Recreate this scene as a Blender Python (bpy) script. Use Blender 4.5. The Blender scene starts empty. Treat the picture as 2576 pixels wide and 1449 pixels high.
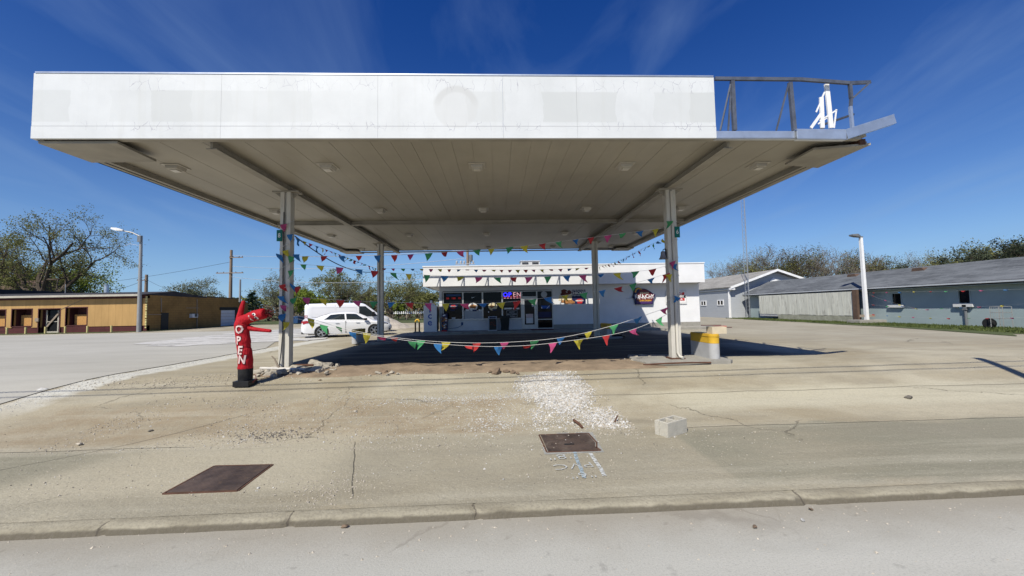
import bpy, bmesh, math, random
from math import sin, cos, pi, radians, sqrt, atan2
from mathutils import Vector, Matrix, noise as mnoise

random.seed(7)
SC = bpy.context.scene
COL = SC.collection

# ------------------------------------------------------------------ camera, world, sun, exposure
YAW, PITCH, ROLL, FPX, EYE = 0.0399, 0.0517, -0.0183, 966.0, 1.55
cam_d = bpy.data.cameras.new('camera')
cam_d.sensor_width = 36.0
cam_d.lens = FPX / 2576 * 36
cam_d.clip_start = 0.05
cam_d.clip_end = 2000
cam = bpy.data.objects.new('camera', cam_d)
COL.objects.link(cam)
SC.camera = cam
_fw = Vector((sin(YAW) * cos(PITCH), cos(YAW) * cos(PITCH), sin(PITCH)))
_rt = Vector((cos(YAW), -sin(YAW), 0))
_up = _rt.cross(_fw)
_r2, _u2 = _rt * cos(ROLL) + _up * sin(ROLL), _up * cos(ROLL) - _rt * sin(ROLL)
cam.matrix_world = Matrix(((_r2.x, _u2.x, -_fw.x, 0), (_r2.y, _u2.y, -_fw.y, 0),
                           (_r2.z, _u2.z, -_fw.z, EYE), (0, 0, 0, 1)))

SUN_V = Vector((-0.47, -0.78, 1.0)).normalized()     # towards the sun
world = bpy.data.worlds.new('World')
SC.world = world
world.use_nodes = True
wn, wl = world.node_tree.nodes, world.node_tree.links
for n in list(wn):
    wn.remove(n)
w_out = wn.new('ShaderNodeOutputWorld')
w_bg = wn.new('ShaderNodeBackground')
w_bg.inputs['Strength'].default_value = 0.092
sky = wn.new('ShaderNodeTexSky')
sky.sky_type = 'NISHITA'
sky.sun_disc = False
sky.sun_elevation = math.asin(SUN_V.z)
sky.sun_rotation = atan2(SUN_V.x, SUN_V.y)
sky.altitude = 200
sky.air_density = 1.0
sky.dust_density = 0.4
sky.ozone_density = 3.0
w_hsv = wn.new('ShaderNodeHueSaturation')
w_hsv.inputs['Saturation'].default_value = 1.38
w_hsv.inputs['Hue'].default_value = 0.522
wl.new(sky.outputs[0], w_hsv.inputs['Color'])
# thin cirrus
tc = wn.new('ShaderNodeTexCoord')
sx = wn.new('ShaderNodeSeparateXYZ')
wl.new(tc.outputs['Generated'], sx.inputs[0])
def wmath(op, a, b=None, clamp=False):
    m = wn.new('ShaderNodeMath'); m.operation = op; m.use_clamp = clamp
    for i, q in enumerate((a, b)):
        if q is None: continue
        if isinstance(q, (int, float)): m.inputs[i].default_value = q
        else: wl.new(q, m.inputs[i])
    return m.outputs[0]
zc = wmath('ADD', wmath('MAXIMUM', sx.outputs[2], 0.0), 0.12)
cx = wmath('DIVIDE', sx.outputs[0], zc)
cy = wmath('DIVIDE', sx.outputs[1], zc)
cmb = wn.new('ShaderNodeCombineXYZ')
wl.new(wmath('MULTIPLY', cx, 1.5), cmb.inputs[0])
wl.new(wmath('MULTIPLY', cy, 0.45), cmb.inputs[1])
cn = wn.new('ShaderNodeTexNoise')
cn.inputs['Scale'].default_value = 1.5
cn.inputs['Detail'].default_value = 7
cn.inputs['Roughness'].default_value = 0.52
cn.inputs['Distortion'].default_value = 0.7
wl.new(cmb.outputs[0], cn.inputs['Vector'])
cr = wn.new('ShaderNodeValToRGB')
cr.color_ramp.elements[0].position = 0.47
cr.color_ramp.elements[1].position = 0.80
cr.color_ramp.elements[0].color = (0, 0, 0, 1)
cr.color_ramp.elements[1].color = (0.42, 0.42, 0.42, 1)
wl.new(cn.outputs[0], cr.inputs[0])
cl_mix = wn.new('ShaderNodeMixRGB')
cl_mix.inputs[2].default_value = (2.3, 3.5, 5.9, 1)
wl.new(cr.outputs[0], cl_mix.inputs[0])
wl.new(w_hsv.outputs[0], cl_mix.inputs[1])
# paler air low down
hz = wmath('MULTIPLY', wmath('POWER', wmath('SUBTRACT', 1.0, wmath('MAXIMUM', sx.outputs[2], 0.0)), 5.0), 0.8)
hz_mix = wn.new('ShaderNodeMixRGB')
hz_mix.inputs[2].default_value = (2.5, 5.0, 8.6, 1)
wl.new(hz, hz_mix.inputs[0])
wl.new(cl_mix.outputs[0], hz_mix.inputs[1])
wl.new(hz_mix.outputs[0], w_bg.inputs['Color'])
wl.new(w_bg.outputs[0], w_out.inputs['Surface'])

sun_d = bpy.data.lights.new('sun', 'SUN')
sun_d.energy = 5.0
sun_d.angle = radians(0.5)
sun_d.color = (1.0, 0.95, 0.845)
sun = bpy.data.objects.new('sun', sun_d)
COL.objects.link(sun)
sun.rotation_mode = 'QUATERNION'
sun.rotation_quaternion = SUN_V.to_track_quat('Z', 'Y')
sun.location = (-20, -30, 40)

SC.view_settings.view_transform = 'Standard'
SC.view_settings.look = 'None'
SC.view_settings.exposure = 0.1
SC.view_settings.gamma = 1.0
SC.view_settings.use_curve_mapping = False
SC.cycles.max_bounces = 6
SC.cycles.diffuse_bounces = 1
SC.cycles.glossy_bounces = 3
SC.cycles.transparent_max_bounces = 6

# ------------------------------------------------------------------ picture measurements to places
def ray(px, py):
    X = (px - 1288) / FPX; U = (724.5 - py) / FPX
    return _fw + _r2 * X + _u2 * U
def A(px, py, Y):
    r = ray(px, py); t = Y / r.y
    return Vector((0, 0, EYE)) + r * t
def AX(px, py, X):
    r = ray(px, py); t = X / r.x
    return Vector((0, 0, EYE)) + r * t
def G(px, py, z=0.0):
    r = ray(px, py); t = (z - EYE) / r.z
    return Vector((0, 0, EYE)) + r * t

# ------------------------------------------------------------------ object helpers
ORG = {}
def tag(o, label=None, cat=None, group=None, kind=None):
    if label: o['label'] = label
    if cat: o['category'] = cat
    if group: o['group'] = group
    if kind: o['kind'] = kind
    return o
def thing(name, label, cat, loc=(0, 0, 0), rz=0.0, group=None):
    o = bpy.data.objects.new(name, None)
    COL.objects.link(o)
    o.empty_display_size = 0.3
    o.location = loc
    o.rotation_euler = (0, 0, rz)
    ORG[o.name] = Vector(loc)
    return tag(o, label, cat, group)
def dup(root, loc, rz=None, label=None, scale=None):
    r = root.copy(); COL.objects.link(r); r.location = loc
    if rz is not None: r.rotation_euler = (0, 0, rz)
    if scale is not None: r.scale = scale if hasattr(scale, '__len__') else (scale,) * 3
    if label: r['label'] = label
    for ch in list(root.children):
        c = ch.copy(); COL.objects.link(c); c.parent = r
        for g in ch.children:
            d = g.copy(); COL.objects.link(d); d.parent = c
    return r

class MB:
    def __init__(s): s.v = []; s.f = []
    def add(s, vs, fs):
        b = len(s.v); s.v += [Vector(q) for q in vs]; s.f += [tuple(i + b for i in f) for f in fs]; return s
    def box(s, x0, x1, y0, y1, z0, z1, M=None):
        vs = [Vector(q) for q in ((x0,y0,z0),(x1,y0,z0),(x1,y1,z0),(x0,y1,z0),(x0,y0,z1),(x1,y0,z1),(x1,y1,z1),(x0,y1,z1))]
        if M is not None: vs = [M @ q for q in vs]
        return s.add(vs, [(0,3,2,1),(4,5,6,7),(0,1,5,4),(1,2,6,5),(2,3,7,6),(3,0,4,7)])
    def beam(s, p0, p1, w, h, up=(0, 0, 1)):
        p0 = Vector(p0); p1 = Vector(p1); d = (p1 - p0); L = d.length; d.normalize()
        u = Vector(up)
        if abs(d.dot(u)) > 0.97: u = Vector((0, 1, 0))
        r = d.cross(u).normalized(); u = r.cross(d).normalized()
        vs = []
        for q in (p0, p1):
            for a, b in ((-1,-1),(1,-1),(1,1),(-1,1)):
                vs.append(q + r * (a * w / 2) + u * (b * h / 2))
        return s.add(vs, [(0,3,2,1),(4,5,6,7),(0,1,5,4),(1,2,6,5),(2,3,7,6),(3,0,4,7)])
    def tube(s, pts, rad, n=8, cap=True):
        pts = [Vector(p) for p in pts]
        if not hasattr(rad, '__len__'): rad = [rad] * len(pts)
        b = len(s.v); prev = None
        for i, p in enumerate(pts):
            d = (pts[min(i + 1, len(pts) - 1)] - pts[max(i - 1, 0)])
            if d.length < 1e-9: d = Vector((0, 0, 1))
            d.normalize()
            if prev is None:
                a = Vector((0, 0, 1)) if abs(d.z) < 0.9 else Vector((1, 0, 0))
                u = d.cross(a).normalized()
            else:
                u = prev - d * prev.dot(d)
                u = u.normalized() if u.length > 1e-6 else d.orthogonal().normalized()
            prev = u; w = d.cross(u)
            for k in range(n):
                t = 2 * pi * k / n
                s.v.append(p + (u * cos(t) + w * sin(t)) * rad[i])
        for i in range(len(pts) - 1):
            for k in range(n):
                k2 = (k + 1) % n
                s.f.append((b+i*n+k, b+i*n+k2, b+(i+1)*n+k2, b+(i+1)*n+k))
        if cap:
            s.f.append(tuple(b + k for k in reversed(range(n))))
            s.f.append(tuple(b + (len(pts)-1)*n + k for k in range(n)))
        return s
    def lathe(s, prof, n=24, c=(0, 0, 0), axis='z', cap=True):
        b = len(s.v); c = Vector(c)
        for r, z in prof:
            for k in range(n):
                t = 2 * pi * k / n
                if axis == 'z': q = Vector((r * cos(t), r * sin(t), z))
                elif axis == 'y': q = Vector((r * cos(t), z, -r * sin(t)))
                else: q = Vector((z, r * cos(t), r * sin(t)))
                s.v.append(c + q)
        for i in range(len(prof) - 1):
            for k in range(n):
                k2 = (k + 1) % n
                s.f.append((b+i*n+k, b+i*n+k2, b+(i+1)*n+k2, b+(i+1)*n+k))
        if cap:
            s.f.append(tuple(b + k for k in reversed(range(n))))
            s.f.append(tuple(b + (len(prof)-1)*n + k for k in range(n)))
        return s
    def prism(s, poly, a0, a1, axis='y', M=None):
        n = len(poly); vs = []
        for a in (a0, a1):
            for p, q in poly:
                v = Vector((p, a, q)) if axis == 'y' else (Vector((a, p, q)) if axis == 'x' else Vector((p, q, a)))
                vs.append(M @ v if M is not None else v)
        fs = [tuple(range(n)), tuple(reversed(range(n, 2 * n)))]
        for i in range(n):
            j = (i + 1) % n
            fs.append((i, i + n, j + n, j))
        return s.add(vs, fs)
    def loft(s, secs, closed=True, cap=True):
        n = len(secs[0]); b = len(s.v)
        for sec in secs: s.v += [Vector(q) for q in sec]
        for i in range(len(secs) - 1):
            for k in range(n if closed else n - 1):
                k2 = (k + 1) % n
                s.f.append((b+i*n+k, b+i*n+k2, b+(i+1)*n+k2, b+(i+1)*n+k))
        if cap and closed:
            s.f.append(tuple(b + k for k in reversed(range(n))))
            s.f.append(tuple(b + (len(secs)-1)*n + k for k in range(n)))
        return s
    def build(s, name, mat, parent=None, smooth=False, bevel=0.0, local=False, fix=True, seg=2):
        me = bpy.data.meshes.new(name)
        off = Vector((0, 0, 0))
        if parent is not None and not local: off = ORG.get(parent.name, off)
        me.from_pydata([tuple(q - off) for q in s.v], [], s.f)
        if fix or bevel:
            bm = bmesh.new(); bm.from_mesh(me)
            if bevel:
                eds = [e for e in bm.edges if len(e.link_faces) == 2 and e.calc_face_angle(0) > 0.5]
                bmesh.ops.bevel(bm, geom=eds, offset=bevel, segments=seg, affect='EDGES', profile=0.7, clamp_overlap=True)
            bmesh.ops.recalc_face_normals(bm, faces=bm.faces)
            bm.to_mesh(me); bm.free()
        if smooth:
            me.polygons.foreach_set('use_smooth', [True] * len(me.polygons))
            try: me.set_sharp_from_angle(angle=radians(38))
            except Exception: pass
        me.materials.append(mat)
        o = bpy.data.objects.new(name, me)
        COL.objects.link(o)
        if parent is not None:
            o.parent = parent
            ORG[o.name] = ORG.get(parent.name, Vector((0, 0, 0)))
        return o

def text_mb(txt, size, M, depth=0.004, sx=1.0, bold=0.0, align='CENTER', warp=None, spacing=1.0):
    """lettering standing in the xz plane of M, facing -y"""
    cu = bpy.data.curves.new('lettering', 'FONT')
    cu.body = txt; cu.size = size; cu.align_x = align; cu.align_y = 'CENTER'
    cu.extrude = depth; cu.offset = bold; cu.resolution_u = 2; cu.space_character = spacing
    to = bpy.data.objects.new('lettering', cu); COL.objects.link(to)
    dg = bpy.context.evaluated_depsgraph_get()
    me = bpy.data.meshes.new_from_object(to.evaluated_get(dg))
    bpy.data.objects.remove(to)
    mb = MB()
    vs = []
    for v in me.vertices:
        q = Vector((v.co.x * sx, -v.co.z, v.co.y))
        vs.append(warp(q) if warp else M @ q)
    mb.add(vs, [tuple(p.vertices) for p in me.polygons])
    bpy.data.meshes.remove(me); bpy.data.curves.remove(cu)
    return mb
def T(x, y, z, rz=0.0): return Matrix.Translation((x, y, z)) @ Matrix.Rotation(rz, 4, 'Z')

# ------------------------------------------------------------------ materials
class NT:
    def __init__(s, name):
        s.m = bpy.data.materials.new(name); s.m.use_nodes = True
        s.nt = s.m.node_tree; s.n = s.nt.nodes; s.l = s.nt.links
        s.b = s.n['Principled BSDF']
        s.tc = s.n.new('ShaderNodeTexCoord'); s.co = s.tc.outputs['Object']
    def put(s, sock, q):
        if q is None: return
        if isinstance(q, (int, float)): sock.default_value = q
        elif isinstance(q, (tuple, list)):
            sock.default_value = tuple(q) + ((1,) if len(q) == 3 and len(sock.default_value) == 4 else ())
        else: s.l.new(q, sock)
    def scale(s, v, x, y, z):
        m = s.n.new('ShaderNodeVectorMath'); m.operation = 'MULTIPLY'
        s.put(m.inputs[0], v); m.inputs[1].default_value = (x, y, z); return m.outputs[0]
    def vadd(s, a, b):
        m = s.n.new('ShaderNodeVectorMath'); m.operation = 'ADD'
        s.put(m.inputs[0], a); s.put(m.inputs[1], b); return m.outputs[0]
    def noise(s, scale, detail=4, rough=0.55, v=None, dist=0.0, color=False):
        n = s.n.new('ShaderNodeTexNoise')
        n.inputs['Scale'].default_value = scale; n.inputs['Detail'].default_value = detail
        n.inputs['Roughness'].default_value = rough; n.inputs['Distortion'].default_value = dist
        s.l.new(v if v is not None else s.co, n.inputs['Vector'])
        return n.outputs[1 if color else 0]
    def voro(s, scale, feature='F1', v=None, out=0, rnd=1.0):
        n = s.n.new('ShaderNodeTexVoronoi'); n.feature = feature
        n.inputs['Scale'].default_value = scale; n.inputs['Randomness'].default_value = rnd
        s.l.new(v if v is not None else s.co, n.inputs['Vector'])
        return n.outputs[out]
    def ramp(s, f, *st):
        r = s.n.new('ShaderNodeValToRGB'); e = r.color_ramp.elements
        while len(e) < len(st): e.new(0.5)
        for k, (p, c) in enumerate(st):
            e[k].position = p
            e[k].color = (c, c, c, 1) if isinstance(c, (int, float)) else tuple(c) + (1,)
        s.l.new(f, r.inputs[0]); return r.outputs[0]
    def mix(s, f, a, b, mode='MIX'):
        m = s.n.new('ShaderNodeMixRGB'); m.blend_type = mode
        s.put(m.inputs[0], f); s.put(m.inputs[1], a); s.put(m.inputs[2], b); return m.outputs[0]
    def math(s, op, a, b=None, clamp=False):
        m = s.n.new('ShaderNodeMath'); m.operation = op; m.use_clamp = clamp
        s.put(m.inputs[0], a); s.put(m.inputs[1], b); return m.outputs[0]
    def xyz(s, v=None):
        n = s.n.new('ShaderNodeSeparateXYZ'); s.l.new(v if v is not None else s.co, n.inputs[0]); return n.outputs
    def step(s, x, a, b):
        """0 below a, 1 above b"""
        n = s.n.new('ShaderNodeMapRange'); n.interpolation_type = 'SMOOTHSTEP'
        n.inputs[1].default_value = a; n.inputs[2].default_value = b
        s.put(n.inputs[0], x); return n.outputs[0]
    def band(s, x, a, b, soft):
        return s.math('MULTIPLY', s.step(x, a - soft, a + soft), s.math('SUBTRACT', 1.0, s.step(x, b - soft, b + soft)))
    def bump(s, h, strength=0.3, dist=0.02):
        b = s.n.new('ShaderNodeBump'); b.inputs['Strength'].default_value = strength
        b.inputs['Distance'].default_value = dist
        s.l.new(h, b.inputs['Height']); s.l.new(b.outputs[0], s.b.inputs['Normal'])
    def done(s, col, rough=0.7, metal=0.0, spec=0.3, coat=0.0):
        s.put(s.b.inputs['Base Color'], col); s.put(s.b.inputs['Roughness'], rough)
        s.b.inputs['Metallic'].default_value = metal
        s.b.inputs['Specular IOR Level'].default_value = spec
        s.b.inputs['Coat Weight'].default_value = coat
        s.b.inputs['Coat Roughness'].default_value = 0.05
        return s.m
def mul(c, k): return tuple(min(1, q * k) for q in c)
def pm(name, col, rough=0.65, var=0.18, sc=2.5, bump=0.0, bsc=40, metal=0.0, spec=0.3, coat=0.0, dirt=None, dcol=(0.12, 0.10, 0.08), stretch=None):
    t = NT(name)
    v = t.scale(t.co, *stretch) if stretch else None
    f = t.noise(sc, 6, 0.6, v=v)
    c = t.mix(t.ramp(f, (0.3, 0), (0.7, 1)), mul(col, 1 - var), mul(col, 1 + var * 0.6))
    if dirt:
        d = t.ramp(t.noise(sc * 2.3, 8, 0.68, v=v), (dirt, 0), (min(1, dirt + 0.16), 0.75))
        c = t.mix(d, c, dcol)
    if bump: t.bump(t.noise(bsc, 5, 0.6), bump, 0.02)
    return t.done(c, rough, metal, spec, coat)
def emis(name, col, k):
    t = NT(name)
    f = t.noise(60, 2)
    t.put(t.b.inputs['Base Color'], (0.02, 0.02, 0.02))
    t.put(t.b.inputs['Emission Color'], t.mix(f, mul(col, 0.7), col))
    t.b.inputs['Emission Strength'].default_value = k
    return t.m
# ------------------------------------------------------------------ material library
M = {}
def ground_mat():
    t = NT('worn_concrete'); X, Y, Z = t.xyz()
    big = t.noise(0.22, 6, 0.6, dist=0.6)
    mid = t.noise(1.3, 7, 0.62, v=t.scale(t.co, 0.55, 1.3, 1))
    fine = t.noise(38, 4, 0.7)
    c = t.mix(t.ramp(big, (0.38, 0), (0.62, 1)), (0.318, 0.272, 0.186), (0.455, 0.415, 0.312))
    c = t.mix(t.math('MULTIPLY', t.ramp(mid, (0.44, 0), (0.68, 1)), 0.6), c, (0.262, 0.237, 0.180))
    # grey worn band next to the kerb on the left and right, sandy dirt in the middle distance
    wob = t.math('ADD', Y, t.math('MULTIPLY', t.math('SUBTRACT', mid, 0.5), 1.1))
    wox = t.math('ADD', X, t.math('MULTIPLY', t.math('SUBTRACT', big, 0.5), 3.0))
    slabg = t.math('MULTIPLY', t.band(wob, 4.0, 6.15, 0.12), 0.4)
    c = t.mix(slabg, c, (0.267, 0.254, 0.200))
    right = t.math('MULTIPLY', t.math('MULTIPLY', t.step(wox, 3.5, 6.5), t.band(wob, 4.2, 6.1, 0.25)), 0.5)
    c = t.mix(right, c, (0.215, 0.206, 0.164))
    dirt = t.math('MULTIPLY', t.band(wob, 6.1, 7.9, 0.25), t.band(wox, -8.5, 0.6, 0.6))
    dirt = t.math('MULTIPLY', dirt, t.ramp(t.noise(2.4, 8, 0.7), (0.36, 0.15), (0.6, 0.85)))
    c = t.mix(dirt, c, (0.288, 0.228, 0.148))
    dirt2 = t.math('MULTIPLY', t.band(wob, 9.7, 11.3, 0.3), t.band(wox, -6.5, 4.6, 0.5))
    c = t.mix(t.math('MULTIPLY', dirt2, 0.9), c, (0.205, 0.150, 0.091))
    lb = t.math('MULTIPLY', t.band(wob, 7.0, 8.0, 0.3), t.step(wox, 2.0, 3.5))
    c = t.mix(t.math('MULTIPLY', lb, 0.75), c, (0.520, 0.485, 0.367))
    rb = t.math('MULTIPLY', t.math('MULTIPLY', t.band(wob, 4.2, 6.2, 0.1), t.step(X, 2.6, 2.75)), t.ramp(t.noise(0.7, 6, 0.6, v=t.scale(t.co, 0.6, 1.4, 1)), (0.38, 0.25), (0.6, 0.85)))
    c = t.mix(rb, c, (0.235, 0.225, 0.167))
    pale = t.math('MULTIPLY', t.band(wox, -5.6, -2.2, 0.35), t.band(wob, 4.5, 6.6, 0.25))
    c = t.mix(t.math('MULTIPLY', pale, 0.55), c, (0.470, 0.425, 0.316))
    lg = t.math('MULTIPLY', t.band(wob, 4.4, 5.9, 0.2), t.math('SUBTRACT', 1, t.step(wox, -6.3, -4.9)))
    c = t.mix(t.math('MULTIPLY', lg, 0.7), c, (0.225, 0.215, 0.158))
    # canopy's shade painted into the slab colour, near black between the islands
    fore_shade = t.math('MULTIPLY', t.band(t.math('ADD', Y, t.math('MULTIPLY', mid, 0.5)), 11.5, 23.3, 0.25), t.band(wox, -5.6, 8.9, 0.8))
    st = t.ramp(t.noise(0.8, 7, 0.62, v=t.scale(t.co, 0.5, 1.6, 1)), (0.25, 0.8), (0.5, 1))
    c = t.mix(t.math('MULTIPLY', t.math('MULTIPLY', fore_shade, st), 0.95), c, (0.045, 0.043, 0.039))
    # right-hand lot: greyer old asphalt
    rl = t.math('MULTIPLY', t.step(Y, 10.5, 16.0), t.step(wox, 8.5, 12.5))
    c = t.mix(t.math('MULTIPLY', rl, 0.45), c, (0.310, 0.292, 0.240))
    # streaks swept along the drive
    sw = t.noise(1.0, 6, 0.6, v=t.scale(t.co, 0.16, 2.2, 1))
    c = t.mix(t.math('MULTIPLY', t.ramp(sw, (0.52, 0), (0.72, 1)), 0.45), c, (0.482, 0.452, 0.360))
    sw2 = t.noise(1.0, 6, 0.6, v=t.vadd(t.scale(t.co, 0.12, 1.7, 1), (9.3, 4.1, 0)))
    c = t.mix(t.math('MULTIPLY', t.ramp(sw2, (0.56, 0), (0.76, 1)), 0.5), c, (0.202, 0.181, 0.136))
    # white lime dust along the broken edge
    du = t.math('MULTIPLY', t.band(t.math('ADD', X, t.math('MULTIPLY', t.math('SUBTRACT', mid, 0.5), 0.9)), -9.95, -9.05, 0.15), t.band(Y, 8.0, 22.0, 1.0))
    c = t.mix(t.math('MULTIPLY', du, t.ramp(t.noise(3.0, 6, 0.65), (0.3, 0.45), (0.5, 1))), c, (0.568, 0.559, 0.496))
    # slab joints and wandering cracks
    jx = t.math('ADD', X, t.math('MULTIPLY', t.noise(1.5, 4), 0.10))
    jy = t.math('ADD', Y, t.math('MULTIPLY', t.noise(1.1, 4, v=t.scale(t.co, 1, 0.3, 1)), 0.12))
    def line(x, p, w): return t.band(x, p - w, p + w, w * 0.8)
    j = t.math('MULTIPLY', line(jy, 6.27, 0.016), t.step(X, 2.7, 3.2))
    j = t.math('MAXIMUM', j, t.math('MULTIPLY', line(jy, 7.9, 0.016), t.step(X, 1.5, 1.9)))
    j = t.math('MAXIMUM', j, t.math('MULTIPLY', line(jy, 6.1, 0.014), t.band(X, -7.5, -4.6, 0.2)))
    j = t.math('MAXIMUM', j, t.math('MULTIPLY', line(t.math('ADD', jx, t.math('MULTIPLY', Y, 0.35)), -0.02, 0.009), t.band(Y, 4.3, 6.0, 0.1)))
    j = t.math('MAXIMUM', j, t.math('MULTIPLY', line(t.math('SUBTRACT', jx, t.math('MULTIPLY', Y, 0.9)), -11.2, 0.02), t.band(Y, 5.2, 7.4, 0.2)))
    cv = t.vadd(t.co, t.scale(t.noise(0.9, 5, 0.6, color=True), 1.2, 1.2, 0))
    crk = t.math('MULTIPLY', t.math('SUBTRACT', 1, t.step(t.voro(0.21, 'DISTANCE_TO_EDGE', v=cv), 0.0015, 0.0045)), t.ramp(t.noise(0.35, 3), (0.48, 0), (0.56, 1)))
    j = t.math('MAXIMUM', j, crk)
    c = t.mix(t.math('MULTIPLY', j, 0.5), c, (0.073, 0.065, 0.048))
    # aggregate speckle
    c = t.mix(t.math('MULTIPLY', t.ramp(fine, (0.36, 1), (0.5, 0)), 0.35), c, (0.189, 0.172, 0.136))
    c = t.mix(t.math('MULTIPLY', t.ramp(t.noise(55, 3, 0.6), (0.58, 0), (0.7, 1)), 0.4), c, (0.568, 0.533, 0.440))
    h = t.math('ADD', t.math('MULTIPLY', fine, 0.6), t.math('SUBTRACT', t.math('MULTIPLY', t.noise(9, 6, 0.65), 1.0), t.math('MULTIPLY', j, 1.2)))
    t.bump(h, 0.55, 0.025)
    return t.done(c, 0.92, 0, 0.15)
def asphalt_mat(name, a, b, dark=(0.16, 0.16, 0.155), crack=True, sandy=0.0):
    t = NT(name)
    big = t.noise(0.3, 6, 0.6, v=t.scale(t.co, 0.4, 1.2, 1))
    fine = t.noise(60, 4, 0.75)
    c = t.mix(t.ramp(big, (0.36, 0), (0.66, 1)), a, b)
    c = t.mix(t.math('MULTIPLY', t.ramp(t.noise(1.6, 6, 0.65, v=t.scale(t.co, 0.25, 1, 1)), (0.52, 0), (0.75, 1)), 0.4), c, mul(a, 0.72))
    c = t.mix(t.math('MULTIPLY', t.ramp(fine, (0.34, 1), (0.5, 0)), 0.45), c, dark)
    c = t.mix(t.math('MULTIPLY', t.ramp(t.noise(90, 2, 0.5), (0.6, 0), (0.72, 1)), 0.5), c, (0.56, 0.55, 0.53))
    if crack:
        cv = t.vadd(t.co, t.scale(t.noise(1.1, 6, 0.62, color=True), 1.0, 1.0, 0))
        k = t.math('SUBTRACT', 1, t.step(t.voro(0.34, 'DISTANCE_TO_EDGE', v=cv), 0.001, 0.008))
        k = t.math('MULTIPLY', k, t.ramp(t.noise(0.5, 3), (0.4, 0), (0.52, 1)))
        c = t.mix(t.math('MULTIPLY', k, 0.42), c, (0.17, 0.165, 0.155))
    if sandy:
        X, Y, Z = t.xyz()
        yw = t.math('ADD', Y, t.math('MULTIPLY', t.noise(0.5, 4), 0.5))
        c = t.mix(t.math('MULTIPLY', t.band(yw, 1.9, 2.9, 0.3), 0.22), c, (0.21, 0.205, 0.19))
        pv = t.voro(0.22, 'F1', v=t.vadd(t.co, t.scale(t.noise(0.8, 4, color=True), 0.8, 0.8, 0)), out=1)
        c = t.mix(t.math('MULTIPLY', t.ramp(pv, (0.55, 0), (0.6, 0.4)), 0.35), c, (0.28, 0.275, 0.26))
        c = t.mix(t.math('MULTIPLY', t.ramp(t.noise(7, 3, 0.5), (0.66, 0), (0.74, 1)), 0.35), c, (0.17, 0.165, 0.15))
        n = t.math('ADD', Y, t.math('MULTIPLY', t.noise(1.4, 6, 0.65), 0.6))
        c = t.mix(t.math('MULTIPLY', t.step(n, 3.35, 4.2), sandy), c, (0.25, 0.215, 0.16))
    t.bump(fine, 0.28, 0.02)
    return t.done(c, 0.9, 0, 0.2)

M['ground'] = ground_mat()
M['road'] = asphalt_mat('road_asphalt', (0.405, 0.40, 0.355), (0.49, 0.48, 0.43), dark=(0.25, 0.25, 0.23), sandy=0.6)
M['street'] = asphalt_mat('side_street_asphalt', (0.38, 0.365, 0.315), (0.46, 0.445, 0.39), dark=(0.24, 0.235, 0.23), crack=False)
def kerb_mat():
    t = NT('kerb_concrete'); X, Y, Z = t.xyz()
    n = t.noise(2.5, 7, 0.65, v=t.scale(t.co, 0.6, 2, 2))
    c = t.mix(t.ramp(n, (0.35, 0), (0.65, 1)), (0.25, 0.225, 0.165), (0.36, 0.33, 0.25))
    z = t.math('ADD', Z, t.math('MULTIPLY', t.math('SUBTRACT', t.noise(5, 5), 0.5), 0.05))
    c = t.mix(t.math('MULTIPLY', t.math('SUBTRACT', 1, t.step(z, -0.470, -0.442)), 0.95), c, (0.125, 0.11, 0.082))
    c = t.mix(t.ramp(t.noise(30, 4, 0.7), (0.38, 0.4), (0.5, 0)), c, (0.17, 0.15, 0.12))
    jx = t.math('ADD', X, t.math('MULTIPLY', t.noise(4, 4), 0.16))
    for p, w in ((-3.68, 0.008), (-1.98, 0.011), (-0.18, 0.006), (3.18, 0.009)):
        c = t.mix(t.math('MULTIPLY', t.band(jx, p - w, p + w, w * 0.6), 0.7), c, (0.07, 0.06, 0.05))
    t.bump(t.noise(30, 5, 0.65), 0.6, 0.02)
    return t.done(c, 0.92, 0, 0.15)
M['kerb'] = kerb_mat()
M['dirt'] = pm('dry_dirt', (0.27, 0.205, 0.14), 0.95, 0.35, 2.2, 0.9, 22, dirt=0.55, dcol=(0.20, 0.15, 0.10))
M['lawn'] = pm('lawn', (0.085, 0.105, 0.04), 0.95, 0.4, 0.8, 0.6, 30, dirt=0.6, dcol=(0.14, 0.13, 0.05))
M['stone_white'] = pm('lime_gravel', (0.58, 0.57, 0.54), 0.9, 0.5, 14)
M['stone_tan'] = pm('tan_gravel', (0.47, 0.42, 0.34), 0.9, 0.35, 9)
M['stone_dark'] = pm('dark_gravel', (0.16, 0.145, 0.125), 0.9, 0.3, 9)
M['rubble'] = pm('broken_concrete', (0.42, 0.38, 0.31), 0.95, 0.3, 5, 0.7, 30, dirt=0.58)
M['rubble_br'] = pm('broken_brown_chunk', (0.20, 0.145, 0.10), 0.95, 0.3, 6, 0.7, 30)
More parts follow.
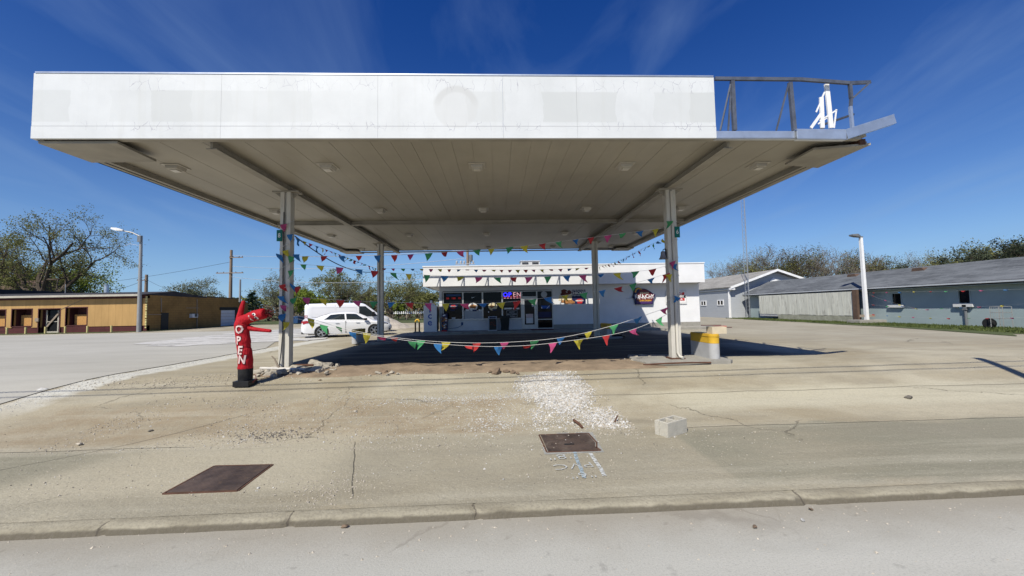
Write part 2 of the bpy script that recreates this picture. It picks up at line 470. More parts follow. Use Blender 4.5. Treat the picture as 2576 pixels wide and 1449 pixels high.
def fascia_mat():
    t = NT('painted_fascia'); X, Y, Z = t.xyz()
    c = t.mix(t.ramp(t.noise(0.8, 6, 0.6), (0.35, 0), (0.65, 1)), (0.585, 0.60, 0.595), (0.67, 0.685, 0.68))
    # paler / greyer repaint patches in a band where lettering used to be
    xs = t.math('ADD', X, t.math('MULTIPLY', t.noise(2.0, 3), 0.25))
    cell = t.n.new('ShaderNodeTexWhiteNoise'); cell.noise_dimensions = '1D'
    t.l.new(t.math('FLOOR', t.math('MULTIPLY', xs, 1.35)), cell.inputs['W'])
    b = t.math('MULTIPLY', t.band(t.math('ADD', Z, t.math('MULTIPLY', t.noise(3, 4), 0.03)), 5.185, 5.795, 0.018), t.ramp(cell.outputs[0], (0.15, 0), (0.95, 1)))
    c = t.mix(t.math('MULTIPLY', b, 0.75), c, (0.53, 0.545, 0.53))
    # ghost of the round emblem that was taken down
    dx = t.math('ADD', X, 0.33); dz = t.math('SUBTRACT', Z, 5.46)
    r = t.math('SQRT', t.math('ADD', t.math('MULTIPLY', dx, dx), t.math('MULTIPLY', dz, dz)))
    c = t.mix(t.math('MULTIPLY', t.band(r, 0.0, 0.42, 0.02), 0.45), c, (0.56, 0.565, 0.55))
    ringm = t.math('MULTIPLY', t.band(r, 0.31, 0.44, 0.03), t.step(dz, -0.05, 0.2))
    c = t.mix(t.math('MULTIPLY', ringm, 0.7), c, (0.52, 0.525, 0.51))
    # hairline paint cracks hanging round the lower seam and below the top edge
    cv = t.vadd(t.scale(t.co, 1, 1, 0.55), t.scale(t.noise(3.5, 4, color=True), 0.22, 0, 0.22))
    cr_ = t.math('SUBTRACT', 1, t.step(t.voro(5.0, 'DISTANCE_TO_EDGE', v=cv), 0.003, 0.014))
    zone = t.math('MAXIMUM', t.band(Z, 5.0, 5.17, 0.04), t.math('MULTIPLY', t.band(Z, 5.78, 6.03, 0.05), 0.8))
    where = t.ramp(t.noise(0.9, 3, 0.5, v=t.scale(t.co, 1, 1, 0.2)), (0.42, 0), (0.56, 1))
    c = t.mix(t.math('MULTIPLY', t.math('MULTIPLY', cr_, zone), t.math('MULTIPLY', where, 0.8)), c, (0.25, 0.24, 0.30))
    seam = t.math('MULTIPLY', t.band(Z, 5.081, 5.091, 0.003), t.ramp(t.noise(1.2, 4), (0.35, 0.25), (0.6, 0.9)))
    c = t.mix(seam, c, (0.33, 0.33, 0.36))
    streak = t.ramp(t.noise(1.0, 5, 0.6, v=t.scale(t.co, 7, 1, 0.25)), (0.54, 0), (0.8, 0.32))
    c = t.mix(streak, c, (0.50, 0.50, 0.46))
    t.bump(t.noise(1.6, 3), 0.06, 0.05)
    return t.done(c, 0.55, 0, 0.3)
M['fascia'] = fascia_mat()
def ceiling_mat():
    t = NT('ceiling_pans'); X, Y, Z = t.xyz()
    c = t.mix(t.ramp(t.noise(0.35, 6, 0.6), (0.35, 0), (0.65, 1)), (0.32, 0.295, 0.235), (0.41, 0.38, 0.305))
    cell = t.n.new('ShaderNodeTexWhiteNoise'); cell.noise_dimensions = '1D'
    t.l.new(t.math('FLOOR', t.math('MULTIPLY', t.math('ADD', X, 8.5), 1 / 0.41)), cell.inputs['W'])
    c = t.mix(t.math('MULTIPLY', cell.outputs[0], 0.2), c, (0.32, 0.295, 0.24))
    st = t.ramp(t.noise(0.6, 7, 0.65, v=t.scale(t.co, 1.8, 0.5, 1)), (0.5, 0), (0.75, 0.6))
    c = t.mix(st, c, (0.31, 0.28, 0.22))
    px = t.math('SUBTRACT', X, 3.0); py = t.math('SUBTRACT', Y, 11.2)
    rust = t.math('SUBTRACT', 1, t.step(t.math('ADD', t.math('MULTIPLY', px, px), t.math('MULTIPLY', t.math('MULTIPLY', py, py), 0.3)), 0.05, 1.2))
    c = t.mix(t.math('MULTIPLY', rust, t.ramp(t.noise(2.5, 5), (0.4, 0.1), (0.65, 0.6))), c, (0.33, 0.24, 0.09))
    return t.done(c, 0.5, 0, 0.35)
M['ceiling'] = ceiling_mat()
M['trim'] = pm('cream_trim_paint', (0.33, 0.305, 0.25), 0.6, 0.2, 2, dirt=0.62, dcol=(0.24, 0.20, 0.15))
M['column'] = pm('column_paint', (0.58, 0.55, 0.48), 0.6, 0.16, 3, 0.15, 20, dirt=0.6, dcol=(0.30, 0.23, 0.15), stretch=(2, 2, 0.35))
M['frame_steel'] = pm('weathered_frame_steel', (0.10, 0.115, 0.15), 0.6, 0.3, 6, metal=0.2)
M['galv'] = pm('galvanised_channel', (0.62, 0.66, 0.70), 0.36, 0.15, 4, metal=0.75)
M['white_paint'] = pm('white_paint', (0.80, 0.80, 0.79), 0.55, 0.1, 2, dirt=0.7)
M['store_wall'] = pm('white_stucco', (0.76, 0.76, 0.755), 0.8, 0.07, 1.2, 0.25, 60)
M['plinth'] = pm('grey_plinth', (0.31, 0.295, 0.26), 0.9, 0.2, 2.5, 0.4, 30, dirt=0.6)
M['alu'] = pm('aluminium_frame', (0.50, 0.50, 0.50), 0.4, 0.12, 4, metal=0.6)
M['glass'] = pm('dark_glass', (0.006, 0.007, 0.009), 0.08, 0.4, 0.8, spec=0.14)
M['dark'] = pm('dark_interior', (0.02, 0.02, 0.022), 0.8, 0.3, 2)
M['navy'] = pm('navy_print', (0.018, 0.022, 0.085), 0.5, 0.2, 5)
M['maroon'] = pm('maroon_sign_face', (0.16, 0.02, 0.03), 0.4, 0.2, 4)
M['red_print'] = pm('red_print', (0.55, 0.03, 0.03), 0.5, 0.15, 5)
M['white_print'] = pm('white_print', (0.80, 0.79, 0.77), 0.5, 0.08, 5)
M['gold_print'] = pm('gold_print', (0.75, 0.42, 0.05), 0.5, 0.1, 5)
M['purple'] = pm('purple_print', (0.07, 0.03, 0.13), 0.45, 0.2, 5)
M['fried'] = pm('fried_crust', (0.44, 0.20, 0.065), 0.7, 0.55, 22, 0.7, 40, dirt=0.56, dcol=(0.17, 0.05, 0.015))
M['crust_dark'] = pm('dark_crust', (0.14, 0.035, 0.025), 0.7, 0.5, 22, 0.7, 40)
M['cream'] = pm('cream_print', (0.78, 0.66, 0.42), 0.6, 0.2, 14)
M['ice_blue'] = pm('blue_lettering', (0.02, 0.10, 0.42), 0.5, 0.1, 5)
M['black'] = pm('black_plastic', (0.016, 0.016, 0.017), 0.45, 0.3, 6)
M['rubber'] = pm('black_rubber', (0.02, 0.02, 0.021), 0.8, 0.3, 12)
M['bin'] = pm('dark_bin_plastic', (0.02, 0.024, 0.026), 0.5, 0.2, 4)
M['mat_red'] = pm('door_mat_fibre', (0.10, 0.022, 0.02), 0.95, 0.3, 20, 0.5, 80)
M['yellow'] = pm('safety_yellow', (0.66, 0.40, 0.035), 0.55, 0.14, 4, dirt=0.62, dcol=(0.30, 0.2, 0.07))
M['grey_guard'] = pm('grey_guard_paint', (0.44, 0.44, 0.44), 0.6, 0.14, 3, dirt=0.6, dcol=(0.26, 0.24, 0.22))
M['card'] = pm('cardboard', (0.60, 0.52, 0.38), 0.85, 0.15, 4)
M['block'] = pm('cinder_block', (0.53, 0.50, 0.42), 0.95, 0.14, 8, 0.7, 70)
def plate_mat():
    t = NT('rusty_tread_plate'); X, Y, Z = t.xyz()
    c = t.mix(t.ramp(t.noise(3.5, 7, 0.65), (0.35, 0), (0.65, 1)), (0.052, 0.038, 0.032), (0.115, 0.082, 0.065))
    c = t.mix(t.ramp(t.noise(9, 6, 0.7), (0.55, 0), (0.7, 0.7)), c, (0.15, 0.10, 0.065))
    c = t.mix(t.ramp(t.noise(2.0, 6, 0.7), (0.58, 0), (0.75, 0.5)), c, (0.26, 0.22, 0.17))
    a = t.math('SINE', t.math('MULTIPLY', t.math('ADD', X, Y), 95)); b = t.math('SINE', t.math('MULTIPLY', t.math('SUBTRACT', X, Y), 95))
    t.bump(t.math('ADD', t.math('MAXIMUM', a, b), t.math('MULTIPLY', t.noise(50, 4), 0.8)), 0.14, 0.004)
    return t.done(c, 0.6, 0.2, 0.3)
M['rust_plate'] = plate_mat()
M['car'] = pm('white_car_paint', (0.80, 0.80, 0.81), 0.28, 0.02, 1, coat=0.8)
M['car_glass'] = pm('car_glass', (0.025, 0.034, 0.04), 0.03, 0.3, 1, spec=0.7)
M['rim'] = pm('alloy_rim', (0.62, 0.62, 0.63), 0.28, 0.08, 4, metal=0.85)
M['tail'] = pm('tail_lamp', (0.38, 0.015, 0.02), 0.15, 0.2, 4, spec=0.6)
M['headl'] = pm('head_lamp', (0.10, 0.11, 0.12), 0.08, 0.2, 4, spec=0.7)
def nylon_mat():
    t = NT('red_nylon'); X, Y, Z = t.xyz()
    n = t.noise(4, 6, 0.6, v=t.scale(t.co, 1.6, 1.6, 0.5))
    c = t.mix(t.ramp(n, (0.3, 0), (0.7, 1)), (0.47, 0.010, 0.02), (0.62, 0.02, 0.032))
    w = t.math('ADD', t.noise(14, 5, 0.6, v=t.scale(t.co, 2.2, 2.2, 0.45)), t.math('MULTIPLY', t.noise(26, 3), 0.4))
    t.bump(w, 1.0, 0.03)
    t.put(t.b.inputs['Base Color'], c); t.b.inputs['Roughness'].default_value = 0.6; t.b.inputs['Specular IOR Level'].default_value = 0.25
    tl = t.n.new('ShaderNodeBsdfTranslucent'); t.l.new(c, tl.inputs[0]); mx = t.n.new('ShaderNodeMixShader'); mx.inputs[0].default_value = 0.25
    t.l.new(t.b.outputs[0], mx.inputs[1]); t.l.new(tl.outputs[0], mx.inputs[2]); t.l.new(mx.outputs[0], t.n['Material Output'].inputs['Surface'])
    return t.m
M['dancer'] = nylon_mat()
M['letter_pale'] = pm('pale_letter_print', (0.72, 0.55, 0.52), 0.6, 0.08, 5)
M['letter_edge'] = pm('letter_outline', (0.11, 0.01, 0.012), 0.6, 0.1, 5)
def ply_mat():
    t = NT('tan_plywood_siding'); X, Y, Z = t.xyz()
    c = t.mix(t.ramp(t.noise(1.6, 6, 0.6, v=t.scale(t.co, 1.2, 1.2, 0.25)), (0.3, 0), (0.7, 1)), (0.385, 0.24, 0.092), (0.50, 0.312, 0.122))
    f = t.math('FRACT', t.math('MULTIPLY', X, 1 / 0.61))
    c = t.mix(t.math('MULTIPLY', t.band(f, 0.0, 0.055, 0.012), t.ramp(t.noise(0.6, 4), (0.35, 0.15), (0.6, 0.75))), c, (0.24, 0.14, 0.052))
    cell = t.n.new('ShaderNodeTexWhiteNoise'); cell.noise_dimensions = '1D'
    t.l.new(t.math('FLOOR', t.math('MULTIPLY', X, 1 / 1.22)), cell.inputs['W'])
    c = t.mix(t.math('MULTIPLY', cell.outputs[0], 0.25), c, (0.36, 0.21, 0.08))
    d = t.ramp(t.noise(3, 8, 0.68), (0.62, 0), (0.76, 0.7))
    return t.done(t.mix(d, c, (0.27, 0.165, 0.07)), 0.8)
M['ply'] = ply_mat()
M['osb'] = pm('strand_board', (0.50, 0.27, 0.09), 0.85, 0.25, 9, 0.3, 60, dirt=0.6, dcol=(0.34, 0.17, 0.06))
def brick_mat(name, c1, c2, mortar, bw, bh, axis='xz'):
    t = NT(name); X, Y, Z = t.xyz()
    cb = t.n.new('ShaderNodeCombineXYZ')
    t.l.new(X if axis == 'xz' else Y, cb.inputs[0]); t.l.new(Z, cb.inputs[1])
    b = t.n.new('ShaderNodeTexBrick'); t.l.new(cb.outputs[0], b.inputs['Vector'])
    b.inputs['Scale'].default_value = 1; b.inputs['Brick Width'].default_value = bw; b.inputs['Row Height'].default_value = bh
    b.inputs['Mortar Size'].default_value = 0.012; b.inputs['Mortar Smooth'].default_value = 0.3
    t.put(b.inputs['Color1'], c1); t.put(b.inputs['Color2'], c2); t.put(b.inputs['Mortar'], mortar)
    c = t.mix(t.ramp(t.noise(0.7, 7, 0.65), (0.42, 0), (0.72, 0.6)), b.outputs[0], mul(c1, 0.4))
    t.bump(b.outputs[1], -0.5, 0.02)
    return t.done(c, 0.85, 0, 0.25)
M['burgundy'] = brick_mat('burgundy_block', (0.10, 0.030, 0.030), (0.085, 0.026, 0.026), (0.05, 0.018, 0.018), 0.8, 0.25)
M['tan_block'] = brick_mat('tan_painted_block', (0.30, 0.175, 0.055), (0.27, 0.155, 0.05), (0.17, 0.10, 0.035), 0.6, 0.24, 'yz')
M['burg_plain'] = pm('burgundy_paint', (0.085, 0.028, 0.028), 0.7, 0.2, 3)
M['roof_dark'] = pm('dark_roof_felt', (0.045, 0.043, 0.045), 0.9, 0.3, 1.3, 0.4, 30)
M['gutter'] = pm('pale_gutter', (0.44, 0.41, 0.34), 0.5, 0.15, 2)
M['post_yellow'] = pm('faded_yellow_post', (0.58, 0.50, 0.22), 0.7, 0.15, 4)
M['wood_grey'] = pm('grey_wood', (0.30, 0.245, 0.19), 0.85, 0.25, 4, 0.3, 30, stretch=(3, 3, 0.3))
M['pole_wood'] = pm('pole_wood', (0.27, 0.20, 0.145), 0.9, 0.25, 3, 0.4, 30, stretch=(4, 4, 0.3))
M['steel_pole'] = pm('grey_steel_pole', (0.33, 0.33, 0.32), 0.5, 0.12, 2, metal=0.3)
M['lamp_head'] = pm('lamp_head_grey', (0.16, 0.17, 0.18), 0.5, 0.15, 3)
M['wire'] = pm('pale_wire', (0.42, 0.44, 0.48), 0.5, 0.1, 2)
M['wire_dark'] = pm('dark_wire', (0.03, 0.03, 0.035), 0.6, 0.1, 2)
M['bluegrey'] = pm('blue_grey_block_paint', (0.33, 0.405, 0.41), 0.8, 0.08, 1.2, 0.25, 14)
def shingle_mat(name, c1, c2):
    t = NT(name); X, Y, Z = t.xyz()
    cb = t.n.new('ShaderNodeCombineXYZ'); t.l.new(Y, cb.inputs[0]); t.l.new(t.math('MULTIPLY', X, 1.1), cb.inputs[1])
    b = t.n.new('ShaderNodeTexBrick'); t.l.new(cb.outputs[0], b.inputs['Vector'])
    b.inputs['Scale'].default_value = 1; b.inputs['Brick Width'].default_value = 0.5; b.inputs['Row Height'].default_value = 0.16
    b.inputs['Mortar Size'].default_value = 0.008; b.inputs['Bias'].default_value = -0.1
    t.put(b.inputs['Color1'], c1); t.put(b.inputs['Color2'], c2); t.put(b.inputs['Mortar'], mul(c1, 0.5))
    c = t.mix(t.ramp(t.noise(1.2, 6, 0.6, v=t.scale(t.co, 1, 0.4, 1)), (0.4, 0), (0.65, 0.6)), b.outputs[0], mul(c2, 1.35))
    t.bump(t.noise(60, 3), 0.4, 0.01)
    return t.done(c, 0.92, 0, 0.2)
M['shingle'] = shingle_mat('grey_shingles', (0.085, 0.092, 0.10), (0.14, 0.15, 0.16))
M['shingle_lt'] = shingle_mat('pale_shingles', (0.24, 0.23, 0.21), (0.30, 0.29, 0.265))
M['siding'] = pm('pale_grey_siding', (0.46, 0.485, 0.51), 0.6, 0.06, 1.5)
M['board_white'] = pm('peeling_white_board', (0.62, 0.62, 0.54), 0.85, 0.2, 2.2, 0.3, 20, dirt=0.53, dcol=(0.22, 0.20, 0.165), stretch=(2, 2, 0.22))
M['skirt'] = pm('mossy_skirt', (0.36, 0.36, 0.28), 0.9, 0.25, 3, dirt=0.52, dcol=(0.16, 0.15, 0.10))
M['brown_post'] = pm('brown_post', (0.115, 0.075, 0.055), 0.85, 0.2, 4)
M['bark'] = pm('bark', (0.085, 0.066, 0.05), 0.95, 0.35, 3, 0.6, 18, stretch=(2, 2, 0.4))
M['bark_pale'] = pm('pale_bark', (0.19, 0.165, 0.14), 0.95, 0.3, 3, 0.6, 18, stretch=(2, 2, 0.4))
M['pipe_pale'] = pm('pale_pipe', (0.60, 0.57, 0.52), 0.5, 0.15, 4)
M['rust_rod'] = pm('rusty_rod', (0.11, 0.055, 0.035), 0.85, 0.35, 8)
M['pile'] = pm('gravel_pile_stone', (0.50, 0.45, 0.38), 0.95, 0.3, 3, 1.0, 14, dirt=0.5, dcol=(0.36, 0.31, 0.24))
M['blue_steel'] = pm('blue_steel', (0.03, 0.085, 0.21), 0.5, 0.15, 3)
M['green_sign'] = pm('green_sign', (0.005, 0.13, 0.10), 0.5, 0.15, 5)
M['bell'] = pm('dull_metal_bell', (0.26, 0.25, 0.27), 0.45, 0.15, 5, metal=0.5)
M['light_box'] = pm('light_housing', (0.50, 0.47, 0.40), 0.5, 0.1, 4)
M['lens'] = pm('light_lens', (0.60, 0.57, 0.49), 0.3, 0.1, 6, spec=0.5)
def worn_paint(name, c):
    t = NT(name)
    a = t.ramp(t.noise(26, 6, 0.7), (0.38, 0.1), (0.55, 0.9))
    t.l.new(a, t.b.inputs['Alpha'])
    return t.done(t.mix(t.noise(9, 3), mul(c, 0.85), c), 0.9)
M['chalk'] = worn_paint('faded_spray_paint', (0.62, 0.64, 0.62))
M['chalk_blue'] = worn_paint('faded_blue_paint', (0.36, 0.46, 0.52))
M['tan_steel'] = pm('lattice_steel', (0.33, 0.35, 0.37), 0.5, 0.1, 2, metal=0.3)
M['ac'] = pm('appliance_white', (0.66, 0.66, 0.64), 0.5, 0.1, 3, dirt=0.66)
M['grill'] = pm('dark_grille', (0.06, 0.06, 0.06), 0.6, 0.3, 8)
M['garage'] = pm('garage_door_white', (0.56, 0.57, 0.60), 0.6, 0.05, 2)
M['coping'] = pm('dark_coping', (0.05, 0.05, 0.055), 0.7, 0.2, 3)
M['leaf_dark'] = None
def leaf_mat(name, a, b, tr=0.3):
    t = NT(name)
    g = t.n.new('ShaderNodeNewGeometry')
    c = t.mix(g.outputs['Random Per Island'], a, b)
    c = t.mix(t.math('MULTIPLY', t.ramp(t.noise(0.6, 4), (0.4, 0), (0.62, 1)), 0.35), c, mul(b, 1.25))
    d = t.n.new('ShaderNodeBsdfDiffuse'); tl = t.n.new('ShaderNodeBsdfTranslucent'); mx = t.n.new('ShaderNodeMixShader')
    t.l.new(c, d.inputs[0]); t.l.new(c, tl.inputs[0]); mx.inputs[0].default_value = tr
    t.l.new(d.outputs[0], mx.inputs[1]); t.l.new(tl.outputs[0], mx.inputs[2])
    t.l.new(mx.outputs[0], t.n['Material Output'].inputs['Surface'])
    return t.m
M['leaf_olive'] = leaf_mat('olive_spring_leaves', (0.115, 0.125, 0.042), (0.225, 0.225, 0.085))
M['leaf_green'] = leaf_mat('fresh_green_leaves', (0.11, 0.15, 0.025), (0.22, 0.27, 0.05))
M['leaf_deep'] = leaf_mat('deep_green_leaves', (0.05, 0.062, 0.04), (0.10, 0.12, 0.075))
M['leaf_grey'] = leaf_mat('grey_green_buds', (0.12, 0.13, 0.075), (0.22, 0.23, 0.14))
M['leaf_brown'] = leaf_mat('brown_buds', (0.09, 0.075, 0.055), (0.17, 0.14, 0.10))
M['needle'] = leaf_mat('dark_needles', (0.014, 0.03, 0.022), (0.035, 0.06, 0.04), 0.1)
M['leaf_red'] = leaf_mat('dark_red_leaves', (0.035, 0.008, 0.012), (0.08, 0.015, 0.02), 0.1)
M['grass'] = leaf_mat('grass_blades', (0.06, 0.085, 0.028), (0.115, 0.14, 0.05), 0.2)
def cloth(name, c):
    t = NT(name)
    col = t.mix(t.ramp(t.noise(9, 4), (0.35, 0), (0.65, 1)), mul(c, 0.8), c)
    d = t.n.new('ShaderNodeBsdfDiffuse'); tl = t.n.new('ShaderNodeBsdfTranslucent'); mx = t.n.new('ShaderNodeMixShader')
    t.l.new(col, d.inputs[0]); t.l.new(col, tl.inputs[0]); mx.inputs[0].default_value = 0.35
    t.l.new(d.outputs[0], mx.inputs[1]); t.l.new(tl.outputs[0], mx.inputs[2])
    t.l.new(mx.outputs[0], t.n['Material Output'].inputs['Surface'])
    return t.m
FLAG = [cloth('blue_pennant_cloth', (0.055, 0.21, 0.48)), cloth('yellow_pennant_cloth', (0.62, 0.53, 0.07)), cloth('red_pennant_cloth', (0.56, 0.06, 0.06)),
        cloth('pink_pennant_cloth', (0.60, 0.10, 0.24)), cloth('green_pennant_cloth', (0.09, 0.36, 0.15))]
M['cord'] = pm('white_cord', (0.66, 0.65, 0.62), 0.8, 0.1, 8)

# ------------------------------------------------------------------ ground, road, kerb
def gz(y):
    if y < 6.0: return -0.43
    if y < 10.2:
        t = (y - 6.0) / 4.2
        return -0.43 * (1 - t * t * (3 - 2 * t))
    return 0.0
def gpt(px, py):
    """where the ground is met along a sight line of the photograph"""
    z = 0.0
    for _ in range(30):
        p = G(px, py, z); z = 0.5 * z + 0.5 * gz(p.y)
    return G(px, py, z)
def kerb_y(x): return 3.865 + 0.0075 * x
def rel(x, y):
    a = 0.012 if y < 12 else 0.004
    if y < 4.5: a *= 0.2
    return a * (mnoise.noise(Vector((x * 0.7, y * 0.9, 0.3))) + 0.5 * mnoise.noise(Vector((x * 2.1, y * 2.3, 3.3))))
def frange(a, b, st):
    out = []; x = a
    while x < b - 1e-6: out.append(x); x += st
    return out
def sheet(name, xs, ys, zf, mat, yx=None):
    mb = MB(); n = len(xs)
    for j, y in enumerate(ys):
        for x in xs:
            yy = yx(x) if (j == 0 and yx) else y
            mb.v.append(Vector((x, yy, zf(x, yy))))
    for j in range(len(ys) - 1):
        for i in range(n - 1):
            mb.f.append((j*n+i, j*n+i+1, (j+1)*n+i+1, (j+1)*n+i))
    return mb.build(name, mat, smooth=True, fix=False)
xs = [-900, -400, -200, -120, -80, -60] + frange(-50, -14, 2) + frange(-14, 14, 0.25) + frange(14, 50, 2) + [50, 60, 80, 120, 200, 400, 900]
ys = [4.05, 4.2] + frange(4.45, 13, 0.25) + frange(13, 30, 1.0) + frange(30, 60, 5) + [60, 80, 120, 200, 400, 900]
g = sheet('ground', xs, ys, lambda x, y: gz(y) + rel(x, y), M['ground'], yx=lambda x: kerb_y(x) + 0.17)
tag(g, kind='structure')
rd = sheet('road', [-900, -200, -60] + frange(-30, 30, 1.5) + [30, 60, 200, 900], [-400, -60, -12, -6, -3, 0, 1, 2, 3, 3.5, 4.3],
           lambda x, y: -0.492 - 0.012 * max(0, (y - 2.5)), M['road'])
tag(rd, kind='structure')
# kerb: a worn rounded step
mb = MB(); prof = [(0.0, -0.53), (0.008, -0.505), (0.02, -0.475), (0.035, -0.448), (0.06, -0.436), (0.13, -0.429), (0.185, -0.434), (0.19, -0.55)]
kx = [-300, -100, -40] + frange(-20, -7, 0.25) + frange(-7, 8, 0.04) + frange(8, 20, 0.25) + [20, 40, 100, 300]; n = len(prof)
for x in kx:
    for k, (dy, z) in enumerate(prof):
        q = mnoise.noise(Vector((x * 3.1, k * 0.7, 0))) * 0.007 + mnoise.noise(Vector((x * 0.8, 5, 0))) * 0.012
        brk = 0
        for bx, w in ((-3.75, 0.0), (-2.05, 0.02), (-0.25, 0.0), (3.1, 0.04)):
            if abs(x - bx + 0.12 * (k - 3) * 0.2) < w + 0.021 and 1 <= k <= 5: brk = 0.03
        mb.v.append(Vector((x, kerb_y(x) + dy + (q if k < 4 else q * 0.2) + brk * 0.6, z + (q * 0.4 if 1 < k < 6 else 0) - brk * (0.5 if k < 6 else 0))))
for i in range(len(kx) - 1):
    for k in range(n - 1):
        mb.f.append((i*n+k, (i+1)*n+k, (i+1)*n+k+1, i*n+k+1))
tag(mb.build('kerb', M['kerb'], smooth=True, fix=False), kind='structure')
# lighter asphalt of the neighbouring side street, left of the broken slab edge
mb = MB(); sy = frange(4.6, 34, 0.4); sxs = [-400, -150, -80, -60, -45, -30, -20, -15, -12]
n = len(sxs) + 1
for y in sy:
    e = -9.95 + 0.10 * mnoise.noise(Vector((y * 0.9, 1, 0))) + 0.05 * mnoise.noise(Vector((y * 3.3, 2, 0)))
    if y > 17: e = -9.95 - (y - 17) * 0.45
    for x in sxs + [e]:
        x = min(x, e - 0.001 * (sxs + [e]).index(x) if x != e else e)
        mb.v.append(Vector((x, y, gz(y) + rel(x, y) + 0.016)))
for j in range(len(sy) - 1):
    for i in range(n - 1):
        mb.f.append((j*n+i, j*n+i+1, (j+1)*n+i+1, (j+1)*n+i))
tag(mb.build('side_street', M['street'], smooth=True, fix=False), kind='structure')
# pale crushed-stone wash across the side street
def patch(name, pts, mat, dz, seed=0, ragged=0.25, kind='structure', nsub=8):
    P = []
    for i in range(len(pts)):
        a = Vector(pts[i]); b = Vector(pts[(i + 1) % len(pts)])
        for k in range(nsub):
            q = a.lerp(b, k / nsub)
            nv = Vector((mnoise.noise(Vector((q.x * 1.7, q.y * 1.7, seed))), mnoise.noise(Vector((q.x * 1.7, q.y * 1.7, seed + 9))), 0)) * ragged
            P.append(q.to_3d() * 1 + nv if len(q) == 3 else Vector((q.x, q.y, 0)) + nv)
    cx_ = sum((p for p in P), Vector()) / len(P)
    mb = MB(); rings = 5
    mb.v.append(Vector((cx_.x, cx_.y, gz(cx_.y) + rel(cx_.x, cx_.y) + dz)))
    for r in range(1, rings + 1):
        for p in P:
            q = cx_.lerp(p, r / rings); mb.v.append(Vector((q.x, q.y, gz(q.y) + rel(q.x, q.y) + dz)))
    m = len(P)
    for k in range(m): mb.f.append((0, 1 + k, 1 + (k + 1) % m))
    for r in range(rings - 1):
        for k in range(m):
            k2 = (k + 1) % m
            mb.f.append((1+r*m+k, 1+(r+1)*m+k, 1+(r+1)*m+k2, 1+r*m+k2))
    return tag(mb.build(name, mat, smooth=True, fix=False), kind=kind)
def lime_mat():
    t = NT('lime_dust')
    n = t.noise(0.7, 7, 0.68, v=t.scale(t.co, 0.45, 1.3, 1))
    t.l.new(t.ramp(n, (0.33, 0.0), (0.49, 0.95)), t.b.inputs['Alpha'])
    c = t.mix(t.ramp(t.noise(2.5, 6, 0.65), (0.35, 0), (0.65, 1)), (0.47, 0.45, 0.41), (0.60, 0.59, 0.56))
    return t.done(c, 0.95)
M['lime'] = lime_mat()
M['collar'] = pm('plate_collar', (0.29, 0.29, 0.265), 0.9, 0.25, 5, 0.4, 40)
M['groove'] = pm('siding_groove', (0.27, 0.155, 0.06), 0.9, 0.15, 4)
wash = [tuple(gpt(*q)[:2]) for q in ((330, 868), (480, 850), (600, 838), (740, 826), (860, 838), (800, 856), (640, 862), (470, 872))]
patch('lime_wash', wash, M['lime'], 0.03, 3, 0.9)

# lawns
def lawn(name, pts, dz, seed): return patch(name, pts, M['lawn'], dz, seed, 0.15, nsub=6)
lawn('lawn_beside_long_house', [(27.2, 14), (27.2, 41)] + [tuple(G(px, py)[:2]) for px, py in ((1870, 803.5), (1925, 806.5), (2020, 811), (2120, 817.5), (2300, 825.5), (2420, 834), (2560, 846))] + [(22.5, 16)], 0.02, 5)
lawn('lawn_behind_lot', [(-90, 52), (-30, 50), (-12, 46), (-3, 44), (8, 46), (22, 47), (60, 60), (60, 200), (-150, 200), (-150, 60)], 0.02, 6)
lawn('verge_of_tan_building', [(-62, 35.3), (-33.0, 35.3), (-32.2, 37.6), (-62, 37.6)], 0.034, 7)
lawn('verge_beside_tan_building', [(-33.4, 36.8), (-31.6, 36.4), (-30.6, 55), (-33.4, 55)], 0.038, 8)
# ------------------------------------------------------------------ fuel canopy
XL, XR, YF, YB, ZF, ZT, ZD = -8.59, 7.80, 7.35, 22.29, 4.85, 6.10, 4.95
CL, CR, CF, CB = -5.58, 4.86, 10.42, 18.68
can = thing('fuel_canopy', 'big white flat-roofed fuel canopy on four posts with its front corner panels torn away', 'canopy', (-0.4, 14.8, 0))
# deck pans with real gaps between them
mb = MB(); x = XL + 0.34; k = 0
while x < XR - 0.3:
    dz = 0.0 if k % 2 else 0.003
    for (a, b) in ((YF + 0.10, 14.66), (14.72, YB - 0.06)):
        mb.box(x, min(x + 0.405, XR - 0.12), a, b, ZD + dz, ZD + 0.009)
    x += 0.41; k += 1
mb.box(XL + 0.34, XR - 0.13, YF + 0.11, YB - 0.07, ZD + 0.010, ZD + 0.05)
mb.build('ceiling', M['ceiling'], can)
MB().box(XL + 0.06, XR - 0.06, YF + 1.3, YB - 0.06, ZD + 0.06, ZD + 0.2).build('roof_deck', M['frame_steel'], can)
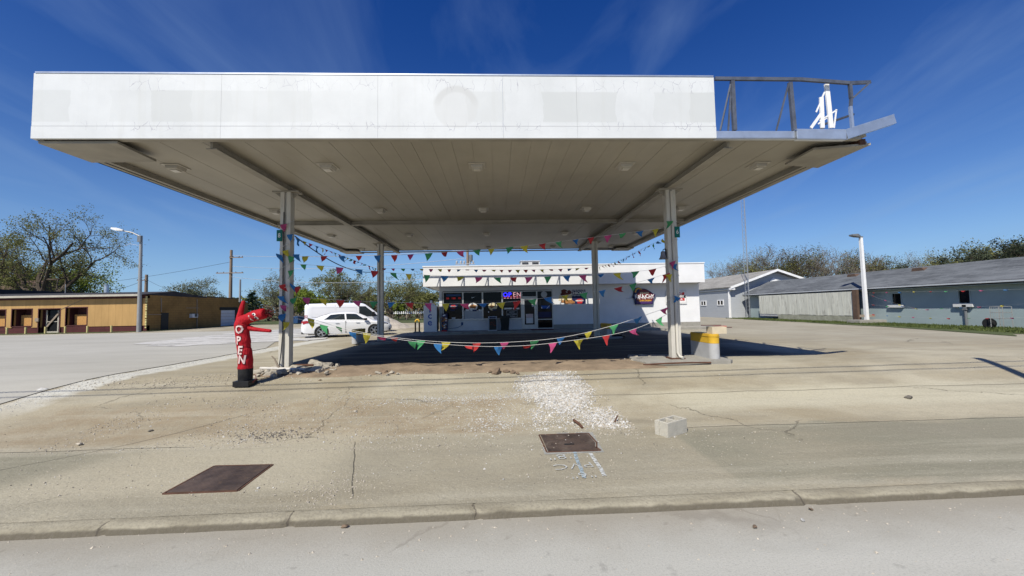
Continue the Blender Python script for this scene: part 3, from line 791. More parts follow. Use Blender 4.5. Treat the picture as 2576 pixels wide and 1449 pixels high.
# perimeter soffit, recess and corner plates
mb = MB()
mb.box(XL, XL + 0.13, YF + 0.05, YB, ZF, ZF + 0.05).box(XR - 0.16, XR + 0.02, YF + 0.25, YB, ZF + 0.01, ZF + 0.06)
mb.box(XL + 0.13, XR - 0.16, YB - 0.14, YB, ZF, ZF + 0.05).box(XL + 0.13, XR - 0.3, YF + 0.05, YF + 0.16, ZF + 0.02, ZF + 0.07)
mb.build('edge_soffit', M['trim'], can)
for x0 in (XL + 0.25, XR - 0.36): MB().box(x0, x0 + 0.09, YF + 0.5, YB - 0.2, ZF - 0.02, ZD - 0.003).build('gutter', M['trim'], can)
def plate(pts, z): return MB().prism(pts, z, z + 0.045, axis='z')
for nm, pts in (('corner_plate', [(XL + 0.02, YF + 0.06), (XL + 1.45, YF + 0.06), (XL + 1.38, YF + 0.98), (XL + 0.02, YF + 1.02)]),
                ('corner_plate', [(XR - 1.0, YF + 0.42), (XR + 0.03, YF + 0.18), (XR + 0.03, YF + 1.5), (XR - 0.95, YF + 1.3)]),
                ('corner_plate', [(XL + 0.02, YB - 1.0), (XL + 1.0, YB - 1.0), (XL + 1.0, YB - 0.02), (XL + 0.02, YB - 0.02)]),
                ('corner_plate', [(XR - 1.0, YB - 1.0), (XR - 0.0, YB - 1.0), (XR, YB - 0.02), (XR - 1.0, YB - 0.02)])):
    plate(pts, ZF - 0.05).build(nm, M['trim'], can)
# beams
def ibeam(mb, p0, p1, w, h):
    p0 = Vector(p0); p1 = Vector(p1)
    mb.beam(p0 + Vector((0, 0, -h / 2 + 0.01)), p1 + Vector((0, 0, -h / 2 + 0.01)), w, 0.02)
    mb.beam(p0, p1, 0.05, h - 0.021)
for x in (CL, CR):
    mb = MB(); ibeam(mb, (x, YF + 0.3, 4.865), (x, YB - 0.16, 4.865), 0.20, 0.165); mb.build('main_beam', M['trim'], can)
mb = MB()
for a, b in ((XL + 0.36, CL - 0.11), (CL + 0.11, CR - 0.11), (CR + 0.11, XR - 0.38)):
    ibeam(mb, (a, 14.69, 4.87), (b, 14.69, 4.87), 0.16, 0.15)
mb.build('cross_beam', M['trim'], can)
# columns: two welded channels, base plate, cap brackets
def column(cx_, cy_, zb, pipe):
    mb = MB()
    mb.box(cx_ - 0.135, cx_ - 0.03, cy_ - 0.105, cy_ + 0.105, zb, 4.775).box(cx_ + 0.03, cx_ + 0.135, cy_ - 0.105, cy_ + 0.105, zb, 4.775)
    mb.box(cx_ - 0.029, cx_ + 0.029, cy_ - 0.065, cy_ + 0.065, zb, 4.775)
    c = mb.build('column', M['column'], can, bevel=0.012)
    MB().box(cx_ - 0.2, cx_ + 0.2, cy_ - 0.17, cy_ + 0.17, zb - 0.02, zb + 0.018).build('base_plate', M['rust_rod'], c)
    mb = MB().box(cx_ - 0.34, cx_ + 0.34, cy_ - 0.12, cy_ + 0.12, 4.74, 4.779)
    for s in (-1, 1): mb.prism([(cx_ + s * 0.14, 4.74), (cx_ + s * 0.32, 4.74), (cx_ + s * 0.14, 4.60)], cy_ - 0.01, cy_ + 0.01)
    mb.build('cap_bracket', M['trim'], c)
    if pipe:
        MB().tube([(cx_ + 0.02, cy_ - 0.105, 4.7), (cx_ + 0.02, cy_ - 0.105, zb + 0.16), (cx_ + 0.06, cy_ - 0.15, zb + 0.05), (cx_ + 0.10, cy_ - 0.25, zb + 0.03)], 0.04, 10).build('downspout', M['column'], c, smooth=True)
    return c
column(CL, CF, 0.02, False); column(CR, CF, 0.10, True); column(CL, CB, 0.08, False); column(CR, CB, 0.08, False)
# front and left fascia
FX = [XL, A(560, 270, YF).x, A(952, 270, YF).x, A(1265, 270, YF).x, A(1450, 270, YF).x, A(1796, 270, YF).x]
for i in range(5):
    mb = MB().box(FX[i] + 0.0015, FX[i + 1] - 0.0015, YF - 0.04, YF, 5.09, ZT)
    mb.box(FX[i] + 0.0015, FX[i + 1] - 0.0015, YF - 0.046, YF + 0.004, ZF, 5.083)
    mb.build('fascia_panel', M['fascia'], can)
for i in range(4):
    y0 = YF + 0.01 + i * 3.72
    MB().box(XL, XL + 0.04, y0, min(y0 + 3.714, YB), ZF, ZT).build('fascia_panel', M['fascia'], can)
MB().box(5.15, XR - 0.05, YB, YB + 0.04, ZF, ZT - 0.02).build('fascia_panel', M['white_paint'], can)
MB().box(XL + 0.03, FX[5] - 0.01, YF - 0.05, YF + 0.03, ZT + 0.002, ZT + 0.03).build('cap_strip', M['galv'], can)
# bare steel frames where panels are gone
def frame_run(p0, p1, n, name='bare_frame', inward=(0, 1)):
    mb = MB(); p0 = Vector(p0); p1 = Vector(p1); d = (p1 - p0).normalized()
    mb.beam(p0 + Vector((0, 0, ZT - 0.05)), p1 + Vector((0, 0, ZT - 0.05)), 0.05, 0.07)
    for i in range(n):
        q = p0.lerp(p1, (i + 0.5) / n)
        mb.beam(q + Vector((0, 0, 5.02)), q + Vector((0, 0, ZT - 0.09)), 0.055, 0.055)
        mb.beam(q + d * -0.42 + Vector((inward[0] * 0.1, inward[1] * 0.1, 5.02)), q + d * -0.03 + Vector((0, 0, ZT - 0.12)), 0.03, 0.03)
    return mb.build(name, M['frame_steel'], can)
frame_run((XL + 0.1, YB - 0.03, 0), (5.1, YB - 0.03, 0), 9, inward=(0, -1))
for k in range(8):
    y = 8.6 + k * 1.75
    mb = MB().beam((XR - 0.04, y, 4.98), (XR - 0.04, y, 5.75), 0.05, 0.05).beam((XR - 0.04, y - 0.02, 5.74), (XR + 0.02, y - 0.75, 5.62), 0.04, 0.04)
    mb.build('frame_hook', M['frame_steel'], can)
mb = MB()
P = lambda px, py, Y=YF + 0.05: A(px, py, Y)
ye = YF + 0.05
a, b, c_, d_ = P(1798, 198), P(2015, 200), P(2136, 209), P(2188, 207, ye + 0.25)
for p, q in ((a, b), (b, c_), (c_, d_)): mb.beam(p, q, 0.05, 0.065)
for (x0, y0, x1, y1, w) in ((1842, 204, 1848, 328, .075), (1840, 208, 1832, 328, .03), (1987, 208, 1998, 328, .075), (1984, 210, 1953, 328, .03),
                            (2138, 212, 2141, 247, .06), (2141, 247, 2140, 268, .05), (2186, 210, 2142, 250, .035)):
    mb.beam(P(x0, y0), P(x1, y1), w, w * 0.8)
mb.beam(P(1838, 212), P(1812, 328, ye + 0.15), .03, .03)
mb.build('bare_frame', M['frame_steel'], can)
mb = MB(); mb.beam(P(2139, 268), P(2144, 322), .05, .05)
mb.build('bent_stub', M['galv'], can)
# broken white sheet scraps sticking up
mb = MB()
for (x0, y0, x1, y1, w) in ((2079, 212, 2091, 322, .09), (2066, 245, 2069, 322, .08), (2040, 322, 2070, 280, .055), (2068, 246, 2082, 214, .03), (2053, 282, 2064, 258, .03),
                            (2062, 305, 2104, 277, .03), (2104, 275, 2098, 322, .03), (2058, 312, 2080, 296, .03)):
    mb.beam(P(x0, y0, YF + 0.14), P(x1, y1, YF + 0.14), w, w * 0.35, up=(0, 1, 0))
mb.build('torn_panel_scrap', M['white_paint'], can)
# galvanised gutter channel, bent outwards at its free end
def channel(mb, p0, p1, h, t=0.02, fl=0.09):
    p0 = Vector(p0); p1 = Vector(p1)
    mb.beam(p0, p1, t, h)
    d = (p1 - p0).normalized(); r = d.cross(Vector((0, 0, 1))).normalized()
    if r.y < 0: r = -r
    for zz in (-h / 2 - 0.006, h / 2 + 0.006):
        mb.beam(p0 + r * fl / 2 + Vector((0, 0, zz)), p1 + r * fl / 2 + Vector((0, 0, zz)), fl, 0.012)
mb = MB()
channel(mb, P(1800, 339, YF), P(2010, 339, YF), 0.13)
mb.build('gutter_channel', M['galv'], can)
mb = MB()
channel(mb, P(2005, 337, YF - 0.05), P(2128, 338, YF - 0.06), 0.19)
channel(mb, P(2129, 338, YF - 0.06), P(2251, 299, YF + 0.15), 0.19)
mb.build('gutter_channel', M['galv'], can)
MB().box(*[v for v in (P(2150, 340, YF + .3).x, P(2165, 340, YF + .3).x, YF + .2, YF + .6, ZF - 0.03, ZF + 0.09)]).build('bracket', M['rust_rod'], can)

# ceiling lights
ROWN = ['front', 'second', 'third', 'rear']; CN = ['leftmost', 'second from left', 'middle', 'second from right', 'rightmost']
l0 = None
for r, y in enumerate((9.0, 13.0, 17.3, 21.2)):
    for k, x in enumerate((-7.35, -3.9, -0.42, 3.15, 6.45)):
        lab = 'pale square canopy ceiling light, %s of the %s row across' % (CN[k], ROWN[r])
        if l0 is None:
            l0 = thing('ceiling_light', lab, 'ceiling light', (x, y, ZD - 0.002), 0, 'square lights under the fuel canopy')
            mb = MB(); s = 0.145
            for q in (0,): mb.box(-s - .05, s + .05, -s - .05, s + .05, -0.015, 0)
            mb.prism([(-s, -0.016), (s, -0.016), (s - 0.03, -0.09), (-s + 0.03, -0.09)], -s + 0.01, s - 0.01)
            mb.build('housing', M['light_box'], l0, local=True, bevel=0.008)
            MB().box(-0.08, 0.08, -0.08, 0.08, -0.115, -0.0905).build('lens', M['lens'], l0, local=True, bevel=0.02)
        else: dup(l0, (x, y, ZD - 0.002), label=lab)

# pump number signs and bell on the front columns
def numsign(x, y, z, ch, lab):
    o = thing('pump_number_sign', lab, 'sign', (x, y, z))
    MB().box(x - .07, x + .07, y - .012, y + .012, z - .15, z + .15).build('panel', M['green_sign'], o, bevel=0.006)
    text_mb(ch, 0.17, T(x, y - 0.014, z), 0.002, 0.85).build('digit', M['white_print'], o)
numsign(CL - 0.13, CF - 0.13, A(712, 595, CF).z, '8', 'small green pump number sign with the digit eight on the left front column')
numsign(CR + 0.13, CF - 0.13, A(1703, 586, CF).z, '6', 'small green pump number sign with the digit six on the right front column')
bp = A(1668, 641, CF)
o = thing('hanging_bell', 'dull grey metal bell hanging off the right front column', 'bell', (bp.x, CF, bp.z))
prof = [(0.115, -.12), (0.11, -.11), (0.085, -.07), (0.065, 0.0), (0.058, 0.07), (0.045, 0.095), (0.0, 0.105)]
MB().lathe(prof, 20, (bp.x, CF, bp.z), cap=False).build('bell_body', M['bell'], o, smooth=True)
MB().tube([(bp.x, CF, bp.z + .1), (bp.x + .01, CF, bp.z + .15), (bp.x + .06, CF, bp.z + .16), (CR - .135, CF, bp.z + .12)], 0.012, 6).tube([(CR - .15, CF, bp.z - .1), (CR - .15, CF, bp.z + .16)], 0.02, 6).build('bracket', M['black'], o)
# ------------------------------------------------------------------ pump islands and guards
def island(lab, x0, x1, y0, y1, h=0.1):
    ry = (x1 - x0) / 2; cxm = (x0 + x1) / 2; pts = []
    for k in range(13): t = pi + pi * k / 12; pts.append((cxm + ry * cos(t), y0 + ry + ry * 0.9 * sin(t)))
    for k in range(13): t = pi * k / 12; pts.append((cxm + ry * cos(t), y1 - ry + ry * 0.9 * sin(t)))
    mb = MB().prism(pts, -0.03, h, axis='z')
    o = mb.build('pump_island', M['plinth'], None, bevel=0.02)
    return tag(o, lab, 'kerb island', 'raised concrete islands under the canopy')
tag(MB().prism([(3.85, 9.98), (4.0, 9.9), (4.35, 9.86), (6.05, 9.84), (6.2, 10.0), (6.22, 11.2), (3.9, 11.5), (3.7, 10.6)], -0.03, 0.085, axis='z').build('pump_island', M['plinth'], bevel=0.02), 'broken edged concrete island under the right front column', 'kerb island', 'raised concrete islands under the canopy')
island('concrete island under the left rear column, half in shadow', -6.7, -4.6, 17.6, 19.6, 0.09)
island('concrete island under the right rear column, fully shaded', 3.9, 6.2, 17.8, 19.7, 0.09)
MB_ = MB()
def guard(lab, x0, x1, y0, y1, zb, h, band=True):
    w = (x1 - x0) / 2; cxm = (x0 + x1) / 2
    def ring(ins=0.0):
        pts = []
        for k in range(15): t = pi + pi * k / 14; pts.append((cxm + (w - ins) * cos(t), y0 + w + (w - ins) * sin(t)))
        pts += [(x1 - ins, y1 - ins), (x0 + ins, y1 - ins)]
        return pts
    o = thing('pump_guard', lab, 'bollard', ((x0 + x1) / 2, (y0 + y1) / 2, zb), 0, 'yellow topped steel pump guards')
    MB().prism(ring(), zb, zb + h * 0.62, axis='z').build('grey_base', M['grey_guard'], o)
    MB().prism(ring(), zb + h * 0.62 + .001, zb + h, axis='z').build('yellow_band', M['yellow'], o, bevel=0.01)
    mb = MB().prism(ring(-0.012), zb + h * 0.90, zb + h * 0.93, axis='z')
    mb.build('rim_bead', M['yellow'], o)
    return o
guard('bull-nosed yellow and grey pump guard with a cardboard box on it', 5.70, 5.98, 10.1, 11.2, 0.085, 0.66)
guard('yellow and grey guard half in shadow by the left rear column', -6.62, -6.32, 17.7, 18.75, 0.06, 0.64)
guard('shaded yellow pump guard by the right rear column', 5.25, 5.5, 18.3, 19.4, 0.08, 0.62)
mb = MB().box(5.80, 6.2, 10.2, 10.5, 0.747, 0.935)
mb.box(5.81, 6.19, 10.21, 10.35, 0.9355, 0.9385).box(5.81, 6.19, 10.353, 10.49, 0.9355, 0.9385)
tag(mb.build('cardboard_box', M['card'], bevel=0.006), 'small pale cardboard box sitting on the right pump guard', 'box')
# conduit lying along the right island
mb = MB().tube([(3.75, 9.86, 0.02), (4.3, 9.80, 0.05), (4.9, 9.78, 0.06), (5.5, 9.80, 0.045)], 0.022, 7)
tag(mb.build('rusty_conduit', M['rust_rod'], smooth=True), 'rusty pipe lying along the front of the right pump island', 'pipe')
# ------------------------------------------------------------------ convenience store
YW, YFA = 24.9, 24.2
wx = lambda px, py=770: A(px, py, YW).x
wz = lambda px, py: A(px, py, YW).z
st = thing('convenience_store', 'low white flat-roofed store with a deep white fascia, dark shop windows and a glass door', 'store', (4.8, 25, 0))
SL, SR = wx(1105), wx(1760)
ZS = 0.15
walk = MB().box(SL - 1.0, SR + 0.5, 23.55, YW + 0.3, -0.02, ZS).build('store_walkway', M['plinth'], bevel=0.02)
tag(walk, kind='structure')
winL, winR, doorR, sideR = wx(1112.5), wx(1312), wx(1351), wx(1391)
z_sill = wz(1210, 803); z_head = wz(1210, 733.5); z_door = wz(1340, 731) ; ZSOF = 2.99
mb = MB()
mb.box(SL, winL, YW, YW + 0.2, ZS, ZSOF)
mb.box(winL + 0.002, winR, YW, YW + 0.2, ZS, z_sill - 0.03)
mb.box(winL + 0.002, winR, YW, YW + 0.2, z_head + 0.05, ZSOF)
mb.box(winR + 0.002, sideR, YW, YW + 0.2, z_door + 0.05, ZSOF)
mb.box(sideR + 0.002, SR, YW, YW + 0.2, 0.42, ZSOF)
mb.box(SL, SL + 0.2, YW + 0.202, 36, 0.1, 4.0).box(SR - 0.2, SR, YW + 0.202, 36, 0.1, 4.0).box(SL + .2, SR - .2, 35.8, 36, 0.1, 4.0)
mb.build('wall', M['store_wall'], st)
MB().box(sideR + 0.01, SR + 0.02, YW - 0.02, YW + 0.2, -0.02, 0.417).build('plinth', M['plinth'], st)
MB().box(SL + 0.22, SR - 0.22, YW + 0.215, 35.7, 0.1, 2.9).build('interior', M['dark'], st)
# fascia and roof
FL_, FR_ = A(1064, 700, YFA).x, A(1772, 685, YFA).x
mb = MB()
mb.box(FL_, FR_, YFA, YFA + 0.12, 2.975, 4.20)
mb.box(FL_, FL_ + 0.12, YFA + 0.122, 36.5, 2.975, 4.20).box(FR_ - 0.12, FR_, YFA + 0.122, 36.5, 2.975, 4.20)
mb.build('fascia', M['store_wall'], st)
mb = MB().box(FL_ - 0.03, FR_ + 0.03, YFA - 0.03, YFA + 0.16, 4.203, 4.27)
mb.box(FL_ - 0.03, FL_ + 0.16, YFA + 0.162, 36.5, 4.203, 4.27).box(FR_ - 0.16, FR_ + 0.03, YFA + 0.162, 36.5, 4.203, 4.27)
mb.build('coping', M['white_paint'], st)
MB().box(FL_ + 0.122, FR_ - 0.122, YFA + 0.122, 36.4, 3.0, 3.06).build('soffit', M['white_paint'], st)
MB().box(FL_ + 0.125, FR_ - 0.125, YFA + 0.125, 36.4, 3.85, 3.95).build('roof', M['roof_dark'], st)
# shop windows
mx = [wx(q) for q in (1114.5, 1164.5, 1214, 1263.5, 1312)]
for i in range(4):
    a, b = mx[i] + (0.002 if i else 0), mx[i + 1]
    f = MB()
    t = 0.045
    f.box(a, a + t, YW - 0.03, YW + 0.09, z_sill, z_head).box(b - t, b - 0.001, YW - 0.03, YW + 0.09, z_sill, z_head)
    f.box(a + t, b - t, YW - 0.03, YW + 0.09, z_sill, z_sill + t).box(a + t, b - t, YW - 0.03, YW + 0.09, z_head - t, z_head)
    w = f.build('window', M['alu'], st)
    MB().box(a + t, b - t, YW + 0.03, YW + 0.05, z_sill + t, z_head - t).build('pane', M['glass'], w)
MB().box(mx[0] - 0.05, mx[4], YW - 0.06, YW + 0.1, z_sill - 0.045, z_sill - 0.003).build('window_sill', M['alu'], st)
# door, transom, sidelight
zt_ = wz(1330, 748)
d = MB(); t = 0.13
dl, dr = winR + 0.06, doorR - 0.05
d.box(dl, dl + t, YW - 0.02, YW + 0.04, ZS + 0.02, zt_).box(dr - t, dr, YW - 0.02, YW + 0.04, ZS + 0.02, zt_)
d.box(dl + t, dr - t, YW - 0.02, YW + 0.04, ZS + 0.02, ZS + 0.30).box(dl + t, dr - t, YW - 0.02, YW + 0.04, zt_ - 0.13, zt_)
door = d.build('door', M['alu'], st)
MB().box(dl + t, dr - t, YW + 0.0, YW + 0.02, ZS + 0.30, zt_ - 0.13).build('pane', M['glass'], door)
MB().tube([(dr - .07, YW - .025, 1.1), (dr - .07, YW - .08, 1.12), (dr - .07, YW - .08, 1.42), (dr - .07, YW - .025, 1.44)], 0.014, 6).build('handle', M['galv'], door)
f = MB()
f.box(winR + 0.003, winR + 0.055, YW - 0.04, YW + 0.1, ZS, z_door).box(doorR - 0.045, doorR + 0.03, YW - 0.04, YW + 0.1, ZS, z_door)
f.box(sideR - 0.06, sideR - 0.002, YW - 0.04, YW + 0.1, ZS, z_door).box(winR + 0.055, doorR - 0.045, YW - 0.04, YW + 0.1, zt_ + 0.01, zt_ + 0.06)
f.box(winR + 0.055, doorR - 0.045, YW - 0.04, YW + 0.1, z_door - 0.05, z_door)
for z in (ZS + 0.02, 0.75, z_door - 0.05): f.box(doorR + 0.03, sideR - 0.06, YW - 0.04, YW + 0.1, z, z + 0.05)
fr = f.build('door_frame', M['alu'], st)
m2 = MB().box(winR + 0.056, doorR - 0.046, YW + 0.02, YW + 0.04, zt_ + 0.061, z_door - 0.051)
m2.box(doorR + 0.031, sideR - 0.061, YW + 0.02, YW + 0.04, ZS + 0.071, 0.749).box(doorR + 0.031, sideR - 0.061, YW + 0.02, YW + 0.04, 0.801, z_door - 0.051)
m2.build('pane', M['glass'], fr)
mb = MB()
for (x, z) in ((FL_ + .35, 2.93), (FR_ - .35, 2.93)):
    mb.box(x - .06, x + .06, YFA + .03, YFA + .15, z, z + .045)
mb.build('floodlight', M['black'], st)
# roof unit, conduit
hp0, hp1 = A(1310, 668, 28.5), A(1358, 657, 28.5)
o = thing('rooftop_air_unit', 'white louvred air conditioning unit on the store roof', 'air conditioner', ((hp0.x + hp1.x) / 2, 29, 3.95))
MB().box(hp0.x, hp1.x, 28.5, 29.6, 3.951, hp1.z).box(hp0.x - .03, hp1.x + .03, 28.46, 29.64, hp1.z + 0.002, hp1.z + .05).build('casing', M['ac'], o)
w_ = hp1.x - hp0.x
for s in (0.07, 0.60):
    g_ = MB()
    for k in range(5): g_.box(hp0.x + w_ * s, hp0.x + w_ * (s + 0.33), 28.478, 28.497, hp1.z - .30 + k * .05, hp1.z - .27 + k * .05)
    g_.build('louvre', M['grill'], o)
mb = MB()
ca, cb, cc_ = A(1594, 714, YW - 0.03), A(1594, 746, YW - 0.03), A(1612, 748, YW - 0.03)
mb.tube([ca, cb], 0.025, 6)
mb.tube([cb, A(1603, 749, YW - .03), A(1611, 747, YW - .03), A(1617, 742, YW - .03), A(1619, 732, YW - .03), A(1626, 727, YW - .03)], 0.016, 6)
tag(mb.build('power_conduit', M['wire_dark'], smooth=True), 'dark electric conduit and loose cable running up the store wall beside the sign', 'cable')

# ------------------------------------------------------------------ signs on and in the store
def blobs(mb, cx_, cz, y, rx, rz, n, r0, seed, depth=0.03):
    rr = random.Random(seed)
    for _ in range(n):
        a = rr.uniform(0, 2 * pi); q = sqrt(rr.random())
        x, z = cx_ + rx * q * cos(a), cz + rz * q * sin(a); r = r0 * rr.uniform(0.6, 1.3)
        prof = []
        for k in range(9):
            t = 2 * pi * k / 9; w = r * rr.uniform(0.75, 1.2)
            prof.append((x + w * cos(t) * 1.3, z + w * sin(t) * 0.8))
        dd = depth * rr.uniform(0.5, 1.0)
        mb.prism(prof, y - dd, y)
    return mb
# big shaped chicken sign on the right-hand wall
sy_ = YW - 0.16
s2 = lambda px, py: A(px, py, sy_)
def spts(L): return [(s2(x, y).x, s2(x, y).z) for x, y in L]
k6 = lambda x, y: ((2440 + x / 6.585) * 0.63889, (1080 + y / 6.585) * 0.63889)
out = [k6(*q) for q in ((415, 785), (400, 640), (345, 600), (385, 520), (380, 400), (430, 350), (500, 340), (560, 372), (640, 372), (730, 405), (815, 455), (865, 498), (935, 525), (880, 640), (862, 775))]
sg = thing('shop_sign', 'dark maroon sign shaped like a chicken reading KRISPY KRUNCHY CHICKEN on the white store wall', 'sign', (s2(1620, 745).x, sy_, 1.8))
MB().prism(spts(out), sy_, YW - 0.003).build('sign_box', M['navy'], sg, bevel=0.015)
ins = [k6(*q) for q in ((440, 690), (425, 620), (405, 590), (450, 500), (500, 450), (520, 400), (640, 392), (725, 425), (800, 475), (850, 515), (900, 535), (860, 620), (842, 690))]
MB().prism(spts(ins), sy_ - 0.02, sy_ - 0.002).build('maroon_panel', M['maroon'], sg)
MB().prism(spts([k6(*q) for q in ((440, 698), (842, 698), (842, 762), (440, 762))]), sy_ - 0.018, sy_ - 0.002).build('purple_band', M['purple'], sg)
def onsign(txt, x, y, size, mat, nm, sxx=1.0, bold=0.0, rot=0.0, yy=None, root=None, sp=1.0):
    p = s2(*k6(x, y)) if yy is None else A(x, y, yy)
    Y_ = (sy_ - 0.022) if yy is None else yy
    Mx = Matrix.Translation((p.x, Y_, p.z)) @ Matrix.Rotation(rot, 4, 'Y')
    return text_mb(txt, size, Mx, 0.004, sxx, bold, spacing=sp).build(nm, mat, root or sg)
onsign('KRISPY', 640, 488, 0.15, M['cream'], 'lettering', 1.3, 0.004)
for i, ch in enumerate('KRUNCHY'):
    xx = (425, 495, 560, 630, 705, 785, 855)[i]; dy = (575, 600, 570, 600, 572, 588, 575)[i]
    onsign(ch, xx, dy, 0.36, M['white_print'], 'lettering', 0.78, 0.010, (-.12, .05, -.04, .06, -.05, 0.04, -.1)[i])
onsign('CHICKEN', 650, 684, 0.14, M['gold_print'], 'lettering', 1.4, 0.004)
mb = MB()
for k in range(7):
    t = radians(175 - k * 27); p = s2(*k6(495 + 85 * cos(t), 460 - 95 * sin(t)))
    mb.box(p.x - .045, p.x + .045, sy_ - 0.012, sy_ - 0.001, p.z - .045, p.z + .045, None)
mb.build('crest_marks', M['gold_print'], sg)
mb = MB(); mb.tube([A(1574, 750, YW - .04), A(1587, 751, YW - .04), A(1591, 745, YW - .04), A(1593, 737, YW - .04)], 0.012, 6)
mb.build('sign_cable', M['wire'], sg)

# framed pizza poster half hidden by the right front column
p0, p1 = A(1662, 730, YW), A(1724, 769, YW)
px0, px1 = A(1690, 750, YW - .05).x, A(1727, 750, YW - .05).x
zt1, zb1 = A(1715, 731, YW - .05).z, A(1715, 765, YW - .05).z
o = thing('wall_poster', 'framed white poster reading HUNT BROTHERS PIZZA on the store wall behind the right front column', 'poster', (px1, YW - .05, (zt1 + zb1) / 2))
wdt = px1 - px0; cxm = (px0 + px1) / 2 - 0.15
MB().box(px0 - 0.4, px1, YW - .05, YW - .004, zb1, zt1).build('frame', M['ac'], o)
MB().box(px0 - 0.34, px1 - .06, YW - .062, YW - .052, zb1 + .08, zt1 - .06).build('sheet', M['white_print'], o)
for ttl, fz, bm_, tm in (('HUNT', .78, M['red_print'], M['white_print']), ('BROTHERS', .56, M['bin'], M['white_print']), ('PIZZA', .35, M['red_print'], M['white_print'])):
    z = zb1 + (zt1 - zb1) * fz
    MB().box(px0 - .3, px1 - .14 + (0.08 if ttl == 'BROTHERS' else 0), YW - .07, YW - .064, z - .085, z + .085).build('colour_band', bm_, o)
    text_mb(ttl, .19, T(px1 - .56, YW - .072, z), .003, .8 if ttl == 'BROTHERS' else 1.1, .004).build('lettering', tm, o)

# chicken poster to the right of the door: cut-out of food and a navy panel
k5 = lambda x, y: ((1960 + x / 6.587) * 0.63889, (1100 + y / 6.587) * 0.63889)
yq = YW - 0.012
W5 = lambda x, y: A(*k5(x, y), yq)
o = thing('chicken_poster', 'wall poster of fried chicken beside a navy panel reading CHICKEN, right of the store door', 'poster', (W5(1900, 500).x, yq, W5(1900, 500).z))
a, b = W5(1915, 268), W5(2282, 632)
MB().box(a.x, b.x, yq, YW - .002, b.z, a.z).build('navy_panel', M['navy'], o)
text_mb('BONE-IN HONEY', .14, T((a.x + b.x) / 2, yq - .004, W5(0, 312).z), .002, .85, .003).build('lettering', M['white_print'], o)
text_mb('CHICKEN', .24, T((a.x + b.x) / 2, yq - .004, W5(0, 388).z), .002, 1.02, .008).build('lettering', M['white_print'], o)
text_mb('A NEW WAY TO DIP', .11, T((a.x + b.x) / 2, yq - .004, W5(0, 455).z), .002, .85, .003).build('lettering', M['white_print'], o)
lp = W5(2125, 570)
MB().prism([(lp.x - .21, lp.z + .1), (lp.x - .1, lp.z + .16), (lp.x + .12, lp.z + .16), (lp.x + .22, lp.z + .08), (lp.x + .14, lp.z - .15), (lp.x - .14, lp.z - .15)], yq - .012, yq - .002).build('logo_patch', M['red_print'], o)
text_mb('KRUNCHY', .115, T(lp.x, yq - .016, lp.z + .04), .002, .95, .006).build('lettering', M['white_print'], o)
fp = W5(1760, 345); mb = blobs(MB(), fp.x, fp.z, yq, .33, .17, 26, .085, 5, .02)
mb.build('red_crust_pieces', M['crust_dark'], o)
fp = W5(1790, 580); mb = blobs(MB(), fp.x, fp.z, yq, .45, .10, 30, .085, 8, .02)
mb.build('golden_pieces', M['fried'], o)
fp = W5(1770, 470); mb = MB().prism([(fp.x - .45, fp.z + .15), (fp.x + .42, fp.z + .18), (fp.x + .5, fp.z - .2), (fp.x - .5, fp.z - .2)], yq + .002, YW - .002)
mb.build('backing', M['cream'], o)

# things inside the windows
k4 = lambda x, y: ((1680 + x / 6.5875) * 0.63889, (1100 + y / 6.5875) * 0.63889)
yg = YW + 0.018
W4 = lambda x, y: A(*k4(x, y), yg)
def win_round(name, lab, x, y, r, n, seed, base, food):
    p = W4(x, y)
    o = thing(name, lab, 'window poster', (p.x, yg, p.z), 0, 'food pictures stuck in the shop windows')
    c = [(p.x + r * 1.12 * cos(2 * pi * k / 28), p.z + r * 0.98 * sin(2 * pi * k / 28)) for k in range(28)]
    MB().prism(c, yg, yg + .008).build('disc', base, o)
    blobs(MB(), p.x, p.z + r * .08, yg - .001, r * .8, r * .42, n, r * .2, seed, .006).build('food_picture', food, o)
    MB().box(p.x - r * .1, p.x + r * .9, yg - .008, yg - .001, p.z - r * 1.05, p.z - r * .62).build('caption_panel', M['navy'], o)
win_round('chicken_window_picture', 'round window picture of fried chicken strips on a dark plate, second window', 1195, 715, .27, 24, 3, M['white_print'], M['fried'])
win_round('biscuit_window_picture', 'round window picture of a biscuit on a cream plate, third window', 1715, 705, .26, 9, 9, M['cream'], M['fried'])
p = W4(690, 710)
o = thing('logo_window_sign', 'navy window sign with a red and white oval logo, first shop window', 'window sign', (p.x, yg, p.z))
MB().box(p.x - .27, p.x + .27, yg, yg + .008, p.z - .13, p.z + .13).build('panel', M['navy'], o)
MB().prism([(p.x - .15, p.z + .02), (p.x - .12, p.z + .11), (p.x + .12, p.z + .11), (p.x + .18, p.z + .02), (p.x + .1, p.z - .12), (p.x - .1, p.z - .12)], yg - .008, yg - .001).build('logo_patch', M['red_print'], o)
text_mb('KRUNCHY', .085, T(p.x + .01, yg - .011, p.z + .01), .002, .95, .005).build('lettering', M['white_print'], o)
MB().box(p.x - .18, p.x + .1, yg - .001, yg + .006, p.z - .27, p.z - .16).build('caption_panel', M['navy'], o)
# price readout high in the first window
p0, p1 = W4(500, 380), W4(890, 500)
o = thing('jackpot_window_sign', 'dim blue and red number sign high in the first shop window', 'window sign', (p0.x, yg, p0.z))
MB().box(p0.x, p1.x, yg, yg + .008, p1.z - .03, p0.z).build('panel', M['dark'], o)
MB().box(p0.x + .02, p1.x - .02, yg - .008, yg - .001, p0.z - .16, p0.z - .02).build('banner', M['blue_steel'], o)
text_mb('20   120   15', .15, T((p0.x + p1.x) / 2, yg - .005, p0.z - .29), .002, 1.2, .004).build('red_digits', emis('dim_red_digits', (0.5, 0.02, 0.02), 0.5), o)
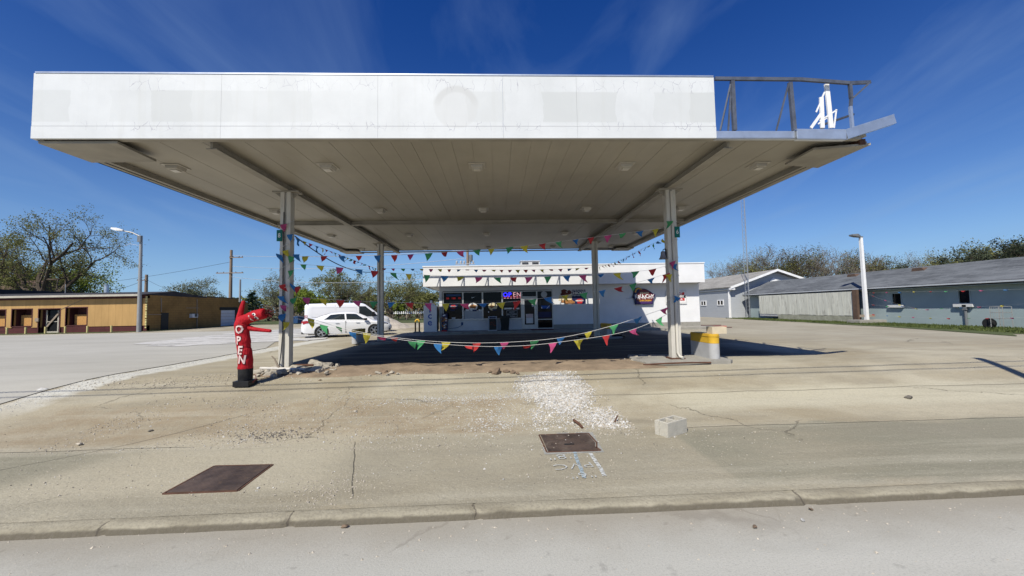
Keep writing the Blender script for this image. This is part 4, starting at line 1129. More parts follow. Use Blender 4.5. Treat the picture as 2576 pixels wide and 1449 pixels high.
# check-mark and pale stickers
p = W4(1205, 470)
o = MB().prism([(p.x - .09, p.z + .05), (p.x - .07, p.z + .05), (p.x - .065, p.z - .005), (p.x + .11, p.z + .05), (p.x + .11, p.z + .035), (p.x - .085, p.z - .05)], yg, yg + .006).build('check_mark_sticker', M['white_print'])
tag(o, 'white check-mark sticker in the upper half of the second shop window', 'sticker')
p = W4(698, 1010)
tag(MB().box(p.x - .11, p.x + .11, yg, yg + .006, p.z - .07, p.z + .07).build('paper_notice', M['white_print']), 'small white paper notice at the bottom of the first shop window', 'notice')
p = W4(1607, 848)
tag(MB().box(p.x - .045, p.x + .045, yg, yg + .006, p.z - .04, p.z + .04).build('small_sticker', M['white_print']), 'tiny white sticker below the biscuit picture', 'sticker')
p0, p1 = W4(972, 800), W4(1450, 1022)
o = thing('counter_display', 'grey counter back seen through the second shop window', 'counter', ((p0.x + p1.x) / 2, yg, p1.z))
MB().box(p0.x, p1.x, yg + .004, yg + .01, p1.z, p0.z - .02).build('panel', M['siding'], o)
for a, b in ((1010, 1095), (1350, 1400), (1415, 1446)):
    q0, q1 = W4(a, 780), W4(b, 820); MB().box(q0.x, q1.x, yg - .004, yg + .002, q1.z, q0.z).build('pale_card', M['white_print'], o)
# illuminated OPEN sign
p0, p1 = W5(128, 335), W5(600, 500)
o = thing('open_led_sign', 'lit LED sign with blue OPEN over rows of red text, fourth shop window', 'LED sign', ((p0.x + p1.x) / 2, yg, p1.z))
MB().box(p0.x, p1.x - .03, yg, yg + .012, p1.z, p0.z).build('panel', M['navy'], o)
EB, EW, ER = emis('blue_led', (0.03, 0.03, 1.0), 2.2), emis('white_led', (1.0, 0.55, 0.6), 0.75), emis('red_led', (0.9, 0.12, 0.2), 0.6)
for i, (ch, mt) in enumerate((('O', EB), ('P', EB), ('E', EW), ('N', EW))):
    text_mb(ch, .40, T(p0.x + .17 + i * .29, yg - .004, (p0.z * .6 + p1.z * .4)), .002, 1.0, .012 if i < 2 else .004).build('letter', mt, o)
for i, (zz, mt) in enumerate(((.12, EW), (.2, ER), (.27, ER))):
    m2 = MB()
    for k in range(6):
        xx = p0.x + .06 + k * .205
        m2.box(xx, xx + .13, yg - .006, yg - .001, p1.z + .07 + .06 * i - .045, p1.z + .1 + .06 * i - .045)
    m2.build('text_row', mt, o)
# pizza window sign, shelf light
p0, p1 = W5(225, 805), W5(510, 975)
o = thing('pizza_window_sign', 'dim window sign reading HUNT BROTHERS PIZZA behind the black bin', 'window sign', ((p0.x + p1.x) / 2, yg, p1.z))
MB().box(p0.x, p1.x, yg, yg + .008, p1.z, p0.z).build('panel', M['bin'], o)
mb = MB()
for a in ((p0.x, p1.x, p0.z - .02, p0.z), (p0.x, p1.x, p1.z, p1.z + .02), (p0.x, p0.x + .02, p1.z + .021, p0.z - .021), (p1.x - .02, p1.x, p1.z + .021, p0.z - .021)):
    mb.box(a[0], a[1], yg - .008, yg - .001, a[2], a[3])
mb.build('border', M['grey_guard'], o)
for i, s in enumerate(('HUNT', 'BROTHERS', 'PIZZA')):
    text_mb(s, .14, T((p0.x + p1.x) / 2, yg - .004, p0.z - .12 - i * .14), .002, .9, .004).build('lettering', M['grey_guard'], o)
mb = MB()
for a, b in ((165, 368), (388, 455), (485, 560)):
    q0, q1 = W5(a, 738), W5(b, 775); mb.box(q0.x, q1.x, yg, yg + .006, q1.z, q0.z)
tag(mb.build('shelf_card_row', M['white_print']), 'row of pale shelf cards above the dim pizza window sign', 'cards')
# door notices, blue sidelight posters
q0, q1 = W5(733, 900), W5(918, 1138); yd = YW - .012
tag(MB().box(q0.x, q1.x, yd, yd + .008, q1.z, q0.z - .25).box(q0.x, q1.x, yd, yd + .008, q0.z - .245, q0.z).build('door_poster', M['white_print']), 'white and pink poster on the lower door glass', 'poster')
MB_r = MB().box(q0.x + .02, q1.x - .02, yd - .006, yd - .001, q0.z - .24, q0.z - .01)
dp = MB_r.build('pink_block', M['letter_pale'], bpy.data.objects['door_poster'])
q0, q1 = W5(883, 540), W5(940, 705)
tag(MB().box(q0.x, q1.x, yd, yd + .008, q1.z, q0.z).build('hours_notice', M['white_print']), 'narrow white notice at eye height on the store door', 'notice')
q0, q1 = W5(1130, 682), W5(1352, 752)
o = thing('blue_window_banner', 'bright blue banner with a white slash in the glass beside the door', 'window banner', (q0.x, yg, q0.z))
MB().box(q0.x, q1.x, yg - .002, yg, q1.z, q0.z).build('panel', M['ice_blue'], o)
MB().prism([(q1.x - .22, q1.z), (q1.x - .17, q1.z), (q1.x, q0.z), (q1.x - .04, q0.z)], yg - .008, yg - .003).box(q0.x - .01, q0.x + .05, yg - .008, yg - .003, q1.z, q1.z + .1).build('slash', M['white_print'], o)
p = W5(1200, 390)
tag(MB().prism([(p.x + .2 * cos(2 * pi * k / 24), p.z + .2 * sin(2 * pi * k / 24)) for k in range(24)], yg - .002, yg).build('round_sticker', M['siding']), 'round pale sticker at the top of the glass beside the door', 'sticker')
q0, q1 = W5(1050, 845), W5(1392, 985)
tag(MB().box(q0.x, q1.x, yg - .002, yg, q1.z, q0.z).build('dark_blue_poster', M['navy']), 'dark blue poster low in the glass beside the door', 'poster')

# ------------------------------------------------------------------ things standing in front of the store
k3 = lambda x, y: ((1600 + x / 3.22) * 0.63889, (950 + y / 3.22) * 0.63889)
yi = 24.35
a, b = A(*k3(218, 815), yi), A(*k3(388, 1140), yi)
o = thing('ice_chest', 'tall white ice box with blue letters spelling ice at the left corner of the store', 'ice box', ((a.x + b.x) / 2, yi, 0))
MB().box(a.x, b.x, yi, yi + .75, .06, a.z).build('cabinet', M['white_paint'], o, bevel=.02)
MB().box(a.x + .04, b.x - .04, yi + .05, yi + .7, -.0, .058).build('foot', M['black'], o)
for ch, yy in (('I', 870), ('C', 945), ('E', 1030)):
    p = A(*k3(298, yy), yi - .004); text_mb(ch if ch == 'I' else ch.lower(), .50 if ch == 'I' else .60, T(p.x, yi - .004, p.z), .003, 1.0, .02 if ch == 'I' else .008).build('letter', M['ice_blue'], o)
mb = MB().box(b.x - .012 + .014, b.x + .03, yi + .05, yi + .7, .25, a.z - .1); mb.build('side_door', M['grill'], o)
a, b = A(*k3(448, 918), 24.5), A(*k3(524, 1143), 24.5)
o = thing('soda_display', 'tall dark printed display stand with food pictures beside the ice box', 'display stand', ((a.x + b.x) / 2, 24.5, ZS))
MB().prism([(a.x, ZS), (b.x - .04, ZS), (b.x, a.z * .35), (b.x, a.z), (a.x + .06, a.z), (a.x + .02, a.z * .5)], 24.35, 24.75).build('stand', M['navy'], o, bevel=.01)
blobs(MB(), (a.x + b.x) / 2, (a.z + ZS) / 2 + .05, 24.348, .16, .45, 16, .06, 4, .008).build('food_picture', M['fried'], o)
blobs(MB(), (a.x + b.x) / 2, (a.z + ZS) / 2, 24.348, .17, .5, 10, .045, 14, .012).build('pale_picture', M['white_print'], o)
MB().box(a.x, b.x - .04, 24.33, 24.348, ZS, ZS + .08).build('red_foot', M['red_print'], o)
a, b = A(*k3(1040, 952), 24.0), A(*k3(1147, 1130), 24.0)
o = thing('sidewalk_sign', 'folding A-frame sidewalk sign with a dark food poster, left of the bin', 'sign', ((a.x + b.x) / 2, 24.1, ZS))
Mt = Matrix.Translation(((a.x + b.x) / 2, 24.0, ZS)) @ Matrix.Rotation(radians(-8), 4, 'X')
Mb2 = Matrix.Translation(((a.x + b.x) / 2, 24.62, ZS)) @ Matrix.Rotation(radians(8), 4, 'X')
H_ = a.z - ZS
MB().box(-.27, .27, -.02, .02, 0, H_, Mt).box(-.27, .27, -.02, .02, 0, H_, Mb2).build('board', M['siding'], o)
MB().box(-.21, .24, -.028, -.022, .06, H_ - .16, Mt).build('poster', M['black'], o)
mb = MB(); blobs(mb, 0, H_ * .45, 0, .15, .2, 10, .045, 2, .006)
mb.v = [Mt @ (v + Vector((0.02, -.03, 0))) for v in mb.v]; mb.build('food_picture', M['crust_dark'], o)
MB().box(-.19, .2, -.034, -.022, H_ - .13, H_ - .04, Mt).build('header', M['navy'], o)
a, b = A(*k3(1200, 948), 24.1), A(*k3(1312, 1120), 24.1)
cxm = (a.x + b.x) / 2 - .03
o = thing('rubbish_bin', 'dark wheeled rubbish bin with a hinged lid under the shop windows', 'bin', (cxm, 24.2, ZS))
w1, w2, zt2 = .23, .29, a.z
MB().loft([[(cxm - w1, 24.0, ZS + .03), (cxm + w1, 24.0, ZS + .03), (cxm + w1, 24.45, ZS + .03), (cxm - w1, 24.45, ZS + .03)], [(cxm - w2, 23.9, zt2 - .12), (cxm + w2, 23.9, zt2 - .12), (cxm + w2, 24.55, zt2 - .12), (cxm - w2, 24.55, zt2 - .12)]]).build('body', M['bin'], o, bevel=.02)
MB().box(cxm - w2 - .03, cxm + w2 + .03, 23.87, 24.6, zt2 - .118, zt2).build('lid', M['bin'], o, bevel=.025)
MB().tube([(cxm + w2 + .03, 24.5, zt2 - .08), (cxm + w2 + .1, 24.5, zt2 - .1), (cxm + w2 + .1, 24.5, zt2 - .2)], .02, 6).build('handle', M['black'], o)
for s in (-1, 1): MB().lathe([(.1, -.03), (.1, .03)], 14, (cxm + s * .22, 24.48, ZS + .1), axis='x').build('wheel', M['rubber'], o)
a, b = G(*k3(1650, 1165), .16), G(*k3(1865, 1118), .16)
tag(MB().box(a.x, b.x, 23.6, 24.45, ZS + .003, ZS + .02).build('door_mat', M['mat_red'], bevel=.004), 'dark red door mat in front of the store door', 'door mat')
p = A(*k3(706, 1045), YW - .03)
tag(MB().box(p.x - .06, p.x + .06, YW - .05, YW - .003, p.z - .09, p.z + .09).tube([(p.x, YW - .04, p.z - .09), (p.x - .3, YW - .03, p.z - .25), (p.x - .8, YW - .03, p.z - .3), (p.x - 1.15, YW - .1, p.z - .24)], .012, 5).build('wall_outlet', M['blue_steel']), 'electric outlet box with a drooping cable on the store wall below the windows', 'outlet')
# small white carton on top of the ice box
p = A(*k3(318, 800), 24.6); q = bpy.data.objects['ice_chest']
zt3 = A(*k3(218, 815), yi).z
tag(MB().prism([(p.x - .08, zt3 + .002), (p.x + .2, zt3 + .002), (p.x + .2, zt3 + .05), (p.x + .04, zt3 + .14), (p.x + .03, zt3 + .32), (p.x - .08, zt3 + .32)], 24.5, 24.75).build('white_carton', M['white_print']), 'small white carton on top of the ice box', 'carton')
# steel hoop bollard, red bars
hp = G(1050, 838)
o = thing('hoop_bollard', 'bent steel hoop bollard with a yellow top beside the ice box', 'bollard', hp)
pts = [(hp.x - .13, hp.y, 0), (hp.x - .13, hp.y, .72)] + [(hp.x - .13 * cos(t), hp.y, .75 + .13 * sin(t)) for t in [pi * k / 8 for k in range(1, 8)]] + [(hp.x + .13, hp.y, .72), (hp.x + .13, hp.y, 0)]
MB().tube(pts[1:-1], .052, 8).build('yellow_arch', M['yellow'], o, smooth=True)
mb = MB()
for s in (-1, 1): mb.tube([(hp.x + s * .13, hp.y, .0), (hp.x + s * .13, hp.y, .7)], .05, 8)
mb.build('leg', M['rust_rod'], o, smooth=True)
MB().box(hp.x - .24, hp.x + .24, hp.y - .1, hp.y + .14, -.01, .1).build('footing', M['plinth'], o, bevel=.015)
for k in range(3):
    p = G(1763, 817, .06 * k)
    tag(MB().beam((13.35, 24.75 + .1 * k, .05 + .06 * k), (15.05 - .2 * k, 24.2 + .25 * k, .05 + .06 * k), .07, .045).build('steel_bar', M['red_print'] if k % 2 else M['burg_plain']),
        ('lowest', 'middle', 'top')[k] + ' dark red steel bar of the small stack at the right foot of the store', 'steel bar', 'red bars beside the store')
# ------------------------------------------------------------------ vehicles (built along +x, right side towards -y)
def boolean_cut(o, cutters):
    for c in cutters:
        md = o.modifiers.new('cut', 'BOOLEAN'); md.object = c; md.operation = 'DIFFERENCE'; md.solver = 'EXACT'
    dg = bpy.context.evaluated_depsgraph_get(); dg.update()
    me = bpy.data.meshes.new_from_object(o.evaluated_get(dg))
    o.modifiers.clear(); old = o.data; o.data = me; bpy.data.meshes.remove(old)
    for c in cutters:
        m_ = c.data; bpy.data.objects.remove(c); bpy.data.meshes.remove(m_)
    me.polygons.foreach_set('use_smooth', [True] * len(me.polygons))
    try: me.set_sharp_from_angle(angle=radians(32))
    except Exception: pass
def mirror_ring(half):
    """half: list of (y,z) from bottom centre to top centre with y>=0"""
    return [(-y, z) for y, z in half] + [(y, z) for y, z in reversed(half) if y > 1e-6]
def lerp(a, b, t): return a + (b - a) * t
def interp(tab, x):
    if x <= tab[0][0]: return tab[0][1:]
    for i in range(len(tab) - 1):
        if x <= tab[i + 1][0]:
            t = (x - tab[i][0]) / (tab[i + 1][0] - tab[i][0])
            return tuple(lerp(p, q, t) for p, q in zip(tab[i][1:], tab[i + 1][1:]))
    return tab[-1][1:]
def wheel(root, x, side, yw, r, rr, spokes):
    """tyre with a rim"""
    tb = MB(); W = .11
    tb.lathe([(rr * 1.0, -W), (r * .93, -W), (r, -W * .7), (r, W * .7), (r * .93, W), (rr, W)], 32, (x, side * yw, r), axis='y', cap=False)
    tb.lathe([(rr, -W * .2), (0.001, -W * .2)], 32, (x, side * yw, r), axis='y', cap=False)
    w = tb.build('wheel', M['rubber'], root, smooth=True, local=True)
    rb = MB(); yo = side * yw + side * W * .75
    rb.lathe([(rr * 1.03, yo), (rr * .90, yo)], 32, (x, 0, r), axis='y', cap=False)
    rb.lathe([(rr * .90, yo), (rr * .88, yo - side * .09)], 32, (x, 0, r), axis='y', cap=False)
    rb.lathe([(rr * .22, yo - side * .005), (.001, yo + side * .005)], 16, (x, 0, r), axis='y', cap=False)
    for k in range(spokes):
        for dt in ((-.13, .13) if spokes <= 6 else (0,)):
            t = 2 * pi * k / spokes
            p0 = Vector((x + rr * .18 * cos(t + dt), yo - side * .012, r + rr * .18 * sin(t + dt)))
            p1 = Vector((x + rr * .92 * cos(t + dt * 1.15), yo - side * .012, r + rr * .92 * sin(t + dt * 1.15)))
            rb.beam(p0, p1, .03, .02, up=(0, 1, 0))
    rb.build('rim', M['rim'], w, local=True)
    return w

def sedan(loc, rz):
    o = thing('parked_sedan', 'white four-door sedan with black alloy wheels parked in front of the white van', 'car', loc, rz)
    # x: zb, zbelt, halfwidth
    tab = [(-2.46, .36, .80, .66), (-2.42, .28, .98, .78), (-2.30, .24, 1.05, .86), (-1.9, .21, 1.06, .905), (-1.4, .19, 1.02, .92), (-.7, .18, .965, .925), (.2, .18, .94, .925),
           (.9, .18, .93, .925), (1.25, .18, .92, .92), (1.6, .19, .875, .91), (2.0, .20, .80, .885), (2.25, .22, .72, .83), (2.40, .27, .64, .72), (2.47, .34, .54, .56)]
    secs = []
    for i in range(50):
        x = -2.46 + 4.93 * i / 49; zb, zt, w = interp(tab, x)
        ch = .045 if x > 1.2 or x < -1.9 else .02
        half = [(0, zb), (w * .80, zb), (w * .955, zb + .07), (w * .985, zb + .22), (w * 1.0, lerp(zb, zt, .55)), (w * .985, lerp(zb, zt, .74)), (w * .975, zt - .09), (w * .90, zt - .015), (w * .72, zt + ch * .6), (0, zt + ch)]
        secs.append([(x, y, z) for y, z in mirror_ring(half)])
    body = MB().loft(secs).build('body', M['car'], o, local=True)
    cut = []
    for x in (-1.43, 1.40):
        c = MB().lathe([(.375, -1.1), (.375, -.66)], 36, (x, 0, .335), axis='y').build('cut', M['car'], local=True); cut.append(c)
        c = MB().lathe([(.375, .66), (.375, 1.1)], 36, (x, 0, .335), axis='y').build('cut', M['car'], local=True); cut.append(c)
    boolean_cut_args.append((body, cut, o))
    for x in (-1.43, 1.40):
        mbw = MB()
        for s in (-1, 1): mbw.lathe([(.372, s * .64), (.372, s * .85)], 28, (x, 0, .335), axis='y', cap=False).lathe([(.372, s * .645), (.001, s * .645)], 28, (x, 0, .335), axis='y', cap=False)
        mbw.build('wheel_well', M['black'], o, local=True)
        for s in (-1, 1): wheel(o, x, s, .815, .335, .245, 5)
    # greenhouse
    gt = [(-1.98, 1.055, 1.065, .74, .80), (-1.75, 1.045, 1.13, .70, .83), (-1.35, 1.01, 1.285, .62, .85), (-.95, .975, 1.385, .58, .86), (-.5, .955, 1.435, .57, .865), (0, .94, 1.445, .575, .865), (.35, .935, 1.425, .58, .86),
          (.65, .93, 1.33, .60, .86), (.95, .925, 1.19, .65, .855), (1.22, .925, 1.035, .71, .83), (1.38, .92, .945, .74, .80)]
    def gh(x, t, s):
        zb, zt, wt, wb = interp(gt, x); ztt = zt - .035
        return Vector((x, s * (lerp(wb, wt, t) + .04 * 4 * t * (1 - t) * .5), lerp(zb - .02, ztt, t)))
    secs = []
    for i in range(42):
        x = -1.98 + 3.36 * i / 41; zb, zt, wt, wb = interp(gt, x)
        side = [tuple(gh(x, k / 6, 1))[1:] for k in range(7)]
        half = [(0, zb - .05), (wb - .02, zb - .05)] + side + [(wt * .86, zt - .006), (wt * .5, zt + .008), (0, zt + .012)]
        secs.append([(x, y, z) for y, z in mirror_ring(half)])
    MB().loft(secs).build('cabin', M['car'], o, smooth=True, local=True)
    def side_glass(xa0, xa1, xb0, xb1, t0, t1, s, n=8):
        """quad strip: bottom edge xa0..xb0 at t0, top edge xa1..xb1 at t1"""
        mb = MB()
        for j in range(n + 1):
            t = lerp(t0, t1, j / n)
            for i in range(n + 1):
                x = lerp(lerp(xa0, xa1, j / n), lerp(xb0, xb1, j / n), i / n)
                q = gh(x, t, s); q.y += s * .008; mb.v.append(q)
        for j in range(n):
            for i in range(n): mb.f.append((j*(n+1)+i, j*(n+1)+i+1, (j+1)*(n+1)+i+1, (j+1)*(n+1)+i))
        return mb
    for s in (-1, 1):
        side_glass(-1.32, -.98, -.22, -.24, .17, .86, s).build('side_window', M['car_glass'], o, smooth=True, local=True, fix=False)
        side_glass(-.13, -.15, 1.0, .42, .17, .86, s).build('side_window', M['car_glass'], o, smooth=True, local=True, fix=False)
    def top_glass(x0, x1, name):
        mb = MB(); n = 8
        for i in range(n + 1):
            x = lerp(x0, x1, i / n); zb, zt, wt, wb = interp(gt, x)
            for k in range(9):
                u = -1 + 2 * k / 8; y = u * wt * .9; z = zt + .012 - (.018 * u * u) + .006
                mb.v.append(Vector((x, y, z)))
        for i in range(n):
            for k in range(8): mb.f.append((i*9+k, i*9+k+1, (i+1)*9+k+1, (i+1)*9+k))
        mb.build(name, M['car_glass'], o, smooth=True, local=True, fix=False)
    top_glass(.50, 1.30, 'windscreen'); top_glass(-1.75, -1.02, 'rear_window')
    for s in (-1, 1):
        MB().loft([[(-2.455, s * .50, .80), (-2.455, s * .50, .93), (-2.43, s * .64, .955), (-2.43, s * .64, .80)], [(-2.36, s * .835, .80), (-2.37, s * .82, .95), (-2.34, s * .84, .985), (-2.33, s * .85, .80)],
                   [(-2.0, s * .925, .90), (-2.0, s * .92, .95), (-2.0, s * .90, .99), (-2.0, s * .90, .90)]]).build('tail_light', M['tail'], o, local=True)
        MB().loft([[(2.40, s * .45, .60), (2.40, s * .45, .66), (2.38, s * .5, .67), (2.38, s * .5, .6)], [(2.20, s * .80, .66), (2.18, s * .815, .73), (2.15, s * .81, .745), (2.16, s * .81, .66)],
                   [(1.9, s * .905, .76), (1.9, s * .902, .79), (1.9, s * .88, .80), (1.9, s * .89, .76)]]).build('headlight', M['headl'], o, local=True)
        MB().box(.78, .98, min(s * .90, s * 1.06), max(s * .90, s * 1.06), .94, 1.06).build('door_mirror', M['black'], o, local=True, bevel=.03)
        mb = MB()
        for x in (-.62, .48): mb.box(x - .11, x + .09, min(s * .925, s * .945), max(s * .925, s * .945), .80, .825)
        mb.build('door_handle', M['galv'], o, local=True)
    mb = MB()
    for x in (-.19, ): mb.box(x - .005, x + .005, -.931, .931, .24, .93)
    mb.build('door_gap', M['grill'], o, local=True)
    MB().box(2.36, 2.475, -.40, .40, .34, .60).build('grille', M['black'], o, local=True, bevel=.02)
    MB().box(2.24, 2.33, -.80, -.60, .30, .42).box(2.24, 2.33, .60, .80, .30, .42).build('fog_light_recess', M['black'], o, local=True, bevel=.02)
    MB().box(-2.44, -2.3, -.72, .72, .25, .36).build('lower_valance', M['black'], o, local=True, bevel=.02)
    MB().box(-1.0, 1.0, -.935, .935, .19, .23).build('sill_trim', M['car'], o, local=True, bevel=.01)
    MB().box(-2.1, 2.2, -.6, .6, .17, .30).build('underbody', M['black'], o, local=True)
    return o
def van(loc, rz):
    o = thing('parked_van', 'white windowless cargo van with a dark cab window parked behind the white sedan', 'van', loc, rz)
    tab = [(-2.77, .40, 1.96, .92), (-2.72, .34, 2.03, .955), (-2.5, .30, 2.06, .975), (-1, .28, 2.10, .985), (.3, .27, 2.10, .985), (.85, .27, 2.07, .98), (1.05, .27, 1.99, .98), (1.35, .27, 1.76, .975), (1.65, .27, 1.52, .97),
           (1.95, .28, 1.27, .965), (2.1, .28, 1.20, .955), (2.35, .29, 1.12, .93), (2.55, .30, 1.03, .87), (2.68, .34, .90, .76), (2.73, .40, .76, .66)]
    def hw(x, z):
        zb, zt, w = interp(tab, x); t = max(0, (z - 1.05) / 1.05)
        return w * (1 - .165 * t ** 1.5)
    secs = []
    for i in range(60):
        x = -2.77 + 5.5 * i / 59; zb, zt, w = interp(tab, x)
        half = [(0, zb), (w * .88, zb), (w * .975, zb + .08), (w * .99, zb + .25)]
        for k in range(1, 7):
            z = lerp(zb + .25, zt - .12, k / 6); half.append((hw(x, z), z))
        w2 = hw(x, zt)
        half += [(w2 * .97, zt - .05), (w2 * .88, zt - .008), (w2 * .6, zt + .015), (0, zt + .025)]
        secs.append([(x, y, z) for y, z in mirror_ring(half)])
    body = MB().loft(secs).build('body', M['car'], o, local=True)
    cut = []
    for x in (-1.55, 1.75):
        for a, b in ((-1.2, -.70), (.70, 1.2)): cut.append(MB().lathe([(.40, a), (.40, b)], 36, (x, 0, .35), axis='y').build('cut', M['car'], local=True))
    boolean_cut_args.append((body, cut, o))
    for x in (-1.55, 1.75):
        mbw = MB()
        for s in (-1, 1): mbw.lathe([(.398, s * .68), (.398, s * .9)], 28, (x, 0, .35), axis='y', cap=False).lathe([(.398, s * .69), (.001, s * .69)], 28, (x, 0, .35), axis='y', cap=False)
        mbw.build('wheel_well', M['black'], o, local=True)
        for s in (-1, 1): wheel(o, x, s, .86, .35, .22, 8)
    for s in (-1, 1):
        n = 8; mb = MB()
        for j in range(n + 1):
            z = lerp(1.14, 1.86, j / n)
            for i in range(n + 1):
                x = lerp(.60, lerp(1.86, 1.02, j / n), i / n)
                mb.v.append(Vector((x, s * (hw(x, z) + .009), z)))
        for j in range(n):
            for i in range(n): mb.f.append((j*(n+1)+i, j*(n+1)+i+1, (j+1)*(n+1)+i+1, (j+1)*(n+1)+i))
        mb.build('side_window', M['car_glass'], o, smooth=True, local=True, fix=False)
        MB().box(1.42, 1.62, min(s * .97, s * 1.16), max(s * .97, s * 1.16), 1.16, 1.46).build('door_mirror', M['black'], o, local=True, bevel=.03)
        MB().loft([[(-2.775, s * .86, .75), (-2.775, s * .86, 1.3), (-2.76, s * .92, 1.3), (-2.76, s * .93, .75)], [(-2.62, s * .985, .75), (-2.63, s * .965, 1.3), (-2.6, s * .955, 1.3), (-2.6, s * .98, .75)]]).build('tail_light', M['tail'], o, local=True)
        MB().loft([[(2.70, s * .48, .82), (2.68, s * .48, .96), (2.6, s * .5, .98), (2.6, s * .5, .82)], [(2.48, s * .87, .86), (2.42, s * .88, 1.04), (2.38, s * .86, 1.05), (2.40, s * .89, .86)]]).build('headlight', M['headl'], o, local=True)
        mb = MB()
        for (x0, x1, z0, z1) in ((-2.35, -.95, 1.18, 1.80), (-.88, .42, 1.18, 1.80)):
            for a, b in (((x0, z0), (x1, z0)), ((x1, z0), (x1, z1)), ((x1, z1), (x0, z1)), ((x0, z1), (x0, z0))):
                mb.beam((a[0], s * (hw(a[0], a[1]) + .002), a[1]), (b[0], s * (hw(b[0], b[1]) + .002), b[1]), .02, .02)
        mb.beam((-2.6, s * .985, 1.06), (.45, s * .99, 1.06), .02, .03)
        mb.build('pressed_panel_lines', M['car'], o, local=True)
        mb = MB()
        for x in (-.92, .5): mb.beam((x, s * (hw(x, .4) + .001), .4), (x, s * (hw(x, 1.1) + .001), 1.1), .012, .012).beam((x, s * (hw(x, 1.1) + .001), 1.1), (x, s * (hw(x, 1.95) + .001), 1.95), .012, .012)
        mb.build('door_gap', M['grey_guard'], o, local=True)
    mb = MB(); n = 8
    for i in range(n + 1):
        x = lerp(1.12, 1.93, i / n); zb, zt, w = interp(tab, x)
        for k in range(9):
            u = -1 + 2 * k / 8; mb.v.append(Vector((x + .012, u * hw(x, zt) * .88, zt + .032 - .014 * u * u)))
    for i in range(n):
        for k in range(8): mb.f.append((i*9+k, i*9+k+1, (i+1)*9+k+1, (i+1)*9+k))
    mb.build('windscreen', M['car_glass'], o, smooth=True, local=True, fix=False)
    MB().box(2.62, 2.745, -.5, .5, .55, .84).build('grille', M['black'], o, local=True, bevel=.03)
    MB().box(-2.86, -2.7, -.92, .92, .38, .62).build('rear_bumper', M['black'], o, local=True, bevel=.03)
    MB().box(-2.5, 2.5, -.7, .7, .22, .36).build('underbody', M['black'], o, local=True)
    return o
boolean_cut_args = []
c1 = A(811, 853, 22.9)
ang = radians(25)
sed_c = Vector((c1.x, c1.y, 0)) + Vector((cos(ang), sin(ang), 0)) * 1.43 + Vector((-sin(ang), cos(ang), 0)) * .87
sd = sedan((sed_c.x, sed_c.y, 0), ang); sd.scale = (1.03, 1.03, 1.03)
v0 = A(766, 800, 26.0)
ang2 = radians(24)
vc = Vector((v0.x, v0.y, 0)) + Vector((cos(ang2), sin(ang2), 0)) * 2.77 + Vector((-sin(ang2), cos(ang2), 0)) * .95
van((vc.x, vc.y, 0), ang2)
for body, cut, root in boolean_cut_args:
    body.parent = None
    boolean_cut(body, cut)
    body.parent = root

# ------------------------------------------------------------------ inflatable dancer
DP = gpt(617, 970); dz0 = DP.z; dx0 = DP.x; dy0 = DP.y
kk = .00166
def D4(x, y, dy=0.0): return Vector((dx0 + (x - 422) * kk, dy0 + dy, dz0 + (1342 - y) * kk))
dn = thing('tube_dancer', 'red inflatable tube dancer spelling OPEN, one arm raised, on a black blower', 'inflatable', (dx0, dy0, dz0))
MB().box(*(D4(318, 0).x, D4(524, 0).x, dy0 - .17, dy0 + .17, dz0 + .001, dz0 + .125)).build('blower_box', M['black'], dn, bevel=.012)
a, b = D4(335, 0).x, D4(508, 0).x
MB().lathe([((b - a) / 2 * .98, dz0 + .127), ((b - a) / 2, dz0 + .22), ((b - a) / 2 * 1.02, dz0 + .36), ((b - a) / 2 * 1.04, dz0 + .385)], 24, ((a + b) / 2, dy0, 0)).build('blower_drum', M['rubber'], dn, smooth=True)
path = [(420, 1110, .146), (420, 1040, .150), (418, 960, .144), (405, 880, .148), (398, 860, .136), (388, 760, .140), (376, 660, .140), (366, 580, .142), (362, 520, .146), (372, 478, .138), (410, 452, .122), (470, 425, .118), (540, 400, .122), (610, 385, .124), (660, 375, .122), (686, 370, .105), (694, 368, .05)]
def smooth_path(path, n=4):
    out = []
    for i in range(len(path) - 1):
        p = [Vector(path[max(0, min(len(path) - 1, i + d))]) for d in (-1, 0, 1, 2)]
        for k in range(n):
            t = k / n
            out.append(0.5 * ((2 * p[1]) + (p[2] - p[0]) * t + (2 * p[0] - 5 * p[1] + 4 * p[2] - p[3]) * t * t + (3 * p[1] - p[0] - 3 * p[2] + p[3]) * t ** 3))
    out.append(Vector(path[-1])); return out
sp = smooth_path(path)
pts = [D4(q.x, q.y, -.02 * max(0, (q.x - 400) / 100)) for q in sp]
rad = [q.z * (1 + .06 * mnoise.noise(Vector((i * .55, 0, 0)))) for i, q in enumerate(sp)]
mb = MB().tube(pts, rad, 22)
for v in mb.v:
    v += Vector((mnoise.noise(v * 9) * .012, mnoise.noise(v * 9 + Vector((3, 1, 2))) * .008, 0))
mb.build('body', M['dancer'], dn, smooth=True)
def arm(path):
    s_ = smooth_path(path); m_ = MB().tube([D4(q.x, q.y, .02) for q in s_], [q.z for q in s_], 14)
    m_.build('arm', M['dancer'], dn, smooth=True)
arm([(330, 500, .085), (322, 440, .072), (335, 360, .060), (352, 280, .050), (366, 220, .040), (371, 196, .033), (372, 189, .012)])
arm([(400, 540, .06), (455, 565, .062), (520, 582, .050), (600, 594, .045), (680, 604, .040), (738, 611, .036), (752, 612, .015)])
mb = MB(); rr = random.Random(3)
for k in range(34):
    y_ = 330 + rr.uniform(0, 75); L = rr.uniform(40, 105); p0 = D4(676, y_, rr.uniform(-.1, .1)); p1 = D4(676 + L * .5, y_ + rr.uniform(-25, 15), rr.uniform(-.1, .1)); p2 = D4(676 + L, y_ + rr.uniform(-30, 35), rr.uniform(-.14, .1))
    mb.tube([p0, p1, p2], [.008, .007, .004], 4)
mb.build('hair', M['letter_edge'], dn)
